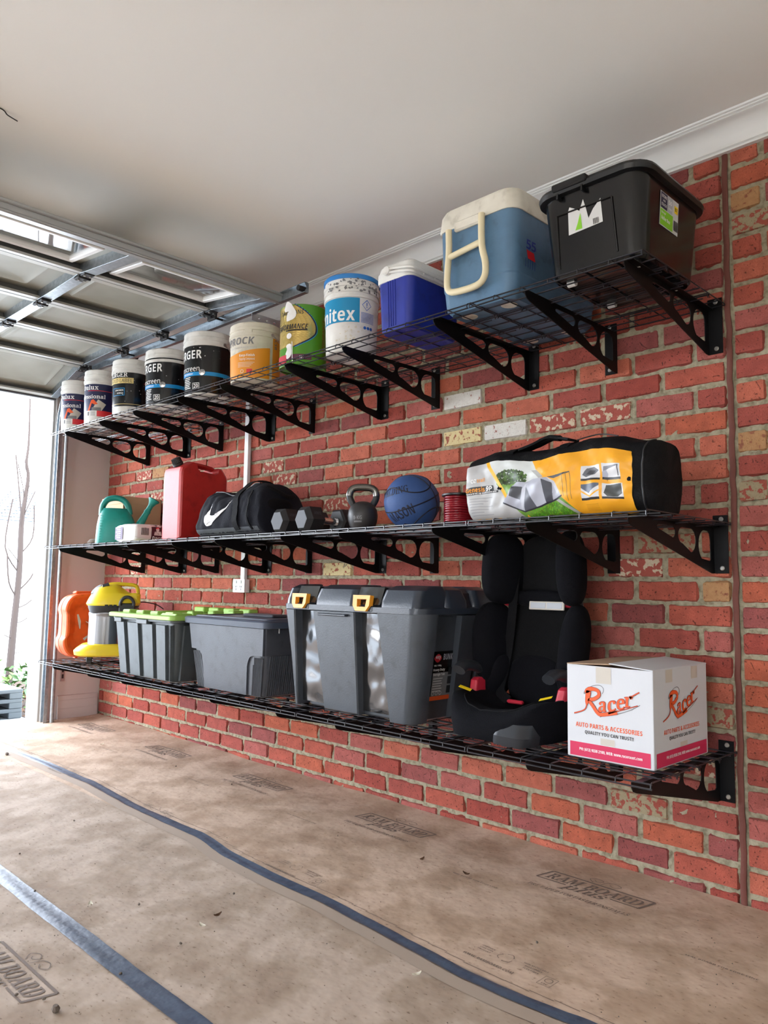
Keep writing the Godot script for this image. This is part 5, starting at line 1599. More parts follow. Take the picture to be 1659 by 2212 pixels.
func make_bin() -> void:
	var at := Vector3(-1.215, TOP + 0.0025, 0.405)
	var o := thing("storage_bin", "glossy black storage bin with torn white sticker, right end of top shelf", "bin", at)
	var b := MB.new()
	var out := [[0.0, 0.158, 0.182, 0.05], [0.01, 0.166, 0.19, 0.055], [0.255, 0.181, 0.222, 0.062], [0.26, 0.183, 0.224, 0.064]]
	var rings := []
	for r in out:
		rings.append(MB.rr(0, r[0], 0, r[1], r[2], r[3], 6))
	rings.append(MB.rr(0, 0.26, 0, 0.178, 0.219, 0.06, 6))
	rings.append(MB.rr(0, 0.02, 0, 0.162, 0.186, 0.05, 6))
	b.loft(rings)
	part("body", b, M.bin_black, o, 30)
	b = MB.new()
	b.loft([MB.rr(0, 0.256, 0, 0.183, 0.224, 0.064, 6), MB.rr(0, 0.259, 0, 0.199, 0.24, 0.076, 6), MB.rr(0, 0.273, 0, 0.203, 0.244, 0.08, 6), MB.rr(0, 0.283, 0, 0.199, 0.24, 0.078, 6), MB.rr(0, 0.286, 0, 0.185, 0.226, 0.066, 6), MB.rr(0, 0.27, 0, 0.178, 0.219, 0.06, 6)])
	part("rim", b, M.bin_rim, o, 30)
	part("handle_clip", MB.new().box(Vector3(-0.115, 0.268, 0.225), Vector3(0.01, 0.292, 0.252), 0.004).box(Vector3(-0.1, 0.242, 0.22), Vector3(-0.094, 0.262, 0.244)).box(Vector3(-0.012, 0.242, 0.22), Vector3(-0.006, 0.262, 0.244)), M.bin_rim, o)
	var fz := func(p: Vector2, q: Vector2) -> Vector3: return Vector3(q.x + p.x, q.y + p.y, 0.19 + 0.032 * (q.y + p.y - 0.01) / 0.235 + 0.001)
	var fx := func(p: Vector2, q: Vector2) -> Vector3: return Vector3(0.166 + 0.015 * (q.y + p.y - 0.01) / 0.235 + 0.001, q.y + p.y, q.x - p.x)
	# panel moulding on the front
	var fr := MB.new()
	for s in [[Vector3(-0.12, 0.03, 0.194), Vector3(-0.115, 0.2, 0.218)], [Vector3(-0.115, 0.2, 0.218), Vector3(0.08, 0.2, 0.218)], [Vector3(0.08, 0.2, 0.218), Vector3(0.086, 0.03, 0.194)]]:
		fr.tube(s, 0.003, 6)
	part("moulding", fr, M.bin_black, o)
	var torn := PackedVector2Array([Vector2(-0.062, -0.045), Vector2(0.06, -0.038), Vector2(0.058, 0.036), Vector2(0.03, 0.012), Vector2(0.012, -0.012), Vector2(0.006, 0.02), Vector2(-0.002, 0.052), Vector2(-0.018, 0.02), Vector2(-0.03, 0.03), Vector2(-0.052, 0.042), Vector2(-0.058, 0.03)])
	var st := part("torn_sticker", lay(MB.new(), shape(torn), fz.bind(Vector2(-0.015, 0.172))), M.sticker, o, 0)
	part("sticker_print", lay(MB.new(), shape(PackedVector2Array([Vector2(-0.03, -0.03), Vector2(-0.005, -0.03), Vector2(-0.008, 0.02), Vector2(-0.02, -0.01)])), func(p): return fz.call(p, Vector2(-0.022, 0.165)) + Vector3(0, 0, 0.0006)), M.lime_print, st, 0)
	var bc := MB.new()
	for i in 7:
		lay(bc, rect(0.034 + i * 0.003, -0.03, 0.0355 + i * 0.003, -0.012), func(p): return fz.call(p, Vector2(-0.022, 0.165)) + Vector3(0, 0, 0.0006))
	part("barcode", bc, M.ink_black, st, 0)
	# price label on the side
	var up := func(p: Vector2) -> Vector3: return fx.call(p, Vector2(0.03, 0.18)) + Vector3(0.0007, 0, 0)
	var up2 := func(p: Vector2) -> Vector3: return fx.call(p, Vector2(0.03, 0.18)) + Vector3(0.0013, 0, 0)
	var lb := part("label", lay(MB.new(), rect(-0.064, -0.056, 0.064, 0.052), fx.bind(Vector2(0.03, 0.18))), M.sticker, o, 0)
	part("label_panel", lay(MB.new(), rect(-0.061, 0.0, -0.016, 0.05), up), M.navy_print, lb, 0)
	part("label_panel", lay(MB.new(), rect(-0.014, 0.0, 0.02, 0.05), up), M.silver_print, lb, 0)
	part("label_panel", lay(MB.new(), rect(-0.061, -0.053, 0.026, -0.003), up), M.lime_print, lb, 0)
	part("price_spot", lay(MB.new(), rect(0.034, 0.012, 0.058, 0.036), up), M.yellow_print, lb, 0)
	for w in [["STORE", 0.036, Vector2(-0.0385, 0.038), 0.009, "ink_white"], ["AND", 0.016, Vector2(-0.0385, 0.025), 0.006, "ink_white"], ["STACK", 0.036, Vector2(-0.0385, 0.012), 0.009, "ink_white"], ["50", 0.022, Vector2(0.003, 0.032), 0.014, "ink_white"], ["LITRE", 0.022, Vector2(0.003, 0.012), 0.006, "ink_white"], ["Storage", 0.03, Vector2(-0.04, -0.014), 0.009, "ink_white"], ["Roller Box", 0.06, Vector2(-0.024, -0.03), 0.012, "ink_white"], ["$7", 0.016, Vector2(0.046, 0.024), 0.013, "ink_black"]]:
		part("lettering", lay(MB.new(), moved(text(w[0], "sansbold", w[3], w[1]), w[2]), up2), M[w[4]], lb, 0)
	bc = MB.new()
	for i in 9:
		lay(bc, rect(0.031 + i * 0.0034, -0.045, 0.0325 + i * 0.0034 + 0.0008 * (i % 3), -0.012), up)
	part("barcode", bc, M.ink_black, lb, 0)
	# little castors between the wires
	for p in [Vector2(-0.11, 0.135), Vector2(0.115, 0.135), Vector2(-0.11, -0.13), Vector2(0.115, -0.13)]:
		part("castor", MB.new().tube([Vector3(p.x - 0.014, -0.004, p.y), Vector3(p.x + 0.014, -0.004, p.y)], 0.011, 14), M.sticker, o)

# ---------------------------------------------------------------- soft and rounded helpers
# closed skin f(u, a): u along, a round (0..1), capped at both ends
func soft(nu: int, na: int, f: Callable) -> MB:
	var rings := []
	for i in nu + 1:
		var r := PackedVector3Array()
		for k in na:
			r.append(f.call(float(i) / nu, float(k) / na))
		rings.append(r)
	return MB.new().loft(rings)

# cushion: a superellipsoid of half sizes h, squareness e1 round y and e2 over the top
func pad(c: Vector3, h: Vector3, e1 := 2.6, e2 := 2.6, turn := Vector3.ZERO, nu := 10, na := 20) -> MB:
	var bs := Basis.from_euler(turn)
	var rings := []
	for i in nu + 1:
		var la := lerpf(-PI / 2 + 0.06, PI / 2 - 0.06, float(i) / nu)
		var cr := pow(cos(la), 2.0 / e2)
		var sy := signf(sin(la)) * pow(absf(sin(la)), 2.0 / e2)
		var r := PackedVector3Array()
		for k in na:
			var a := TAU * k / na
			r.append(c + bs * Vector3(h.x * cr * signf(cos(a)) * pow(absf(cos(a)), 2.0 / e1), h.y * sy, -h.z * cr * signf(sin(a)) * pow(absf(sin(a)), 2.0 / e1)))
		rings.append(r)
	return MB.new().loft(rings)

func hexa(r: float, z: float, turn := 0.0) -> PackedVector3Array:
	var out := PackedVector3Array()
	for i in 6:
		var a := TAU * i / 6 + turn
		out.append(Vector3(r * cos(a), r * sin(a) + 0.866 * 0.066, z))
	return out

func make_mid_shelf() -> void:
	var y := MID + 0.0025
	# stones
	for k in 2:
		var st := thing("stone", ["rounded grey stone at the far left end of the middle shelf", "rounded grey stone touching the teal watering can"][k], "stone", Vector3([-5.06, -4.985][k], y, [0.43, 0.39][k]), k * 0.7, "two grey stones")
		part("stone", soft(8, 14, func(u, a): return Vector3(0.05 * sin((u - 0.5) * PI * 0.94), 0.026 + 0.024 * cos((u - 0.5) * PI * 0.94) * sin(-a * TAU), 0.03 * cos((u - 0.5) * PI * 0.94) * cos(a * TAU)) * (1.0 + 0.08 * sin(a * 9.0 + u * 7.0))), M.pebble, st)
	# watering can; local +x is the way the spout points
	var o := thing("watering_can", "teal plastic watering can with dark rose, at the left end of the middle shelf", "watering can", Vector3(-4.78, y, 0.40), 1.05)
	var b := MB.new()
	var prof := [[0.0, 0.122, 0.09, 0.0, 3.4], [0.006, 0.13, 0.096, 0.0, 3.4], [0.06, 0.128, 0.095, 0.0, 3.2], [0.13, 0.12, 0.09, -0.004, 2.8], [0.18, 0.106, 0.082, -0.010, 2.5], [0.215, 0.092, 0.066, -0.014, 2.3], [0.236, 0.08, 0.05, -0.016, 2.2]]
	var rings := []
	for p in prof:
		rings.append(MB.sup(p[3], p[0], 0, p[1], p[2], p[4], 36))
	rings.append(MB.sup(-0.016, 0.234, 0, 0.068, 0.04, 2.1, 36))
	rings.append(MB.sup(-0.012, 0.16, 0, 0.08, 0.055, 2.1, 36))
	b.loft(rings)
	part("body", b, M.teal, o, 40)
	var hd := smooth_path([Vector3(-0.098, 0.19, 0), Vector3(-0.094, 0.25, 0), Vector3(-0.066, 0.292, 0), Vector3(-0.016, 0.306, 0), Vector3(0.03, 0.294, 0), Vector3(0.062, 0.256, 0), Vector3(0.074, 0.2, 0)], 5)
	part("handle", MB.new().tube(hd, 0.033, 10, false, 0.6), M.teal, o, 60)
	var sp := part("spout", MB.new().add(MB.new().lathe([[0.034, 0.0], [0.028, 0.08], [0.019, 0.185], [0.022, 0.187], [0.021, 0.2], [0.018, 0.205], [0.017, 0.25]], 24), Transform3D(Basis(Vector3.BACK, -0.47), Vector3(0.095, 0.05, 0))), M.teal, o, 30)
	part("rose", MB.new().add(MB.new().lathe([[0.018, 0.24], [0.026, 0.262], [0.038, 0.278], [0.039, 0.284]], 28), Transform3D(Basis(Vector3.BACK, -0.47), Vector3(0.095, 0.05, 0))), M.teal, o, 30)
	part("rose_plate", MB.new().add(MB.new().lathe([[0.0375, 0.2835], [0.036, 0.288], [0.01, 0.291]], 28), Transform3D(Basis(Vector3.BACK, -0.47), Vector3(0.095, 0.05, 0))), M.rose_dark, sp, 30)
	var gm := MB.new()
	for i in 11:
		gm.box(Vector3(-0.1, 0.03 + i * 0.017, 0.079 - i * 0.0006), Vector3(-0.088 + 0.006 * (i % 2), 0.032 + i * 0.017, 0.0845 - i * 0.0006))
	part("level_marks", gm, M.teal, o)
	# cardboard carton behind
	o = thing("carton", "open brown cardboard carton standing behind the teal watering can", "carton", Vector3(-5.02, y, 0.185))
	b = MB.new()
	b.box(Vector3(-0.16, 0, 0.135), Vector3(0.16, 0.33, 0.139)).box(Vector3(-0.16, 0, -0.139), Vector3(0.16, 0.33, -0.135)).box(Vector3(-0.16, 0, -0.139), Vector3(-0.156, 0.33, 0.139)).box(Vector3(0.156, 0, -0.139), Vector3(0.16, 0.33, 0.139)).box(Vector3(-0.16, 0, -0.139), Vector3(0.16, 0.004, 0.139))
	part("carton_walls", b, M.card, o)
	part("flap", MB.new().box(Vector3(0.16, 0.285, -0.13), Vector3(0.164, 0.332, 0.13)).box(Vector3(-0.15, 0.285, 0.139), Vector3(0.15, 0.332, 0.143)), M.card, o)
	# bag of tile glue lying flat
	o = thing("cement_bag", "white and purple paper bag of tile adhesive lying flat against the red fuel can", "bag", Vector3(-4.37, y, 0.36))
	var n := FastNoiseLite.new()
	n.seed = 33
	n.frequency = 9.0
	var bag := func(u: float, a: float) -> Vector3:
		var s := sin(clampf(u, 0.0, 1.0) * PI)
		var k := pow(maxf(s, 0.0), 0.2)
		var an := a * TAU
		var c := cos(an)
		var sn := sin(an)
		var x := 0.135 * signf(c) * pow(absf(c), 0.55) * (0.9 + 0.1 * k)
		var yy := 0.056 + 0.056 * signf(sn) * pow(absf(sn), 0.42) * (0.86 + 0.14 * k)
		var z := lerpf(0.19, -0.19, u)
		var w := n.get_noise_3d(x * 2.0, yy * 2.0, z * 2.0) * 0.008
		return Vector3(x + w, yy + w * 0.4, z)
	part("bag", soft(22, 40, bag), M.bag_paper, o, 70)
	var bf := func(p: Vector2) -> Vector3:
		# on the long side that faces the middle of the garage
		var u := clampf((0.19 - p.x) / 0.38, 0.0, 1.0)
		var best: Vector3 = bag.call(u, 0.0)
		var aa := asin(clampf(signf(p.y - 0.056) * pow(absf((p.y - 0.056) / 0.056), 2.0), -1, 1)) / TAU
		best = bag.call(u, fposmod(aa, 1.0))
		return best + Vector3(0.0022, 0, 0)
	var flip := func(p: Vector2) -> Vector3: return bf.call(Vector2(-p.x, p.y)) 
	var flip2 := func(p: Vector2) -> Vector3: return bf.call(Vector2(-p.x, p.y)) + Vector3(0.0012, 0, 0)
	var grid := func(x0: float, y0: float, x1: float, y1: float) -> PackedVector2Array:
		var out := PackedVector2Array()
		for i in 6:
			out.append_array(rect(x0, lerpf(y0, y1, i / 6.0), x1, lerpf(y0, y1, (i + 1) / 6.0), 10))
		return out
	part("printed_panel", lay(MB.new(), grid.call(-0.09, 0.012, 0.12, 0.103), flip), M.bag_maroon, o, 70)
	part("lettering", lay(MB.new(), moved(text("Davco", "sansbold", 0.02, 0.062), Vector2(-0.05, 0.03)), flip2), M.ink_white, o, 0)
	var fig := MB.new()
	lay(fig, disc(Vector2(-0.05, 0.074), 0.011, 12), flip2)
	lay(fig, shape(PackedVector2Array([Vector2(-0.074, 0.046), Vector2(-0.024, 0.046), Vector2(-0.03, 0.064), Vector2(-0.068, 0.064)])), flip2)
	part("printed_figure", fig, M.sticker, o, 0)
	part("printed_figure", lay(MB.new(), shape(PackedVector2Array([Vector2(-0.062, 0.078), Vector2(-0.038, 0.078), Vector2(-0.042, 0.088), Vector2(-0.058, 0.088)])), flip2), M.red_print, o, 0)
	part("round_mark", lay(MB.new(), ring2(Vector2(0.01, 0.075), 0.015, 0.003), flip2), M.sticker, o, 0)
	var barcode := MB.new()
	for i in 10:
		lay(barcode, rect(-0.155 + i * 0.005, 0.045, -0.1525 + i * 0.005, 0.08), flip2)
	part("barcode", barcode, M.ink_black, o, 0)
	# purple print on the end that faces the room
	var ef := func(p: Vector2) -> Vector3: return Vector3(p.x, p.y, 0.1945)
	part("printed_end", lay(MB.new(), rect(-0.116, 0.018, -0.02, 0.094), ef), M.bag_purple, o, 0)
	var et := MB.new()
	for i in 6:
		lay(et, rect(-0.105 + 0.012 * (i % 2), 0.086 - i * 0.012, -0.045, 0.091 - i * 0.012), func(p): return Vector3(p.x, p.y, 0.1955))
	part("small_print", et, M.ink_white, o, 0)
	# red fuel can
	o = thing("fuel_can", "tall faded red plastic fuel can with black cap, between glue bag and duffel", "fuel can", Vector3(-3.935, y, 0.345))
	var oc := [Vector2(0.155, 0.012), Vector2(0.155, 0.385), Vector2(0.147, 0.412), Vector2(0.078, 0.45), Vector2(0.062, 0.446), Vector2(0.05, 0.415), Vector2(0.03, 0.402), Vector2(-0.075, 0.394), Vector2(-0.092, 0.405), Vector2(-0.1, 0.43), Vector2(-0.115, 0.43), Vector2(-0.15, 0.385), Vector2(-0.155, 0.37), Vector2(-0.155, 0.012), Vector2(-0.145, 0.0), Vector2(0.145, 0.0)]
	var hole := PackedVector2Array()
	for q_ in smooth_path([Vector2(0.05, 0.437), Vector2(0.03, 0.41), Vector2(0.0, 0.402), Vector2(-0.07, 0.398), Vector2(-0.088, 0.405), Vector2(-0.085, 0.418), Vector2(0.0, 0.428)], 4, true):
		hole.append(q_)
	var side_ := PackedVector2Array()
	for p in oc:
		side_.append(Vector2(-p.x, p.y))
	# slices from side to side, rounded at the long edges
	b = MB.new()
	var tz := Transform3D(Basis(Vector3(0, 0, -1), Vector3(0, 1, 0), Vector3(1, 0, 0)), Vector3.ZERO)
	var inner: Array = Geometry2D.offset_polygon(side_, -0.012, Geometry2D.JOIN_ROUND)
	var mid_ := side_
	if Geometry2D.is_polygon_clockwise(mid_):
		mid_.reverse()
	b.prism(mid_, 0.156, tz)
	var inn := PackedVector2Array()
	for p in mid_:
		inn.append((p - Vector2(0, 0.22)) * Vector2(0.915, 0.945) + Vector2(0, 0.22))
	for sg in [-1.0, 1.0]:
		var ra := PackedVector3Array()
		var rb := PackedVector3Array()
		var rc := PackedVector3Array()
		for i in mid_.size():
			ra.append(tz * Vector3(mid_[i].x, mid_[i].y, 0.0778 * sg))
			var h := mid_[i].lerp(inn[i], 0.35)
			rb.append(tz * Vector3(h.x, h.y, 0.094 * sg))
			rc.append(tz * Vector3(inn[i].x, inn[i].y, 0.101 * sg))
		if sg > 0:
			b.loft([ra, rb, rc], false, false)
		else:
			b.loft([rc, rb, ra], false, false)
		# side cheeks stop below the handle opening
		var cheek := []
		for i in inn.size():
			cheek.append(inn[i])
		var cp := PackedVector2Array(cheek)
		b.prism(cp, 0.004, tz.translated_local(Vector3(0, 0, 0.099 * sg)))
	part("body", b, M.jerry_red, o, 32)
	part("carry_handle", MB.new().tube(smooth_path([Vector3(0, 0.425, 0.085), Vector3(0, 0.444, 0.062), Vector3(0, 0.446, 0.03), Vector3(0, 0.436, -0.07), Vector3(0, 0.428, -0.1), Vector3(0, 0.405, -0.125)], 5), 0.03, 12, false, 0.5, Vector3.UP), M.jerry_red, o, 60)
	var cap_tr := Transform3D(Basis(Vector3.RIGHT, 0.5), Vector3(0.0, 0.43, 0.115))
	var cap_ := part("cap", MB.new().add(MB.new().lathe([[0.026, 0.0], [0.031, 0.002], [0.031, 0.014], [0.026, 0.016], [0.026, 0.03], [0.024, 0.046], [0.012, 0.048]], 18), cap_tr), M.cap_black, o, 25)
	var kn := MB.new()
	for i in 18:
		var a := TAU * i / 18
		kn.add(MB.new().tube([Vector3(cos(a) * 0.0265, 0.017, sin(a) * 0.0265), Vector3(cos(a) * 0.0255, 0.044, sin(a) * 0.0255)], 0.0022, 5), cap_tr)
	part("grip_ridges", kn, M.cap_black, cap_)
	var js := func(p: Vector2, q: Vector2) -> Vector3: return Vector3(0.1022, q.y + p.y, q.x - p.x)
	var em := MB.new()
	lay(em, text("GASOLINE", "sansbold", 0.026, 0.15), js.bind(Vector2(-0.01, 0.335)))
	part("moulded_letters", em, M.jerry_red, o, 0)
	part("moulded_ring", lay(MB.new(), ring2(Vector2.ZERO, 0.035, 0.004), js.bind(Vector2(0.05, 0.25))), M.jerry_red, o, 0)
	# duffel bag
	o = thing("duffel_bag", "black sports duffel bag with large white tick emblem on its end panel", "duffel bag", Vector3(-3.36, y, 0.36))
	n = FastNoiseLite.new()
	n.seed = 51
	n.frequency = 7.0
	n.fractal_octaves = 3
	var duf := func(u: float, a: float) -> Vector3:
		var x := lerpf(-0.31, 0.31, u)
		var top := 0.255 - 0.055 * pow(clampf((0.10 - u) / 0.1, 0, 1), 2.0) - 0.028 * exp(-pow((u - 0.42) / 0.14, 2.0)) + 0.02 * exp(-pow((u - 0.8) / 0.14, 2.0)) - 0.03 * pow(clampf((u - 0.9) / 0.1, 0, 1), 2.0)
		var en := pow(maxf(1.0 - pow(absf(u - 0.5) * 2.0, 9.0), 0.0), 0.3) * 0.25 + 0.75
		var an := a * TAU
		var c := cos(an)
		var sn := sin(an)
		var z := 0.168 * signf(c) * pow(absf(c), 0.72)
		var yy := top / 2 + top / 2 * signf(sn) * pow(absf(sn), 0.62)
		# leans in towards the top
		z *= lerpf(1.0, 0.74, pow(clampf(yy / 0.26, 0, 1), 1.6))
		x += (0.5 - u) * 0.10 * clampf(yy / 0.26, 0, 1) * clampf(absf(u - 0.5) * 2.0, 0, 1)
		var w := n.get_noise_3d(x * 1.6, yy * 0.8, z * 1.2) * 0.013 * clampf(yy / 0.08, 0.0, 1.0) + n.get_noise_3d(x * 5.0, yy * 2.0, z * 5.0) * 0.005 * clampf(yy / 0.08, 0.0, 1.0)
		return Vector3(x, maxf(yy * lerpf(0.92, 1.0, en) + w * 0.5, 0.0), z * en + w)
	part("bag", soft(46, 56, duf), M.duffel_cloth, o, 75)
	# side panel in front, darker base band, straps, zip
	var df := func(p: Vector2, lift: float) -> Vector3:
		# point of the front skin above x = p.x at height p.y
		var u := clampf((p.x + 0.31) / 0.62, 0.02, 0.98)
		var lo := 0.0
		var hi := 0.25
		for i in 18:
			var m := (lo + hi) / 2
			if duf.call(u, fposmod(m - 0.25 * (0.0 if m >= 0 else 0.0), 1.0)).y < p.y:
				lo = m
			else:
				hi = m
		if p.y < duf.call(u, 0.0).y:
			lo = -0.25
			hi = 0.0
			for i in 18:
				var m := (lo + hi) / 2
				if duf.call(u, fposmod(m, 1.0)).y < p.y:
					lo = m
				else:
					hi = m
		return duf.call(u, fposmod((lo + hi) / 2, 1.0)) + Vector3(0, lift * 0.3, lift)
	var tick := PackedVector2Array()
	for p in smooth_path([Vector2(-0.20, 0.075), Vector2(-0.185, 0.058), Vector2(-0.155, 0.06), Vector2(-0.11, 0.082)], 6):
		tick.append(p)
	for p in smooth_path([Vector2(-0.06, 0.12), Vector2(0.0, 0.165)], 4):
		tick.append(p)
	for p in smooth_path([Vector2(0.0, 0.165), Vector2(-0.07, 0.128), Vector2(-0.125, 0.107), Vector2(-0.155, 0.105), Vector2(-0.165, 0.118), Vector2(-0.168, 0.16)], 5):
		tick.append(p)
	for p in smooth_path([Vector2(-0.19, 0.125), Vector2(-0.203, 0.095)], 3):
		tick.append(p)
	var tk := MB.new()
	var tt := PackedVector2Array()
	for p in shape(tick):
		tt.append(p * Vector2(1.15, 1.15) + Vector2(0.045, -0.005))
	# cut into small pieces so that it follows the cloth
	for i in range(0, tt.size(), 3):
		var a := tt[i]
		var c := tt[i + 1]
		var d := tt[i + 2]
		for r_ in 4:
			for s_ in 4 - r_:
				var f0 := func(i_, j_): return a + (c - a) * (i_ / 4.0) + (d - a) * (j_ / 4.0)
				lay(tk, PackedVector2Array([f0.call(r_, s_), f0.call(r_ + 1, s_), f0.call(r_, s_ + 1)]), df.bind(0.003))
				if r_ + s_ < 3:
					lay(tk, PackedVector2Array([f0.call(r_ + 1, s_), f0.call(r_ + 1, s_ + 1), f0.call(r_, s_ + 1)]), df.bind(0.003))
	part("emblem", tk, M.swoosh_white, o, 0)
	var band := MB.new()
	for i in 30:
		for k in 3:
			var xa := lerpf(-0.30, 0.27, i / 30.0)
			var xb := lerpf(-0.30, 0.27, (i + 1) / 30.0)
			var ya := 0.004 + k * 0.014
			band.q(df.call(Vector2(xa, ya), 0.002), df.call(Vector2(xb, ya), 0.002), df.call(Vector2(xb, ya + 0.014), 0.002), df.call(Vector2(xa, ya + 0.014), 0.002))
	part("base_band", band, M.duffel_base, o, 70)
	for xs in [[0.10, 0.03], [0.22, 0.0]]:
		var ribbon := []
		for k in 13:
			ribbon.append(df.call(Vector2(xs[0] - k * 0.002, 0.03 + k * 0.0165), 0.006))
		if xs[1] > 0:
			ribbon.append_array([Vector3(0.06, 0.262, 0.07), Vector3(0.055, 0.285, 0.04), Vector3(0.06, 0.298, 0.0), Vector3(0.085, 0.29, -0.05), Vector3(0.095, 0.262, -0.09)])
		part("strap", ribbon_mesh(smooth_path(ribbon, 3), 0.042 if xs[1] > 0 else 0.012, Vector3.RIGHT), M.bag_black, o, 60)
	var zp := []
	for k in 26:
		var u := lerpf(0.03, 0.80, k / 25.0)
		zp.append(duf.call(u, 0.19) + Vector3(0, 0.003, 0.002))
	part("zip", MB.new().tube(zp, 0.004, 6), M.cap_black, o)
	var pk := pad(Vector3(0.255, 0.15, 0.02), Vector3(0.035, 0.045, 0.10), 2.4, 2.2)
	part("end_pocket", pk, M.bag_black, o, 60)
	var knot := MB.new()
	knot.tube(smooth_path([Vector3(0.18, 0.262, 0.02), Vector3(0.23, 0.25, 0.06), Vector3(0.27, 0.225, 0.03), Vector3(0.29, 0.2, -0.02), Vector3(0.27, 0.215, -0.07), Vector3(0.22, 0.25, -0.05)], 5), 0.014, 8, false, 0.5)
	part("end_grip", knot, M.bag_black, o, 60)
	# hexagonal dumb-bells, front heads to the room
	var dlabels := ["black hexagonal dumbbell nearer the duffel bag, its number hidden", "black hexagonal dumbbell nearer the kettlebell, showing its chrome grip"]
	var db: Node3D
	for k in 2:
		if k == 0:
			db = thing("dumbbell", dlabels[0], "dumbbell", Vector3(-2.885, y, 0.40), 0.0, "pair of hexagonal dumbbells")
			for sg in [1.0, -1.0]:
				var hx := MB.new()
				var zz := [0.052, 0.06, 0.125, 0.147]
				var rr_ := [0.056, 0.066, 0.066, 0.046]
				rings = []
				for i in 4:
					rings.append(hexa(rr_[i], zz[i]))
				if sg < 0:
					rings = []
					for i in [3, 2, 1, 0]:
						rings.append(hexa(rr_[i], -zz[i]))
				hx.loft(rings)
				var hp := part("head", hx, M.hex_rubber, db, 12)
				var hf := MB.new()
				var hr := hexa(0.0445, 0.1478 * sg)
				if sg < 0:
					hr.reverse()
				hf.cap(hr, false)
				part("end_face", hf, M.hex_face, hp, 0)
				var facet := func(p: Vector2) -> Vector3: return Basis(Vector3.BACK, -PI / 3) * Vector3(p.x * 0 + p.y, 0.0579, -p.x) + Vector3(0, 0.866 * 0.066, 0.0925 * sg)
				part("lettering", lay(MB.new(), text("10KG", "sansbold", 0.016, 0.04), facet), M.hex_face, hp, 0)
			part("grip", MB.new().tube([Vector3(0, 0.0572, -0.054), Vector3(0, 0.0572, -0.035), Vector3(0, 0.0572, 0.035), Vector3(0, 0.0572, 0.054)], 0.0155, 16), M.chrome, db)
			part("collar", MB.new().tube([Vector3(0, 0.0572, -0.054), Vector3(0, 0.0572, -0.048)], 0.024, 16).tube([Vector3(0, 0.0572, 0.048), Vector3(0, 0.0572, 0.054)], 0.024, 16), M.chrome, db)
		else:
			var d2 := copy(db, Vector3(-2.70, y, 0.40), dlabels[1])
			d2.rotation.y = -0.06
	# kettlebell
	o = thing("kettlebell", "grey-black kettlebell with chrome-capped handle, left of the blue basketball", "kettlebell", Vector3(-2.42, y, 0.44), atan2(2.42, 2.29))
	part("bell", MB.new().lathe([[0.036, 0.0], [0.042, 0.002], [0.056, 0.02], [0.0635, 0.045], [0.065, 0.066], [0.061, 0.09], [0.05, 0.108], [0.034, 0.12], [0.015, 0.126]], 36), M.kettle_vinyl, o, 40)
	var kh := smooth_path([Vector3(-0.034, 0.1, 0), Vector3(-0.05, 0.125, 0), Vector3(-0.058, 0.15, 0), Vector3(-0.05, 0.176, 0), Vector3(-0.025, 0.187, 0), Vector3(0.025, 0.187, 0), Vector3(0.05, 0.176, 0), Vector3(0.058, 0.15, 0), Vector3(0.05, 0.125, 0), Vector3(0.034, 0.1, 0)], 6)
	part("handle", MB.new().tube(kh, 0.0145, 14, false, 1.0, Vector3.BACK), M.cap_black, o, 60)
	part("handle_cap", MB.new().tube(kh.slice(12, 43), 0.0156, 14, false, 1.0, Vector3.BACK), mat("dark_chrome", rgb(120, 118, 114), 0.22, 0.9), o, 60)
	var kf := func(p: Vector2) -> Vector3:
		var a := -0.35 + p.x / 0.064
		var yy := 0.052 + p.y
		var r := 0.0652 - 0.004 * pow(absf(yy - 0.062) / 0.03, 2.0)
		return Vector3(r * sin(a), yy, r * cos(a)) * Vector3(1.006, 1, 1.006)
	part("lettering", lay(lay(MB.new(), text("8·KG", "sansbold", 0.016, 0.038), kf), moved(rect(-0.018, -0.004, 0.018, 0.003, 4), Vector2(0, -0.016)), kf), M.ink_grey, o, 0)
	# basketball
	o = thing("basketball", "blue rubber basketball with black seams and black lettering on the middle shelf", "basketball", Vector3(-2.22, y + 0.118, 0.345), atan2(2.22, 2.387))
	var R := 0.118
	part("ball", pad(Vector3.ZERO, Vector3.ONE * R, 2.0, 2.0, Vector3.ZERO, 28, 48), M.ball_blue, o, 80)
	var tilt := Basis(Vector3.BACK, 0.36) * Basis(Vector3.RIGHT, 0.25)
	var sm := MB.new()
	var seam := func(pts: Array) -> void:
		sm.tube(pts, 0.003, 6, true)
	for k in 2:
		var c := []
		for i in 64:
			var a := TAU * i / 64
			c.append(tilt * ((Vector3(cos(a), 0, sin(a)) if k == 0 else Vector3(0, cos(a), sin(a)).rotated(Vector3.UP, 0.95)) * (R - 0.0004)))
		seam.call(c)
	for s in [-1.0, 1.0]:
		var c := []
		for i in 64:
			var a := TAU * i / 64
			var yy: float = s * (0.56 + 0.22 * cos(2.0 * a + 1.3))
			var rr := sqrt(1 - yy * yy)
			c.append(tilt * (Vector3(cos(a) * rr, yy, sin(a) * rr) * (R - 0.0004)))
		seam.call(c)
	part("seam", sm, M.ball_seam, o, 60)
	var bl := func(p: Vector2, q: Vector3) -> Vector3:
		var lon := q.x + p.x / R
		var lat := q.y + p.y / R
		return Basis(Vector3.BACK, q.z) * Vector3(sin(lon) * cos(lat), sin(lat), cos(lon) * cos(lat)) * (R + 0.0007)
	part("lettering", lay(MB.new(), text("SPALDING", "serifbold", 0.033, 0.17), bl.bind(Vector3(-0.78, 0.44, 0.2))), M.ball_seam, o, 0)
	part("lettering", lay(MB.new(), text("MASON", "sansbold", 0.044, 0.13), bl.bind(Vector3(-0.62, -0.3, 0.42))), M.ball_seam, o, 0)
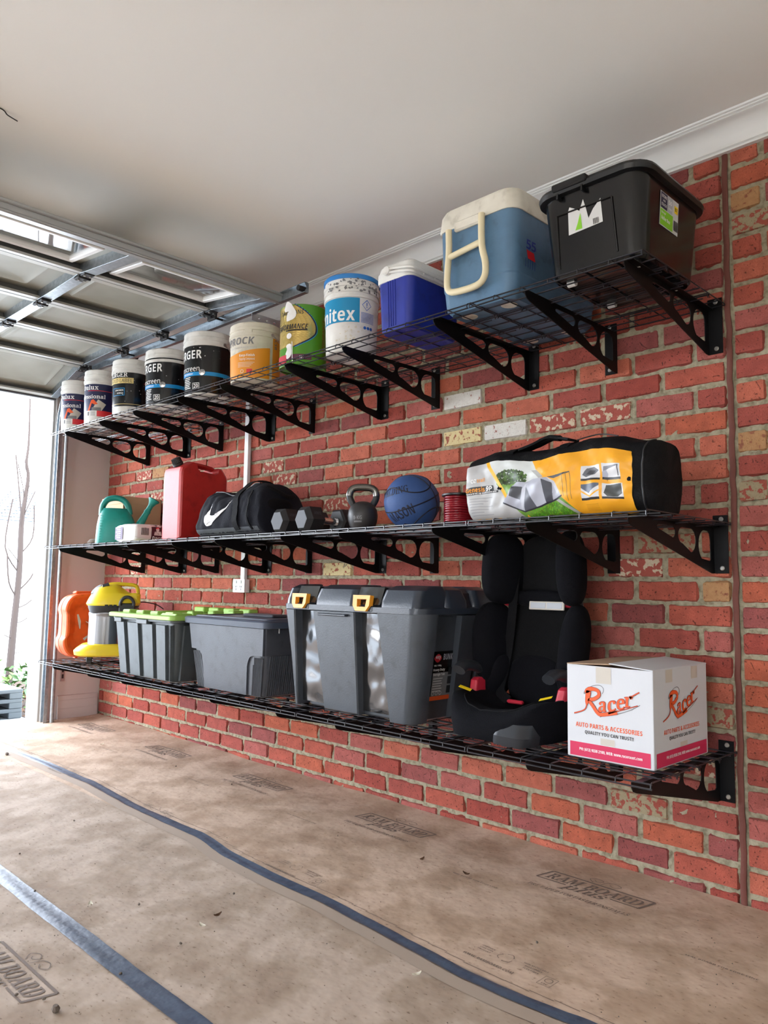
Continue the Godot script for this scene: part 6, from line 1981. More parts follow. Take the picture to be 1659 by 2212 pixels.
	# reel of red wire
	o = thing("wire_reel", "black reel wound with glossy dark red wire, between the basketball and the tent bag", "reel", Vector3(-1.925, y, 0.39))
	part("flange", MB.new().lathe([[0.066, 0.0], [0.068, 0.002], [0.068, 0.006], [0.066, 0.008]], 36), M.reel_black, o, 30)
	part("flange", MB.new().lathe([[0.066, 0.118], [0.069, 0.12], [0.069, 0.125], [0.066, 0.127], [0.02, 0.127], [0.018, 0.115]], 36), M.reel_black, o, 30)
	var co := MB.new()
	co.lathe([[0.053, 0.008], [0.053, 0.118]], 30, Vector3.ZERO, false, false)
	for i in 12:
		var c := []
		for k in 30:
			var a := TAU * k / 30
			c.append(Vector3(cos(a) * 0.056, 0.0125 + i * 0.0091 + 0.0012 * sin(a + i), sin(a) * 0.056))
		co.tube(c, 0.0052, 7, true)
	part("wire_coil", co, M.coil_red, o, 60)
	make_tent()

func film_material() -> StandardMaterial3D:
	var m := mat("film", Color(0.95, 0.95, 0.96, 0.08), 0.06)
	m.transparency = BaseMaterial3D.TRANSPARENCY_ALPHA
	return m

func MB_mirror(p: PackedVector2Array) -> PackedVector2Array:
	var out := PackedVector2Array()
	for q_ in p:
		out.append(Vector2(-q_.x, q_.y))
	if Geometry2D.is_polygon_clockwise(out):
		out.reverse()
	return out

# flat band along a path, w wide along the direction across, a little thick
func ribbon_mesh(path: Array, w: float, across: Vector3, thick := 0.0018) -> MB:
	var rings := []
	for i in path.size():
		var d: Vector3 = (path[mini(i + 1, path.size() - 1)] - path[maxi(i - 1, 0)]).normalized()
		var s := (across - d * across.dot(d)).normalized()
		var nn := d.cross(s)
		rings.append(PackedVector3Array([path[i] + s * w / 2 - nn * thick, path[i] + s * w / 2 + nn * thick, path[i] - s * w / 2 + nn * thick, path[i] - s * w / 2 - nn * thick]))
	return MB.new().loft(rings)

# ---------------------------------------------------------------- the tent in its bag
func fill(im: Image, pts: Array, c: Color) -> void:
	var p := []
	for q_ in pts:
		p.append(Vector2(q_.x * im.get_width(), (1.0 - q_.y) * im.get_height()))
	var y0 := 1e9
	var y1 := -1e9
	for q_ in p:
		y0 = minf(y0, q_.y)
		y1 = maxf(y1, q_.y)
	for y in range(maxi(int(y0), 0), mini(int(y1) + 1, im.get_height())):
		var xs := []
		for i in p.size():
			var a: Vector2 = p[i]
			var b: Vector2 = p[(i + 1) % p.size()]
			if (a.y <= y + 0.5) != (b.y <= y + 0.5):
				xs.append(a.x + (y + 0.5 - a.y) / (b.y - a.y) * (b.x - a.x))
		xs.sort()
		for i in range(0, xs.size() - 1, 2):
			var xa := maxi(int(xs[i]), 0)
			var xb := mini(int(ceil(xs[i + 1])), im.get_width())
			if xb > xa:
				im.fill_rect(Rect2i(xa, y, xb - xa, 1), c)

func pv(a: Array) -> Array:
	var out := []
	for i in range(0, a.size(), 2):
		out.append(Vector2(a[i], a[i + 1]))
	return out

func tent_print() -> ImageTexture:
	var im := Image.create(1024, 352, false, Image.FORMAT_RGB8)
	im.fill(rgb(232, 162, 30))
	var r := RandomNumberGenerator.new()
	r.seed = 77
	# grey left, meadow with trees, pale sky
	fill(im, pv([0, 0, 0.40, 0, 0.30, 0.3, 0.15, 1, 0, 1]), rgb(178, 178, 178))
	fill(im, pv([0.15, 1, 0.43, 1, 0.50, 0.62, 0.62, 0.28, 0.71, 0, 0.37, 0, 0.27, 0.36]), rgb(198, 202, 200))
	fill(im, pv([0.2, 0.62, 0.45, 0.62, 0.52, 0.5, 0.62, 0.28, 0.71, 0, 0.37, 0, 0.27, 0.36]), rgb(104, 146, 56))
	fill(im, pv([0.38, 0, 0.55, 0.24, 0.64, 0.2, 0.70, 0]), rgb(78, 124, 36))
	for i in 420:
		var c := Vector2(r.randf_range(0.2, 0.395), r.randf_range(0.60, 0.84))
		if absf(c.x - 0.3) * 2.2 + absf(c.y - 0.7) > 0.27:
			continue
		var g := r.randf_range(0.5, 1.2)
		fill(im, [c + Vector2(-0.008, 0), c + Vector2(0, 0.022), c + Vector2(0.008, 0), c + Vector2(0, -0.02)], Color(0.25 * g, 0.36 * g, 0.14 * g))
	for i in 260:
		var c := Vector2(r.randf_range(0.38, 0.69), r.randf_range(0.02, 0.24))
		if c.y < 0.35 - absf(c.x - 0.52) * 2.0:
			fill(im, [c, c + Vector2(0.004, 0.03), c + Vector2(0.006, 0)], Color(0.3 + r.randf() * 0.2, 0.55 + r.randf() * 0.15, 0.15))
	# yellow stripe, grey edge stripe
	fill(im, pv([0.128, 1, 0.152, 1, 0.29, 0.33, 0.27, 0.33]), rgb(246, 176, 36))
	fill(im, pv([0.37, 0, 0.40, 0, 0.385, 0.06]), rgb(246, 176, 36))
	fill(im, pv([0.43, 0.83, 0.465, 0.82, 0.51, 0.68, 0.485, 0.66]), rgb(160, 160, 156))
	fill(im, pv([0.575, 0.27, 0.60, 0.27, 0.715, 0.0, 0.69, 0.0]), rgb(160, 160, 156))
	# the tent: body, fly panels, mesh windows, guy-line awning
	fill(im, pv([0.247, 0.277, 0.305, 0.559, 0.342, 0.632, 0.40, 0.623, 0.444, 0.673, 0.532, 0.659, 0.573, 0.577, 0.615, 0.314, 0.551, 0.245, 0.376, 0.105]), rgb(158, 160, 172))
	fill(im, pv([0.40, 0.60, 0.444, 0.673, 0.505, 0.665, 0.52, 0.24, 0.455, 0.177]), rgb(172, 174, 186))
	fill(im, pv([0.40, 0.536, 0.455, 0.177, 0.375, 0.127, 0.372, 0.3]), rgb(84, 86, 96))
	fill(im, pv([0.372, 0.50, 0.40, 0.60, 0.376, 0.105, 0.36, 0.15]), rgb(178, 180, 190))
	fill(im, pv([0.305, 0.559, 0.375, 0.545, 0.356, 0.327, 0.284, 0.40]), rgb(58, 60, 66))
	fill(im, pv([0.499, 0.641, 0.559, 0.555, 0.56, 0.255, 0.52, 0.236]), rgb(66, 68, 78))
	fill(im, pv([0.532, 0.659, 0.573, 0.577, 0.60, 0.40, 0.59, 0.36, 0.56, 0.55]), rgb(184, 186, 196))
	fill(im, pv([0.247, 0.29, 0.376, 0.125, 0.376, 0.1, 0.247, 0.262]), rgb(40, 40, 50))
	fill(im, pv([0.376, 0.125, 0.551, 0.265, 0.62, 0.325, 0.62, 0.30, 0.551, 0.24, 0.376, 0.1]), rgb(40, 40, 50))
	fill(im, pv([0.532, 0.665, 0.662, 0.69, 0.665, 0.675, 0.573, 0.62]), rgb(70, 72, 80))
	for s in [[0.64, 0.69, 0.656, 0.22], [0.662, 0.68, 0.676, 0.24], [0.618, 0.67, 0.63, 0.3]]:
		fill(im, pv([s[0], s[1], s[0] + 0.002, s[1], s[2] + 0.002, s[3], s[2], s[3]]), rgb(110, 96, 60))
	# four inset pictures
	for q_ in [[0.727, 0.509, 0.832, 0.741], [0.844, 0.518, 0.944, 0.759], [0.727, 0.209, 0.828, 0.455], [0.843, 0.209, 0.952, 0.457]]:
		fill(im, pv([q_[0], q_[1], q_[2], q_[1], q_[2], q_[3], q_[0], q_[3]]), rgb(206, 206, 208))
		fill(im, pv([q_[0], q_[1], q_[2], q_[1], q_[2], q_[1] + 0.035, q_[0], q_[1] + 0.035]), rgb(34, 34, 38))
	fill(im, pv([0.735, 0.6, 0.76, 0.70, 0.80, 0.715, 0.825, 0.66, 0.80, 0.60, 0.755, 0.565]), rgb(96, 98, 104))
	fill(im, pv([0.755, 0.6, 0.775, 0.665, 0.81, 0.66, 0.79, 0.6]), rgb(60, 62, 68))
	fill(im, pv([0.855, 0.71, 0.935, 0.74, 0.935, 0.725, 0.87, 0.665, 0.848, 0.6]), rgb(120, 122, 130))
	fill(im, pv([0.844, 0.63, 0.865, 0.66, 0.875, 0.6, 0.87, 0.553, 0.844, 0.553]), rgb(160, 162, 176))
	fill(im, pv([0.93, 0.73, 0.934, 0.73, 0.934, 0.57, 0.93, 0.57]), rgb(60, 60, 66))
	fill(im, pv([0.727, 0.40, 0.77, 0.31, 0.828, 0.42, 0.828, 0.455, 0.727, 0.455]), rgb(78, 86, 104))
	fill(im, pv([0.727, 0.36, 0.775, 0.27, 0.828, 0.36, 0.828, 0.34, 0.775, 0.248, 0.727, 0.335]), rgb(244, 170, 40))
	fill(im, pv([0.853, 0.30, 0.862, 0.43, 0.945, 0.452, 0.945, 0.30, 0.92, 0.25, 0.87, 0.25]), rgb(62, 66, 66))
	# black title plate
	fill(im, pv([0, 0.465, 0.215, 0.465, 0.215, 0.505, 0.185, 0.505, 0.178, 0.6, 0, 0.6]), rgb(52, 52, 54))
	for i in 7:
		fill(im, pv([0.02, 0.40 - i * 0.05, 0.17 - 0.03 * (i % 3), 0.40 - i * 0.05, 0.17 - 0.03 * (i % 3), 0.385 - i * 0.05, 0.02, 0.385 - i * 0.05]), rgb(150, 150, 152))
	for i in 6:
		fill(im, pv([0.745, 0.15 - i * 0.018, 0.815, 0.15 - i * 0.018, 0.815, 0.143 - i * 0.018, 0.745, 0.143 - i * 0.018]), rgb(206, 140, 20))
	for i in 5:
		fill(im, pv([0.02 + i * 0.07, 0.0, 0.06 + i * 0.07, 0.0, 0.065 + i * 0.07, 0.028, 0.025 + i * 0.07, 0.028]), rgb(226, 160, 40) if i < 3 else rgb(60, 50, 40))
	return ImageTexture.create_from_image(im)

func make_tent() -> void:
	var y := MID + 0.0025
	var o := thing("tent_bag", "long black tent carry bag with yellow and grey printed front on the middle shelf", "tent bag", Vector3(-1.4175, y, 0.425))
	var n := FastNoiseLite.new()
	n.seed = 91
	n.frequency = 6.0
	n.fractal_octaves = 3
	var sec := func(u: float, yv: float, wide: float) -> float:
		# how far the bag reaches to the front at height yv (0..1)
		var t := absf(yv - 0.48) / 0.53
		return wide * pow(maxf(1.0 - pow(t, 4.6), 0.0), 0.42)
	var top := func(u: float) -> float: return 0.238 + 0.016 * sin(u * PI) + 0.012 * sin(u * 11.0)
	var skin_ := func(u: float, a: float) -> Vector3:
		var x := lerpf(-0.345, 0.362, u)
		var endf := pow(maxf(1.0 - pow(clampf((u - 0.90) / 0.1, 0, 1), 2.5), 0.0), 0.45) * pow(maxf(1.0 - pow(clampf((0.02 - u) / 0.02, 0, 1), 2.5), 0.0), 0.45)
		endf = lerpf(0.62, 1.0, endf)
		var h: float = top.call(u) * lerpf(0.9, 1.0, endf)
		var an := a * TAU
		var yv := 0.5 + 0.5 * signf(sin(an)) * pow(absf(sin(an)), 0.62)
		var z: float = sec.call(u, yv, 0.128) * (1.0 if cos(an) >= 0 else -1.0)
		z *= pow(absf(cos(an)), 0.12) * endf
		var w := n.get_noise_3d(x * 1.5, yv * 0.4, z) * 0.014
		return Vector3(x + (w if u > 0.9 else 0.0), yv * h + w * 0.3 * clampf(yv * 4.0, 0, 1), z + w)
	part("bag", soft(52, 56, skin_), M.tent_cloth, o, 75)
	var front := func(u: float, v: float) -> Vector3:
		var uu := lerpf(0.012, 0.915, u)
		var lim := asin(pow(0.84, 1.0 / 0.62)) / TAU
		var yv := lerpf(0.015, 0.80, v)
		var s := (yv - 0.5) / 0.5
		var a := asin(signf(s) * pow(absf(s), 1.0 / 0.62)) / TAU
		var p: Vector3 = skin_.call(uu, fposmod(a, 1.0))
		return p + Vector3(0, 0.001 * s, 0.003)
	var pm := mat("tent_print", Color.WHITE, 0.38)
	pm.albedo_texture = tent_print()
	put("printed_front", sheet(60, 26, front), pm, o)
	var on := func(p: Vector2) -> Vector3: return front.call(p.x, p.y) + Vector3(0, 0, 0.0014)
	for w in [["OZ", "ink_white", Vector2(0.052, 0.71), 0.07, 0.034], ["trail", "orange_print", Vector2(0.1, 0.71), 0.07, 0.05], ["Genesis", "orange_print", Vector2(0.062, 0.552), 0.085, 0.12], ["9P", "ink_white", Vector2(0.152, 0.55), 0.085, 0.038], ["quick to set up multi-room tent", "ink_white", Vector2(0.105, 0.485), 0.035, 0.2]]:
		part("lettering", lay(MB.new(), moved(text(w[0], "sansbold", w[3], w[4]), w[2]), on), M[w[1]], o, 0)
	for s in [0.24, 0.55]:
		var pts := []
		for k in 9:
			pts.append(skin_.call(s, lerpf(0.13, 0.37, k / 8.0)) + Vector3(0, 0.002, 0))
		part("strap", ribbon_mesh(pts, 0.035, Vector3.RIGHT), M.bag_black, o, 60)
	var hd := smooth_path([Vector3(-0.155, 0.248, 0.05), Vector3(-0.10, 0.262, 0.045), Vector3(-0.05, 0.282, 0.03), Vector3(0.0, 0.275, 0.03), Vector3(0.05, 0.262, 0.045)], 5)
	part("grip", ribbon_mesh(hd, 0.05, Vector3.BACK, 0.004), M.bag_black, o, 60)
	part("grip_wrap", MB.new().tube([Vector3(-0.085, 0.275, 0.036), Vector3(-0.05, 0.285, 0.03), Vector3(-0.01, 0.278, 0.03)], 0.017, 10, false, 0.6), M.bag_black, o, 60)
	var cord := smooth_path([Vector3(0.06, 0.262, 0.04), Vector3(0.12, 0.28, 0.0), Vector3(0.2, 0.262, 0.02)], 6)
	part("cord", MB.new().tube(cord, 0.0022, 6), M.cap_black, o)
	var zp := []
	for k in 21:
		zp.append(skin_.call(0.955, lerpf(-0.2, 0.24, k / 20.0)) + Vector3(0.003, 0, 0.002))
	part("zip", MB.new().tube(zp, 0.003, 6), M.cap_black, o)

func make_low_shelf() -> void:
	var y := LOW + 0.0025
	# orange power-tool case on its edge, its hollow side turned to the room
	var o := thing("tool_case", "orange plastic tool case standing on edge at the far left of the lowest shelf", "case", Vector3(-5.36, y, 0.29))
	var oct := func(x: float, k: float, dz: float) -> PackedVector3Array:
		# waisted outline in (z, y); anticlockwise seen from +x
		var out := PackedVector3Array()
		var pts := [Vector2(0.10, 0.0), Vector2(0.17, 0.02), Vector2(0.205, 0.07), Vector2(0.212, 0.12), Vector2(0.196, 0.16), Vector2(0.196, 0.29), Vector2(0.205, 0.33), Vector2(0.19, 0.385), Vector2(0.15, 0.425), Vector2(0.08, 0.44), Vector2(-0.08, 0.44), Vector2(-0.15, 0.425), Vector2(-0.19, 0.385), Vector2(-0.205, 0.33), Vector2(-0.196, 0.29), Vector2(-0.196, 0.16), Vector2(-0.212, 0.12), Vector2(-0.205, 0.07), Vector2(-0.17, 0.02), Vector2(-0.10, 0.0)]
		var loop := smooth_path(pts, 3, true)
		loop.reverse()
		for p in loop:
			out.append(Vector3(x, 0.22 + (p.y - 0.22) * k + 0.006, -(p.x) * k + dz))
		out.reverse()
		return out
	var b := MB.new()
	b.loft([oct.call(-0.075, 0.9, 0.0), oct.call(-0.07, 0.965, 0.0), oct.call(-0.004, 1.0, 0.0), oct.call(-0.003, 0.985, 0.0), oct.call(0.003, 0.985, 0.0), oct.call(0.004, 1.0, 0.0), oct.call(0.066, 0.985, 0.0), oct.call(0.074, 0.95, 0.0), oct.call(0.074, 0.88, 0.0), oct.call(0.03, 0.62, 0.0), oct.call(0.028, 0.56, 0.0)])
	part("shell", b, M.case_orange, o, 34)
	part("carry_handle", MB.new().box(Vector3(-0.03, 0.438, -0.02), Vector3(0.03, 0.46, 0.12), 0.008), M.case_orange, o)
	part("catch", MB.new().box(Vector3(-0.02, -0.003, 0.08), Vector3(0.02, 0.012, 0.1), 0.003), M.case_orange, o)
	var sc := MB.new()
	var cf := func(p: Vector2) -> Vector3: return Vector3(0.0295 + 0.0005, p.y, -p.x)
	lay(sc, stroke([Vector2(-0.10, 0.30), Vector2(-0.085, 0.25), Vector2(-0.08, 0.2)], [0.012, 0.02, 0.006]), cf)
	lay(sc, stroke([Vector2(-0.04, 0.25), Vector2(0.01, 0.22), Vector2(0.04, 0.235)], [0.004, 0.012, 0.004]), cf)
	lay(sc, stroke([Vector2(0.02, 0.2), Vector2(-0.005, 0.16), Vector2(-0.05, 0.125)], [0.006, 0.008, 0.02]), cf)
	part("paint_scuff", sc, M.sticker, o, 0)
	# wet and dry vacuum
	o = thing("vacuum_cleaner", "yellow and black wet vacuum with steel drum, between orange case and green-lidded tub", "vacuum", Vector3(-4.90, y, 0.345), atan2(4.9, 2.387))
	b = MB.new()
	var bs := [[0.05, 0.17, 0.13, 0.9], [0.06, 0.195, 0.15, 1.0], [0.085, 0.2, 0.152, 1.0], [0.10, 0.185, 0.148, 1.0], [0.125, 0.15, 0.14, 0.5], [0.13, 0.13, 0.128, 0.2]]
	var rings := []
	for r in bs:
		rings.append(MB.sup(-0.03, r[0], 0, r[1], r[2], 3.0, 44))
	b.loft(rings)
	part("base", b, M.vac_yellow, o, 34)
	for p in [Vector2(-0.13, 0.09), Vector2(0.08, 0.1), Vector2(-0.13, -0.09), Vector2(0.08, -0.1)]:
		var ca := MB.new()
		ca.tube([Vector3(p.x - 0.012, 0.02, p.y), Vector3(p.x + 0.012, 0.02, p.y)], 0.02, 16)
		ca.box(Vector3(p.x - 0.018, 0.015, p.y - 0.014), Vector3(p.x + 0.018, 0.056, p.y + 0.014), 0.004)
		part("castor", ca, M.vac_black, o)
	part("drum", MB.new().lathe([[0.122, 0.115], [0.124, 0.12], [0.122, 0.30], [0.125, 0.315], [0.125, 0.33]], 48, Vector3(-0.025, 0, 0)), M.drum_steel, o, 40)
	b = MB.new()
	for r in [[0.325, 0.12, 0.115, 0.0], [0.332, 0.135, 0.125, 0.0], [0.36, 0.155, 0.135, 0.005], [0.385, 0.165, 0.14, 0.005]]:
		rings.append(null)
	rings = []
	for r in [[0.322, 0.12, 0.115, -0.02], [0.334, 0.14, 0.128, -0.005], [0.36, 0.158, 0.136, 0.004], [0.384, 0.164, 0.139, 0.006], [0.387, 0.150, 0.126, 0.006]]:
		rings.append(MB.sup(r[3], r[0], 0, r[1], r[2], 2.6, 44))
	part("motor_ring", MB.new().loft(rings), M.vac_black, o, 30)
	rings = []
	for r in [[0.375, 0.165, 0.14, 0.004], [0.386, 0.169, 0.143, 0.002], [0.42, 0.158, 0.138, 0.006], [0.45, 0.148, 0.126, 0.012], [0.458, 0.115, 0.12, -0.015], [0.485, 0.088, 0.105, -0.026], [0.505, 0.055, 0.08, -0.022], [0.514, 0.028, 0.045, -0.018]]:
		rings.append(MB.sup(r[3], r[0], 0, r[1], r[2], 2.7, 44))
	part("hood", MB.new().loft(rings), M.vac_yellow, o, 40)
	part("tail_block", MB.new().loft([MB.rr(0.10, 0.39, 0, 0.07, 0.12, 0.03), MB.rr(0.10, 0.448, 0, 0.068, 0.115, 0.03), MB.rr(0.10, 0.455, 0, 0.06, 0.105, 0.025)]), M.vac_yellow, o)
	part("carry_handle", MB.new().tube(smooth_path([Vector3(-0.05, 0.503, 0.0), Vector3(0.0, 0.514, 0.0), Vector3(0.08, 0.512, 0.0), Vector3(0.135, 0.505, 0.0), Vector3(0.152, 0.48, 0.0), Vector3(0.155, 0.445, 0.0)], 5), 0.019, 10, false, 0.65), M.vac_yellow, o, 60)
	var hood_front := func(p: Vector2) -> Vector3: return Vector3(p.x, p.y, 0.147 - 0.55 * maxf(p.y - 0.415, 0.0) - 0.9 * pow(absf(p.x - 0.006) / 0.165, 3.0) * 0.12)
	part("air_inlet", MB.new().add(MB.new().lathe([[0.03, 0.0], [0.03, 0.006], [0.024, 0.007]], 22), Transform3D(Basis(Vector3.BACK, 0.75) * Basis(Vector3.RIGHT, 0.5), Vector3(-0.104, 0.476, 0.05)).scaled_local(Vector3(1.4, 1, 0.8))), M.vac_black, o)
	part("switch", MB.new().add(MB.new().box(Vector3(-0.022, 0, -0.012), Vector3(0.022, 0.016, 0.012), 0.003), Transform3D(Basis(Vector3.BACK, 0.35) * Basis(Vector3.RIGHT, 0.75), Vector3(-0.048, 0.499, 0.07))), M.seat_plastic, o)
	var wh := MB.new()
	var arch := []
	for i in 15:
		var a := -0.1 + (PI + 0.2) * i / 14
		arch.append(Vector3(0.085 + 0.042 * cos(a), 0.382 + 0.05 * sin(a), 0.145))
	wh.tube(arch, 0.011, 8)
	wh.box(Vector3(0.035, 0.33, 0.11), Vector3(0.135, 0.392, 0.146), 0.006)
	part("hose_holder", wh, M.vac_black, o)
	part("vent_slots", MB.new().box(Vector3(-0.05, 0.362, 0.134), Vector3(-0.03, 0.382, 0.146)).box(Vector3(-0.024, 0.362, 0.134), Vector3(-0.004, 0.382, 0.1465)).box(Vector3(0.002, 0.362, 0.134), Vector3(0.022, 0.382, 0.1465)), M.ink_black, o)
	var badge := MB.new()
	lay(badge, text("KARCHER", "sansbold", 0.009, 0.05), func(p): return hood_front.call(p + Vector2(-0.105, 0.40)) + Vector3(-0.012, 0, -0.018))
	part("lettering", badge, M.ink_black, o, 0)
	part("power_cord", MB.new().tube(smooth_path([Vector3(0.165, 0.395, -0.06), Vector3(0.23, 0.39, -0.08), Vector3(0.3, 0.366, -0.1), Vector3(0.36, 0.31, -0.13), Vector3(0.4, 0.22, -0.15)], 5), 0.0035, 6), M.cap_black, o)
	make_green_tub()
	make_grey_tub()
	make_trunk()
	make_seat()
	make_carton()

func make_green_tub() -> void:
	var y := LOW + 0.0025
	var o := thing("storage_tub", "dark grey ribbed storage tub with bright green lid, right of the yellow vacuum", "tub", Vector3(-4.01, y, 0.32))
	var rings := []
	for r in [[0.0, 0.275, 0.236, 0.03], [0.006, 0.284, 0.245, 0.034], [0.325, 0.33, 0.272, 0.04]]:
		rings.append(MB.rr(0, r[0], 0, r[1], r[2], r[3], 4))
	part("body", MB.new().loft(rings), M.tub_grey, o, 30)
	# proud panels on the front and side with dark slots between
	var pn := [[-0.281, -0.196, -0.305, -0.21], [-0.157, -0.04, -0.17, -0.045], [0.002, 0.11, 0.002, 0.118], [0.146, 0.238, 0.155, 0.255], [0.278, 0.284, 0.3, 0.31]]
	for p in pn:
		var f := MB.new()
		var z0 := 0.242
		var z1 := 0.268
		f.loft([PackedVector3Array([Vector3(p[0], 0.008, z0), Vector3(p[1], 0.008, z0), Vector3(p[3], 0.305, z1), Vector3(p[2], 0.305, z1)]), PackedVector3Array([Vector3(p[0] + 0.003, 0.012, z0 + 0.019), Vector3(p[1] - 0.003, 0.012, z0 + 0.019), Vector3(p[3] - 0.003, 0.302, z1 + 0.019), Vector3(p[2] + 0.003, 0.302, z1 + 0.019)])])
		part("front_panel", f, M.tub_grey, o, 20)
	for k in 4:
		var za := 0.215 - k * 0.118
		var f := MB.new()
		f.loft([PackedVector3Array([Vector3(0.28, 0.008, za), Vector3(0.28, 0.008, za - 0.08), Vector3(0.322, 0.305, za - 0.085), Vector3(0.322, 0.305, za + 0.005)]), PackedVector3Array([Vector3(0.3, 0.012, za - 0.003), Vector3(0.3, 0.012, za - 0.077), Vector3(0.34, 0.302, za - 0.082), Vector3(0.34, 0.302, za + 0.002)])])
		part("side_panel", f, M.tub_grey, o, 20)
	var rm := MB.new()
	rm.loft([MB.rr(0, 0.316, 0, 0.335, 0.28, 0.04), MB.rr(0, 0.319, 0, 0.352, 0.294, 0.045), MB.rr(0, 0.332, 0, 0.354, 0.296, 0.045), MB.rr(0, 0.335, 0, 0.345, 0.288, 0.04)])
	for x in [[-0.30, -0.215], [-0.04, 0.08]]:
		rm.box(Vector3(x[0], 0.302, 0.275), Vector3(x[1], 0.328, 0.302), 0.003)
	part("rim", rm, M.tub_grey, o, 25)
	var ld := MB.new()
	ld.loft([MB.rr(-0.006, 0.33, 0, 0.358, 0.302, 0.03), MB.rr(-0.006, 0.334, 0, 0.366, 0.312, 0.035), MB.rr(-0.006, 0.352, 0, 0.366, 0.312, 0.035), MB.rr(-0.006, 0.356, 0, 0.36, 0.304, 0.03), MB.rr(-0.006, 0.356, 0, 0.336, 0.28, 0.03), MB.rr(-0.006, 0.344, 0, 0.328, 0.27, 0.03)])
	part("lid", ld, M.tub_green, o, 25)
	for k in 4:
		var x := -0.28 + k * 0.16
		part("lid_block", MB.new().box(Vector3(x, 0.346, 0.2), Vector3(x + 0.085, 0.372, 0.262), 0.005), M.tub_green, o)
		part("lid_block", MB.new().box(Vector3(x + 0.02, 0.346, -0.262), Vector3(x + 0.125, 0.382, -0.2), 0.005), M.tub_green, o)
	for k in 3:
		part("lid_block", MB.new().box(Vector3(0.27, 0.346, 0.1 - k * 0.13), Vector3(0.33, 0.378, 0.17 - k * 0.13), 0.005), M.tub_green, o)
	part("lid_plate", MB.new().box(Vector3(0.16, 0.346, 0.14), Vector3(0.33, 0.366, 0.27), 0.01), M.tub_green, o)

func make_grey_tub() -> void:
	var y := LOW + 0.0025
	var o := thing("storage_tub", "plain grey storage tub with flat slate-blue lid and ribbed lower corners", "tub", Vector3(-3.275, y, 0.31))
	var rings := []
	for r in [[0.0, 0.272, 0.205, 0.03], [0.006, 0.28, 0.213, 0.035], [0.33, 0.325, 0.238, 0.04]]:
		rings.append(MB.rr(0, r[0], 0, r[1], r[2], r[3], 4))
	part("body", MB.new().loft(rings), M.tub_slate, o, 30)
	# upper body stands a little proud; its lower edge arches over the ribbed corners
	var face := PackedVector2Array()
	for p in [Vector2(-0.20, 0.004), Vector2(0.165, 0.004), Vector2(0.18, 0.14)]:
		face.append(p)
	for p in smooth_path([Vector2(0.185, 0.155), Vector2(0.205, 0.185), Vector2(0.24, 0.194)], 4):
		face.append(p)
	face.append_array(PackedVector2Array([Vector2(0.307, 0.196), Vector2(0.322, 0.322), Vector2(-0.322, 0.322), Vector2(-0.307, 0.196), Vector2(-0.25, 0.194)]))
	for p in smooth_path([Vector2(-0.235, 0.19), Vector2(-0.213, 0.165), Vector2(-0.205, 0.13)], 4):
		face.append(p)
	var fp := MB.new()
	var tri_ := Geometry2D.triangulate_polygon(face)
	var up := func(p: Vector2, d: float) -> Vector3: return Vector3(p.x, p.y, 0.2125 + 0.025 * p.y / 0.33 + d)
	for i in range(0, tri_.size(), 3):
		var t3 := PackedVector2Array([face[tri_[i]], face[tri_[i + 1]], face[tri_[i + 2]]])
		lay(fp, t3, up.bind(0.009))
	for i in face.size():
		var a := face[i]
		var c := face[(i + 1) % face.size()]
		fp.q(up.call(a, -0.002), up.call(c, -0.002), up.call(c, 0.009), up.call(a, 0.009))
	part("front_panel", fp, M.tub_slate, o, 25)
	part("side_panel", MB.new().loft([PackedVector3Array([Vector3(0.305, 0.196, 0.222), Vector3(0.305, 0.196, -0.222), Vector3(0.322, 0.322, -0.235), Vector3(0.322, 0.322, 0.235)]), PackedVector3Array([Vector3(0.315, 0.198, 0.222), Vector3(0.315, 0.198, -0.222), Vector3(0.333, 0.322, -0.235), Vector3(0.333, 0.322, 0.235)])]), M.tub_slate, o, 20)
	var rib := MB.new()
	for k in 9:
		for s in [-1.0, 1.0]:
			var x0: float = s * (0.268 - k * 0.0095)
			var x1: float = s * (0.298 - k * 0.0105)
			if s > 0 and k > 7:
				continue
			rib.tube([Vector3(x0, 0.006, 0.2135), Vector3(x1, 0.185 if k < 7 else 0.15, 0.2275)], 0.0036, 5)
	for k in 34:
		var z := 0.19 - k * 0.0115
		rib.tube([Vector3(0.281, 0.006, z), Vector3(0.307, 0.192, z)], 0.0036, 5)
	var rp := part("corner_ribs", rib, M.tub_slate, o)
	rp.set_meta("kind", "stuff")
	var ld := MB.new()
	ld.loft([MB.rr(0.0, 0.322, 0, 0.335, 0.25, 0.03), MB.rr(0.003, 0.326, 0, 0.366, 0.262, 0.035), MB.rr(0.003, 0.352, 0, 0.369, 0.266, 0.038), MB.rr(0.003, 0.359, 0, 0.36, 0.256, 0.034), MB.rr(0, 0.360, 0, 0.33, 0.22, 0.03), MB.rr(0, 0.366, 0, 0.325, 0.215, 0.03), MB.rr(0, 0.367, 0, 0.30, 0.19, 0.03), MB.rr(0, 0.362, 0, 0.292, 0.182, 0.03)])
	part("lid", ld, M.lid_slate, o, 25)
	part("lid_grip", MB.new().box(Vector3(-0.12, 0.36, -0.04), Vector3(0.14, 0.377, 0.06), 0.008), M.tub_slate, o)
	part("catch_tab", MB.new().box(Vector3(0.33, 0.30, 0.16), Vector3(0.336, 0.33, 0.166), 0.002), M.sticker, o)

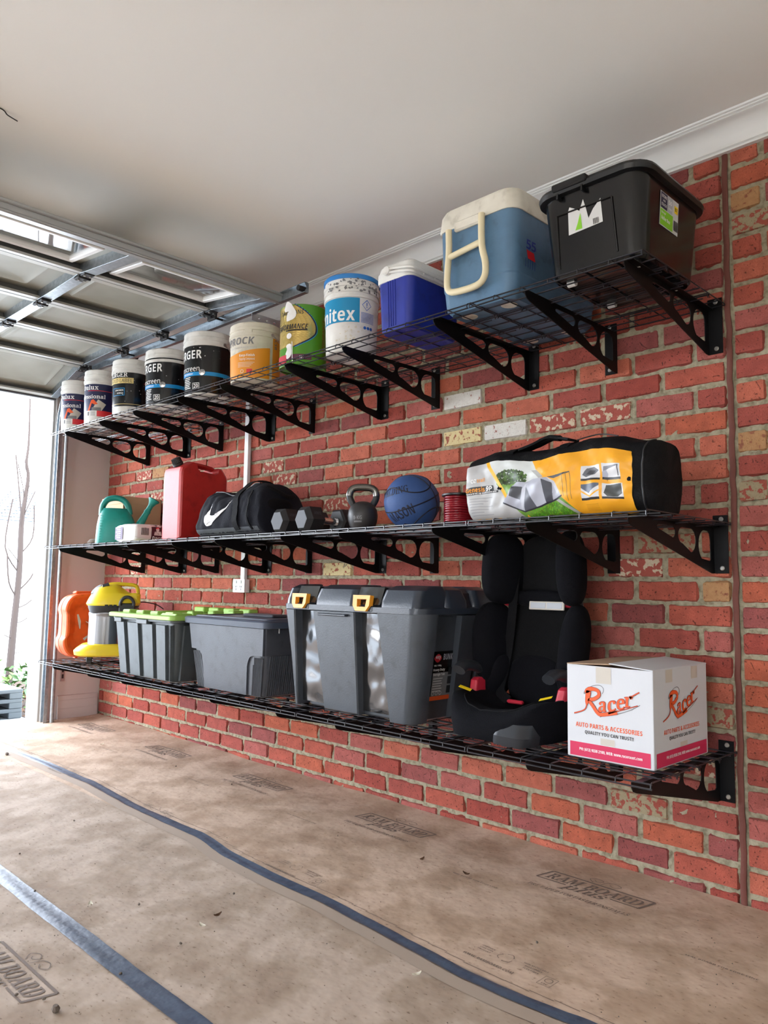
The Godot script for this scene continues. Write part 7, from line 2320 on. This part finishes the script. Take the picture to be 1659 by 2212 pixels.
func make_trunk() -> void:
	var y := LOW + 0.0025
	var cx := -2.41
	var o := thing("storage_chest", "large dark grey lidded chest with two shiny silver strips and orange latches", "trunk", Vector3(cx, y, 0.30))
	var rings := []
	for r in [[0.0, 0.31, 0.165, 0.04], [0.008, 0.322, 0.175, 0.045], [0.43, 0.385, 0.19, 0.05]]:
		rings.append(MB.rr(0, r[0], 0, r[1], r[2], r[3], 5))
	part("body", MB.new().loft(rings), M.trunk_grey, o, 30)
	# proud panels: left, middle, right corner. Edges at the bottom and at the top
	var pn := [[-0.338, -0.333, -0.395, -0.333], [-0.155, 0.059, -0.208, 0.057], [0.242, 0.36, 0.193, 0.435]]
	for i in 3:
		var p: Array = pn[i]
		var f := MB.new()
		if i == 2:
			# rounded corner block
			var lo := PackedVector3Array()
			var hi := PackedVector3Array()
			for k in 7:
				var a := PI / 2 * k / 6
				lo.append(Vector3(0.31 + 0.05 * sin(a), 0.002, 0.165 + 0.05 * cos(a)))
				hi.append(Vector3(0.365 + 0.07 * sin(a), 0.425, 0.175 + 0.07 * cos(a)))
			lo.append_array(PackedVector3Array([Vector3(0.36, 0.002, 0.13), Vector3(0.25, 0.002, 0.13)])); hi.append_array(PackedVector3Array([Vector3(0.435, 0.425, 0.15), Vector3(0.2, 0.425, 0.15)]))
			lo.append(Vector3(p[0], 0.002, 0.214)); hi.append(Vector3(p[2], 0.425, 0.244))
			lo.reverse(); hi.reverse()
			lo.reverse(); hi.reverse()
			f.loft([lo, hi])
		else:
			f.loft([PackedVector3Array([Vector3(p[0], 0.004, 0.172), Vector3(p[1], 0.004, 0.172), Vector3(p[3], 0.425, 0.186), Vector3(p[2], 0.425, 0.186)]), PackedVector3Array([Vector3(p[0], 0.004, 0.208), Vector3(p[1], 0.004, 0.208), Vector3(p[3], 0.425, 0.238), Vector3(p[2], 0.425, 0.238)]), PackedVector3Array([Vector3(p[0] + 0.005, 0.009, 0.214), Vector3(p[1] - 0.005, 0.009, 0.214), Vector3(p[3] - 0.005, 0.42, 0.244), Vector3(p[2] + 0.005, 0.42, 0.244)])])
		part("front_panel", f, M.trunk_grey, o, 28)
	# left corner block
	part("front_panel", MB.new().loft([MB.rr(-0.345, 0.003, 0.172, 0.012, 0.038, 0.01), MB.rr(-0.372, 0.425, 0.19, 0.033, 0.05, 0.03)]), M.trunk_grey, o, 28)
	# silver film on the floors of the two channels
	for q_ in [[-0.333, -0.155, -0.333, -0.208], [0.059, 0.242, 0.057, 0.193]]:
		part("silver_strip", MB.new().loft([PackedVector3Array([Vector3(q_[0], 0.02, 0.1745), Vector3(q_[1], 0.02, 0.1745), Vector3(q_[3], 0.42, 0.1885), Vector3(q_[2], 0.42, 0.1885)]), PackedVector3Array([Vector3(q_[0], 0.02, 0.183), Vector3(q_[1], 0.02, 0.183), Vector3(q_[3], 0.42, 0.198), Vector3(q_[2], 0.42, 0.198)])]), M.mirror_film, o, 0)
	# side panels
	for k in 2:
		var za := -0.03 - k * 0.13
		part("side_panel", MB.new().loft([PackedVector3Array([Vector3(0.32, 0.004, za), Vector3(0.32, 0.004, za - 0.1), Vector3(0.38, 0.42, za - 0.11), Vector3(0.38, 0.42, za + 0.01)]), PackedVector3Array([Vector3(0.345, 0.008, za - 0.004), Vector3(0.345, 0.008, za - 0.096), Vector3(0.41, 0.416, za - 0.106), Vector3(0.41, 0.416, za + 0.006)])]), M.trunk_grey, o, 25)
	# printed label on the side
	var sx := func(p: Vector2, d: float) -> Vector3: return Vector3(0.3208 + 0.063 * (p.y - 0.008) / 0.422 + 0.0025 + d, p.y, -p.x - 0.06)
	var lb := part("label", lay(MB.new(), rect(-0.155, 0.08, -0.005, 0.275), sx.bind(0.0)), M.black_print, o, 0)
	part("label_photo", lay(MB.new(), rect(-0.145, 0.085, -0.01, 0.19), sx.bind(0.0012)), M.ink_grey, lb, 0)
	part("label_band", lay(MB.new(), rect(-0.155, 0.08, -0.005, 0.097), sx.bind(0.0024)), M.ink_orange, lb, 0)
	part("logo_oval", lay(MB.new(), moved(shape(PackedVector2Array(smooth_path([Vector2(0.022, 0), Vector2(0, 0.017), Vector2(-0.022, 0), Vector2(0, -0.017)], 5, true))), Vector2(-0.125, 0.248)), sx.bind(0.0012)), M.ink_red, lb, 0)
	for w in [["ezy", 0.014, 0.03, Vector2(-0.125, 0.25), "ink_white", 0.0026], ["BUNKER", 0.024, 0.08, Vector2(-0.052, 0.252), "silver_print", 0.0014], ["160L / 160kg", 0.009, 0.045, Vector2(-0.122, 0.218), "ink_white", 0.0014], ["Heavy Duty", 0.013, 0.07, Vector2(-0.11, 0.2), "ink_white", 0.0014], ["Storage Tub", 0.013, 0.07, Vector2(-0.11, 0.182), "ink_white", 0.0026]]:
		part("lettering", lay(MB.new(), moved(text(w[0], "sansbold", w[1], w[2]), w[3]), sx.bind(w[5])), M[w[4]], lb, 0)
	var pr := MB.new()
	for k in 3:
		lay(pr, rect(-0.055, 0.105 + k * 0.037, -0.02, 0.135 + k * 0.037), sx.bind(0.003))
	part("printed_tubs", pr, M.ink_black, lb, 0)
	var tx := MB.new()
	for k in 6:
		lay(tx, rect(-0.142, 0.165 - k * 0.01, -0.085 - 0.006 * (k % 2), 0.1685 - k * 0.01), sx.bind(0.003))
	for k in 3:
		lay(tx, ring2(Vector2(-0.135 + k * 0.022, 0.108), 0.008, 0.002, 12), sx.bind(0.003))
	part("small_print", tx, M.sticker, lb, 0)
	# lid: skirt, raised body with bulges over the panels
	var ld := MB.new()
	ld.loft([MB.rr(0, 0.418, 0, 0.405, 0.225, 0.05, 5), MB.rr(0, 0.424, 0, 0.428, 0.25, 0.06, 5), MB.rr(0, 0.446, 0, 0.428, 0.25, 0.06, 5), MB.rr(0, 0.452, 0, 0.405, 0.225, 0.05, 5), MB.rr(0, 0.505, 0, 0.385, 0.205, 0.05, 5), MB.rr(0, 0.524, 0, 0.36, 0.18, 0.05, 5), MB.rr(0, 0.528, 0, 0.2, 0.1, 0.05, 5)])
	part("lid", ld, M.trunk_lid, o, 30)
	for q_ in [[-0.40, -0.335], [-0.2, 0.06], [0.2, 0.41]]:
		var f := MB.new()
		var m: float = (q_[0] + q_[1]) / 2
		var h: float = (q_[1] - q_[0]) / 2
		f.loft([MB.rr(m, 0.446, 0.15, h, 0.098, 0.03), MB.rr(m, 0.47, 0.148, h, 0.096, 0.03), MB.rr(m, 0.515, 0.14, h - 0.004, 0.086, 0.035), MB.rr(m, 0.532, 0.12, h - 0.015, 0.062, 0.035), MB.rr(m, 0.534, 0.1, h - 0.04 if h > 0.05 else h * 0.5, 0.03, 0.02)])
		part("lid_panel", f, M.trunk_lid, o, 34)
	for q_ in [[0.25, 0.02], [0.25, -0.16]]:
		part("lid_panel", MB.new().loft([MB.rr(0.33, 0.446, q_[1], 0.098, 0.07, 0.03), MB.rr(0.328, 0.475, q_[1], 0.096, 0.07, 0.03), MB.rr(0.318, 0.518, q_[1], 0.084, 0.064, 0.03), MB.rr(0.3, 0.532, q_[1], 0.06, 0.05, 0.03)]), M.trunk_lid, o, 34)
	for q_ in [[-0.333, -0.2], [0.06, 0.2]]:
		part("silver_strip", MB.new().loft([PackedVector3Array([Vector3(q_[0], 0.455, 0.227), Vector3(q_[1], 0.455, 0.227), Vector3(q_[1], 0.522, 0.186), Vector3(q_[0], 0.522, 0.186)]), PackedVector3Array([Vector3(q_[0], 0.455, 0.236), Vector3(q_[1], 0.455, 0.236), Vector3(q_[1], 0.526, 0.208), Vector3(q_[0], 0.526, 0.208)])]), M.mirror_film, o, 0)
	# latches: an orange frame open in the middle
	for x in [-0.283, 0.115]:
		var outer := PackedVector2Array([Vector2(-0.05, 0.03), Vector2(0.05, 0.03), Vector2(0.048, -0.012), Vector2(0.03, -0.034), Vector2(-0.03, -0.034), Vector2(-0.048, -0.012)])
		outer.reverse()
		var inner := PackedVector2Array([Vector2(-0.022, -0.017), Vector2(0.026, -0.017), Vector2(0.031, 0.014), Vector2(-0.025, 0.014)])
		part("latch", MB.new().prism(outer, 0.022, Transform3D(Basis(Vector3.RIGHT, -0.12), Vector3(x, 0.462, 0.25)), [inner]), M.latch_orange, o, 20)
		part("latch_hinge", MB.new().box(Vector3(x - 0.058, 0.425, 0.2), Vector3(x + 0.058, 0.45, 0.252), 0.004), M.trunk_lid, o)
	part("grip_lip", MB.new().box(Vector3(-0.16, 0.402, 0.238), Vector3(0.02, 0.412, 0.262), 0.003), M.trunk_lid, o)

func make_seat() -> void:
	var y := LOW + 0.0025
	var o := thing("child_seat", "black fabric child booster car seat with high back and winged headrest", "child seat", Vector3(-1.705, y, 0.30))
	# base: polar sheet, high at the sides, lower in the middle
	var shape_ := func(a: float) -> Vector2:
		var an := a * TAU
		var c := cos(an)
		var s := sin(an)
		return Vector2(0.212 * signf(c) * pow(absf(c), 0.66), 0.215 * signf(s) * pow(absf(s), 0.62) + 0.02)
	var n := FastNoiseLite.new()
	n.seed = 5
	n.frequency = 6.0
	var top := func(p: Vector2) -> float:
		var side: float = pow(clampf(absf(p.x) / 0.2, 0, 1.1), 2.4)
		return 0.085 + 0.075 * side * clampf(1.0 - (p.y - 0.10) * 1.6, 0.55, 1.0) + 0.018 * exp(-pow((p.y - 0.16) / 0.05, 2.0)) + n.get_noise_2d(p.x * 2.0, p.y * 2.0) * 0.006
	var rings := []
	for k in 12:
		var r := PackedVector3Array()
		for i in 64:
			var e: Vector2 = shape_.call(i / 64.0)
			var q_ := Vector3.ZERO
			if k <= 3:
				var t: float = [0.0, 0.02, 0.5, 0.86][k]
				var h: float = top.call(e * 0.97) - 0.03
				q_ = Vector3(e.x * (0.96 + 0.04 * minf(t * 3.0, 1.0)), 0.002 + h * t, e.y * (0.96 + 0.04 * minf(t * 3.0, 1.0)) + 0.0)
			else:
				var rho: float = [0, 0, 0, 0, 0.985, 0.95, 0.9, 0.8, 0.65, 0.45, 0.25, 0.04][k]
				var drop: float = 0.03 * pow(clampf((rho - 0.75) / 0.25, 0, 1), 2.2)
				q_ = Vector3(e.x * rho, top.call(e * rho) - drop, e.y * rho)
			r.append(Vector3(q_.x, q_.y, -(-q_.z)))
		r.reverse()
		rings.append(r)
	part("seat_base", MB.new().loft(rings), M.seat_cloth, o, 60)
	var pipe := []
	for i in 40:
		var a := lerpf(0.02, 0.48, i / 39.0)
		var e: Vector2 = shape_.call(a)
		pipe.append(Vector3(e.x * 0.8, top.call(e * 0.8) + 0.001 - 0.03 * pow(0.2, 2.2), e.y * 0.80))
	part("piping", MB.new().tube(pipe, 0.0028, 6), M.seat_belt, o)
	part("plastic_foot", MB.new().loft([MB.rr(0.11, 0.0, 0.15, 0.075, 0.088, 0.04), MB.rr(0.112, 0.03, 0.152, 0.078, 0.09, 0.045), MB.rr(0.11, 0.07, 0.14, 0.07, 0.08, 0.045), MB.rr(0.11, 0.075, 0.14, 0.05, 0.06, 0.04)]), M.seat_plastic, o, 34)
	# back: centre pad, lumbar pad, two wings, plastic shell behind
	part("back_shell", pad(Vector3(0, 0.33, -0.175), Vector3(0.165, 0.28, 0.03), 3.2, 3.0, Vector3(-0.08, 0, 0)), M.seat_plastic, o, 60)
	part("back_pad", pad(Vector3(0, 0.33, -0.145), Vector3(0.15, 0.23, 0.04), 3.0, 3.4, Vector3(-0.08, 0, 0), 14, 28), M.seat_mesh, o, 60)
	part("lumbar_pad", pad(Vector3(0, 0.175, -0.115), Vector3(0.13, 0.11, 0.045), 2.6, 2.4, Vector3(-0.1, 0, 0), 14, 28), M.seat_cloth, o, 60)
	for s in [-1.0, 1.0]:
		part("back_wing", pad(Vector3(s * 0.18, 0.315, -0.085), Vector3(0.05, 0.16, 0.1), 2.4, 2.5, Vector3(-0.1, s * 0.3, -s * 0.10), 14, 26), M.seat_cloth, o, 60)
		part("wing_skirt", pad(Vector3(s * 0.155, 0.185, -0.08), Vector3(0.036, 0.09, 0.06), 2.4, 2.2, Vector3(-0.1, s * 0.35, s * 0.3), 12, 22), M.seat_cloth, o, 60)
		part("head_wing", pad(Vector3(s * 0.152 + 0.028, 0.605, -0.07), Vector3(0.052, 0.138, 0.092), 2.6, 2.7, Vector3(-0.04, s * 0.35, s * 0.03), 14, 26), M.seat_cloth, o, 60)
	part("head_pad", pad(Vector3(0.028, 0.6, -0.15), Vector3(0.13, 0.135, 0.04), 3.0, 3.0, Vector3.ZERO, 12, 26), M.seat_mesh, o, 60)
	part("neck_pad", pad(Vector3(0.01, 0.492, -0.12), Vector3(0.12, 0.035, 0.035), 2.8, 2.4, Vector3.ZERO, 10, 24), M.seat_cloth, o, 60)
	# light reflective patch with two windows
	var pt := Transform3D(Basis(Vector3.RIGHT, -0.12), Vector3(0.062, 0.466, -0.087))
	part("name_patch", MB.new().add(MB.new().box(Vector3(-0.077, -0.016, -0.004), Vector3(0.077, 0.016, 0.004), 0.002), pt), M.tape_clear, o)
	for k in 2:
		part("patch_window", MB.new().add(MB.new().box(Vector3(-0.07 + k * 0.072, -0.011, 0.003), Vector3(-0.003 + k * 0.072, 0.011, 0.0052), 0.001), pt), M.silver_print, o)
	# belt from the shoulder to the seat
	var bp := smooth_path([Vector3(-0.085, 0.64, -0.11), Vector3(-0.085, 0.52, -0.085), Vector3(-0.095, 0.42, -0.085), Vector3(-0.115, 0.3, -0.09), Vector3(-0.13, 0.2, -0.08), Vector3(-0.125, 0.13, -0.05), Vector3(-0.07, 0.105, -0.02)], 5)
	part("belt", ribbon_mesh(bp, 0.042, Vector3(1, 0.15, 0.1)), M.seat_belt, o, 60)
	# arm rests and red belt guides
	for s in [-1.0, 1.0]:
		var arm := smooth_path([Vector3(s * 0.175, 0.09, -0.10), Vector3(s * 0.185, 0.15, -0.075), Vector3(s * 0.195, 0.205, -0.03), Vector3(s * 0.2, 0.23, 0.03), Vector3(s * 0.2, 0.232, 0.085), Vector3(s * 0.198, 0.218, 0.115)], 5)
		part("arm_rest", MB.new().tube(arm, 0.028, 12, false, 0.72), M.seat_plastic, o, 60)
		part("belt_guide", MB.new().loft([MB.rr(s * 0.19, 0.12, 0.01, 0.018, 0.035, 0.01), MB.rr(s * 0.195, 0.175, 0.0, 0.017, 0.03, 0.01), MB.rr(s * 0.195, 0.185, -0.005, 0.012, 0.02, 0.008)]), M.buckle_red, o, 30)
		part("warning_tag", MB.new().add(MB.new().box(Vector3(-0.024, 0, -0.01), Vector3(0.024, 0.001, 0.01)), Transform3D(Basis.from_euler(Vector3(0.25, 0.3, s * 0.3)), Vector3(s * 0.178, 0.152, 0.10))), M.yellow_print, o)
		part("head_guide", pad(Vector3(s * 0.11, 0.475, -0.12), Vector3(0.045, 0.012, 0.02), 2.4, 2.4, Vector3(0, 0, -s * 0.2), 8, 16), M.buckle_red, o, 60)
	part("buckle", MB.new().box(Vector3(-0.07, 0.098, -0.03), Vector3(0.0, 0.112, -0.012), 0.004), M.buckle_red, o)
	var hook := []
	for p in [Vector3(0.215, 0.27, -0.15), Vector3(0.24, 0.27, -0.15), Vector3(0.23, 0.19, -0.15), Vector3(0.205, 0.19, -0.15)]:
		hook.append(p)
	part("wire_loop", MB.new().tube(hook, 0.0022, 6, true), M.screw, o)

func make_carton() -> void:
	var y := LOW + 0.0025
	var o := thing("cardboard_box", "white printed cardboard box with lifted flaps at the right end of the lowest shelf", "box", Vector3(-1.234, y, 0.307))
	var hx := 0.147
	var hz := 0.193
	var h := 0.29
	var b := MB.new()
	b.loft([MB.rr(0, 0.0, 0, hx - 0.002, hz - 0.002, 0.004, 2), MB.rr(0, 0.003, 0, hx, hz, 0.004, 2), MB.rr(0, h, 0, hx, hz, 0.004, 2), MB.rr(0, h, 0, hx - 0.004, hz - 0.004, 0.003, 2), MB.rr(0, h - 0.02, 0, hx - 0.004, hz - 0.004, 0.003, 2)])
	part("walls", b, M.box_white, o, 30)
	# top flaps
	part("flap", MB.new().add(MB.new().box(Vector3(0, -0.002, -hz), Vector3(0.155, 0.002, hz), 0.001), Transform3D(Basis(Vector3.BACK, 0.05), Vector3(-hx, h + 0.001, 0.0))), M.card_inside, o)
	part("flap", MB.new().add(MB.new().box(Vector3(-0.145, -0.0018, -hz), Vector3(0, 0.0018, hz), 0.001), Transform3D(Basis(Vector3.BACK, -0.07), Vector3(hx, h + 0.001, 0.0))), M.box_white, o)
	part("flap", MB.new().add(MB.new().box(Vector3(-hx + 0.006, -0.0015, -0.14), Vector3(hx - 0.006, 0.0015, 0), 0.001), Transform3D(Basis(Vector3.RIGHT, 0.02), Vector3(0, h - 0.005, hz - 0.003))), M.card_inside, o)
	part("flap", MB.new().add(MB.new().box(Vector3(-hx + 0.006, -0.0015, 0), Vector3(hx - 0.006, 0.0015, 0.14), 0.001), Transform3D(Basis(Vector3.RIGHT, -0.02), Vector3(0, h - 0.005, -hz + 0.003))), M.box_white, o)
	for s in 2:
		var w: float = [1.0, 1.12][s]
		var f := func(p: Vector2, d: float) -> Vector3: return Vector3(p.x, p.y, hz + d) if s == 0 else Vector3(hx + d, p.y, -p.x * w)
		var d := 0.0008
		var bd := part("printed_band", lay(MB.new(), rect(-0.136, 0.005, 0.136, 0.048) if s == 0 else rect(-0.16, 0.004, 0.16, 0.047), f.bind(d)), M.magenta_print, o, 0)
		part("lettering", lay(MB.new(), moved(text("PH: (613) 9330 2100, WEB: www.raceraust.com", "sansbold", 0.0105, 0.212), Vector2(0.004, 0.027)), f.bind(d * 2)), M.ink_white, bd, 0)
		part("lettering", lay(MB.new(), moved(text("AUTO PARTS & ACCESSORIES", "sansbold", 0.014, 0.226), Vector2(-0.002, 0.103)), f.bind(d)), M.ink_orange, o, 0)
		part("lettering", lay(MB.new(), moved(text("QUALITY YOU CAN TRUST!!", "sansbold", 0.0125, 0.165), Vector2(0.0, 0.081)), f.bind(d)), M.ink_black, o, 0)
		# speed-lettered logo: orange letters with dark edge, big R with long tails, grey sweep
		var off := Vector2(0.0, 0.0)
		var gy := MB.new()
		lay(gy, stroke(smooth_path([Vector2(-0.03, 0.139), Vector2(0.02, 0.148), Vector2(0.07, 0.166), Vector2(0.105, 0.186)], 6), [0.012, 0.009, 0.006, 0.002]), f.bind(d))
		lay(gy, stroke(smooth_path([Vector2(-0.085, 0.2), Vector2(-0.06, 0.225), Vector2(-0.03, 0.232), Vector2(-0.016, 0.222), Vector2(-0.02, 0.207)], 5), [0.002, 0.008, 0.009, 0.006, 0.002]), f.bind(d))
		part("logo_shadow", gy, M.ink_grey, o, 0)
		var edge := MB.new()
		var fillm := MB.new()
		for pass_ in 2:
			var t_: MB = edge if pass_ == 0 else fillm
			var g := 0.0022 if pass_ == 0 else 0.0
			var dd := f.bind(d * (2 + pass_ * 0.8))
			lay(t_, stroke(smooth_path([Vector2(-0.068, 0.212), Vector2(-0.073, 0.18), Vector2(-0.082, 0.152), Vector2(-0.12, 0.136)], 6), [0.015 + g, 0.017 + g, 0.017 + g, 0.016 + g, 0.015 + g, 0.014 + g, 0.012 + g, 0.01 + g, 0.006 + g, 0.002 + g]), dd)
			lay(t_, stroke(smooth_path([Vector2(-0.08, 0.205), Vector2(-0.06, 0.218), Vector2(-0.036, 0.215), Vector2(-0.032, 0.2), Vector2(-0.05, 0.187), Vector2(-0.066, 0.183), Vector2(-0.052, 0.165), Vector2(-0.036, 0.146), Vector2(-0.02, 0.143), Vector2(0.03, 0.155)], 5), [0.004 + g, 0.01 + g, 0.014 + g, 0.014 + g, 0.014 + g, 0.012 + g, 0.011 + g, 0.01 + g]), dd)
			var sl := 0.24
			var k := 0
			for w_ in [["a", -0.02, 0.167], ["c", 0.012, 0.173], ["e", 0.042, 0.182], ["r", 0.068, 0.192]]:
				var hh := 0.03 + g * 1.6
				lay(t_, moved(text(w_[0], "serifbold", hh, 0.026 + g * 1.6, 0.25), Vector2(w_[1], w_[2]), 0.22), dd)
			lay(t_, stroke(smooth_path([Vector2(0.072, 0.204), Vector2(0.085, 0.213), Vector2(0.104, 0.224)], 4), [0.009 + g, 0.009 + g, 0.006 + g, 0.002 + g]), dd)
			lay(t_, stroke(smooth_path([Vector2(0.0, 0.15), Vector2(0.05, 0.166), Vector2(0.098, 0.184)], 4), [0.008 + g, 0.006 + g, 0.004 + g, 0.001 + g]), dd)
		part("logo_edge", edge, M.ink_deep_orange, o, 0)
		part("logo", fillm, M.ink_orange, o, 0)
		if s == 0:
			part("clear_tape", lay(MB.new(), rect(-0.042, 0.238, 0.01, 0.288), f.bind(d)), M.tape_clear, o, 0)
			part("clear_tape", lay(MB.new(), rect(-0.028, 0.05, 0.02, 0.07), f.bind(d)), M.tape_clear, o, 0)
		else:
			part("clear_tape", lay(MB.new(), rect(-0.10, 0.25, -0.058, 0.289), f.bind(d)), M.tape_clear, o, 0)
			part("clear_tape", lay(MB.new(), rect(0.062, 0.25, 0.104, 0.289), f.bind(d)), M.tape_clear, o, 0)
			part("clear_tape", lay(MB.new(), rect(-0.015, 0.048, 0.03, 0.062), f.bind(d)), M.tape_clear, o, 0)

# ---------------------------------------------------------------- conduit, outlet, aerial wire
func make_wall_bits() -> void:
	var o := thing("cable_conduit", "white plastic cable conduit running down the bricks to the power outlet", "conduit", Vector3(-3.895, 1.062, 0.006))
	part("channel", MB.new().loft([MB.rr(0, 0, 0.012, 0.019, 0.012, 0.003, 2), MB.rr(0, 1.53, 0.012, 0.019, 0.012, 0.003, 2)]), M.outlet_white, o)
	part("cover_edge", MB.new().box(Vector3(-0.0205, 0, 0.018), Vector3(0.0205, 1.53, 0.02)), M.outlet_white, o)
	o = thing("power_outlet", "white double power outlet with two switches on the brick wall", "outlet", Vector3(-3.905, 0.985, 0.006))
	part("mounting_block", MB.new().loft([MB.rr(0, 0, 0.018, 0.058, 0.018, 0.006, 2), MB.rr(0, 0.078, 0.018, 0.058, 0.018, 0.006, 2)]), M.outlet_white, o)
	part("face_plate", MB.new().add(MB.new().box(Vector3(-0.06, 0, -0.04), Vector3(0.06, 0.005, 0.04), 0.002), Transform3D(Basis(Vector3.RIGHT, PI / 2), Vector3(0, 0.039, 0.036))), M.outlet_white, o)
	for s in [-1.0, 1.0]:
		part("switch", MB.new().box(Vector3(s * 0.025 - 0.007, 0.052, 0.04), Vector3(s * 0.025 + 0.007, 0.07, 0.045), 0.002), M.sticker, o)
		var sl := MB.new()
		sl.add(MB.new().box(Vector3(-0.0012, -0.005, 0), Vector3(0.0012, 0.005, 0.002)), Transform3D(Basis(Vector3.BACK, 0.5), Vector3(s * 0.025 - 0.007, 0.034, 0.0405)))
		sl.add(MB.new().box(Vector3(-0.0012, -0.005, 0), Vector3(0.0012, 0.005, 0.002)), Transform3D(Basis(Vector3.BACK, -0.5), Vector3(s * 0.025 + 0.007, 0.034, 0.0405)))
		sl.box(Vector3(s * 0.025 - 0.0012, 0.012, 0.0405), Vector3(s * 0.025 + 0.0012, 0.024, 0.0425))
		part("socket_slots", sl, M.slot_dark, o)
	o = thing("door_opener", "garage door motor under the ceiling, its thin black aerial wire dangling at upper left", "door opener", Vector3(-2.5, 2.49, 2.75))
	part("housing", MB.new().loft([MB.rr(0, 0.0, 0, 0.17, 0.11, 0.04), MB.rr(0, 0.02, 0, 0.2, 0.13, 0.05), MB.rr(0, 0.12, 0, 0.2, 0.13, 0.05), MB.rr(0, 0.14, 0, 0.18, 0.11, 0.04)]), M.outlet_white, o)
	part("hanger", MB.new().box(Vector3(-0.15, 0.13, -0.1), Vector3(-0.13, 0.211, 0.1)).box(Vector3(0.13, 0.13, -0.1), Vector3(0.15, 0.211, 0.1)), M.galvanised, o)
	part("drive_rail", MB.new().box(Vector3(-3.1, 0.1, -0.02), Vector3(-0.19, 0.14, 0.02), 0.003), M.galvanised, o)
	part("aerial_wire", MB.new().tube(smooth_path([Vector3(-0.15, 0.02, -0.1), Vector3(-0.2, 0.08, -0.35), Vector3(-0.26, 0.15, -0.62), Vector3(-0.30, 0.205, -0.86), Vector3(-0.312, 0.198, -0.91), Vector3(-0.322, 0.197, -0.946)], 6), 0.0022, 6), M.cap_black, o)
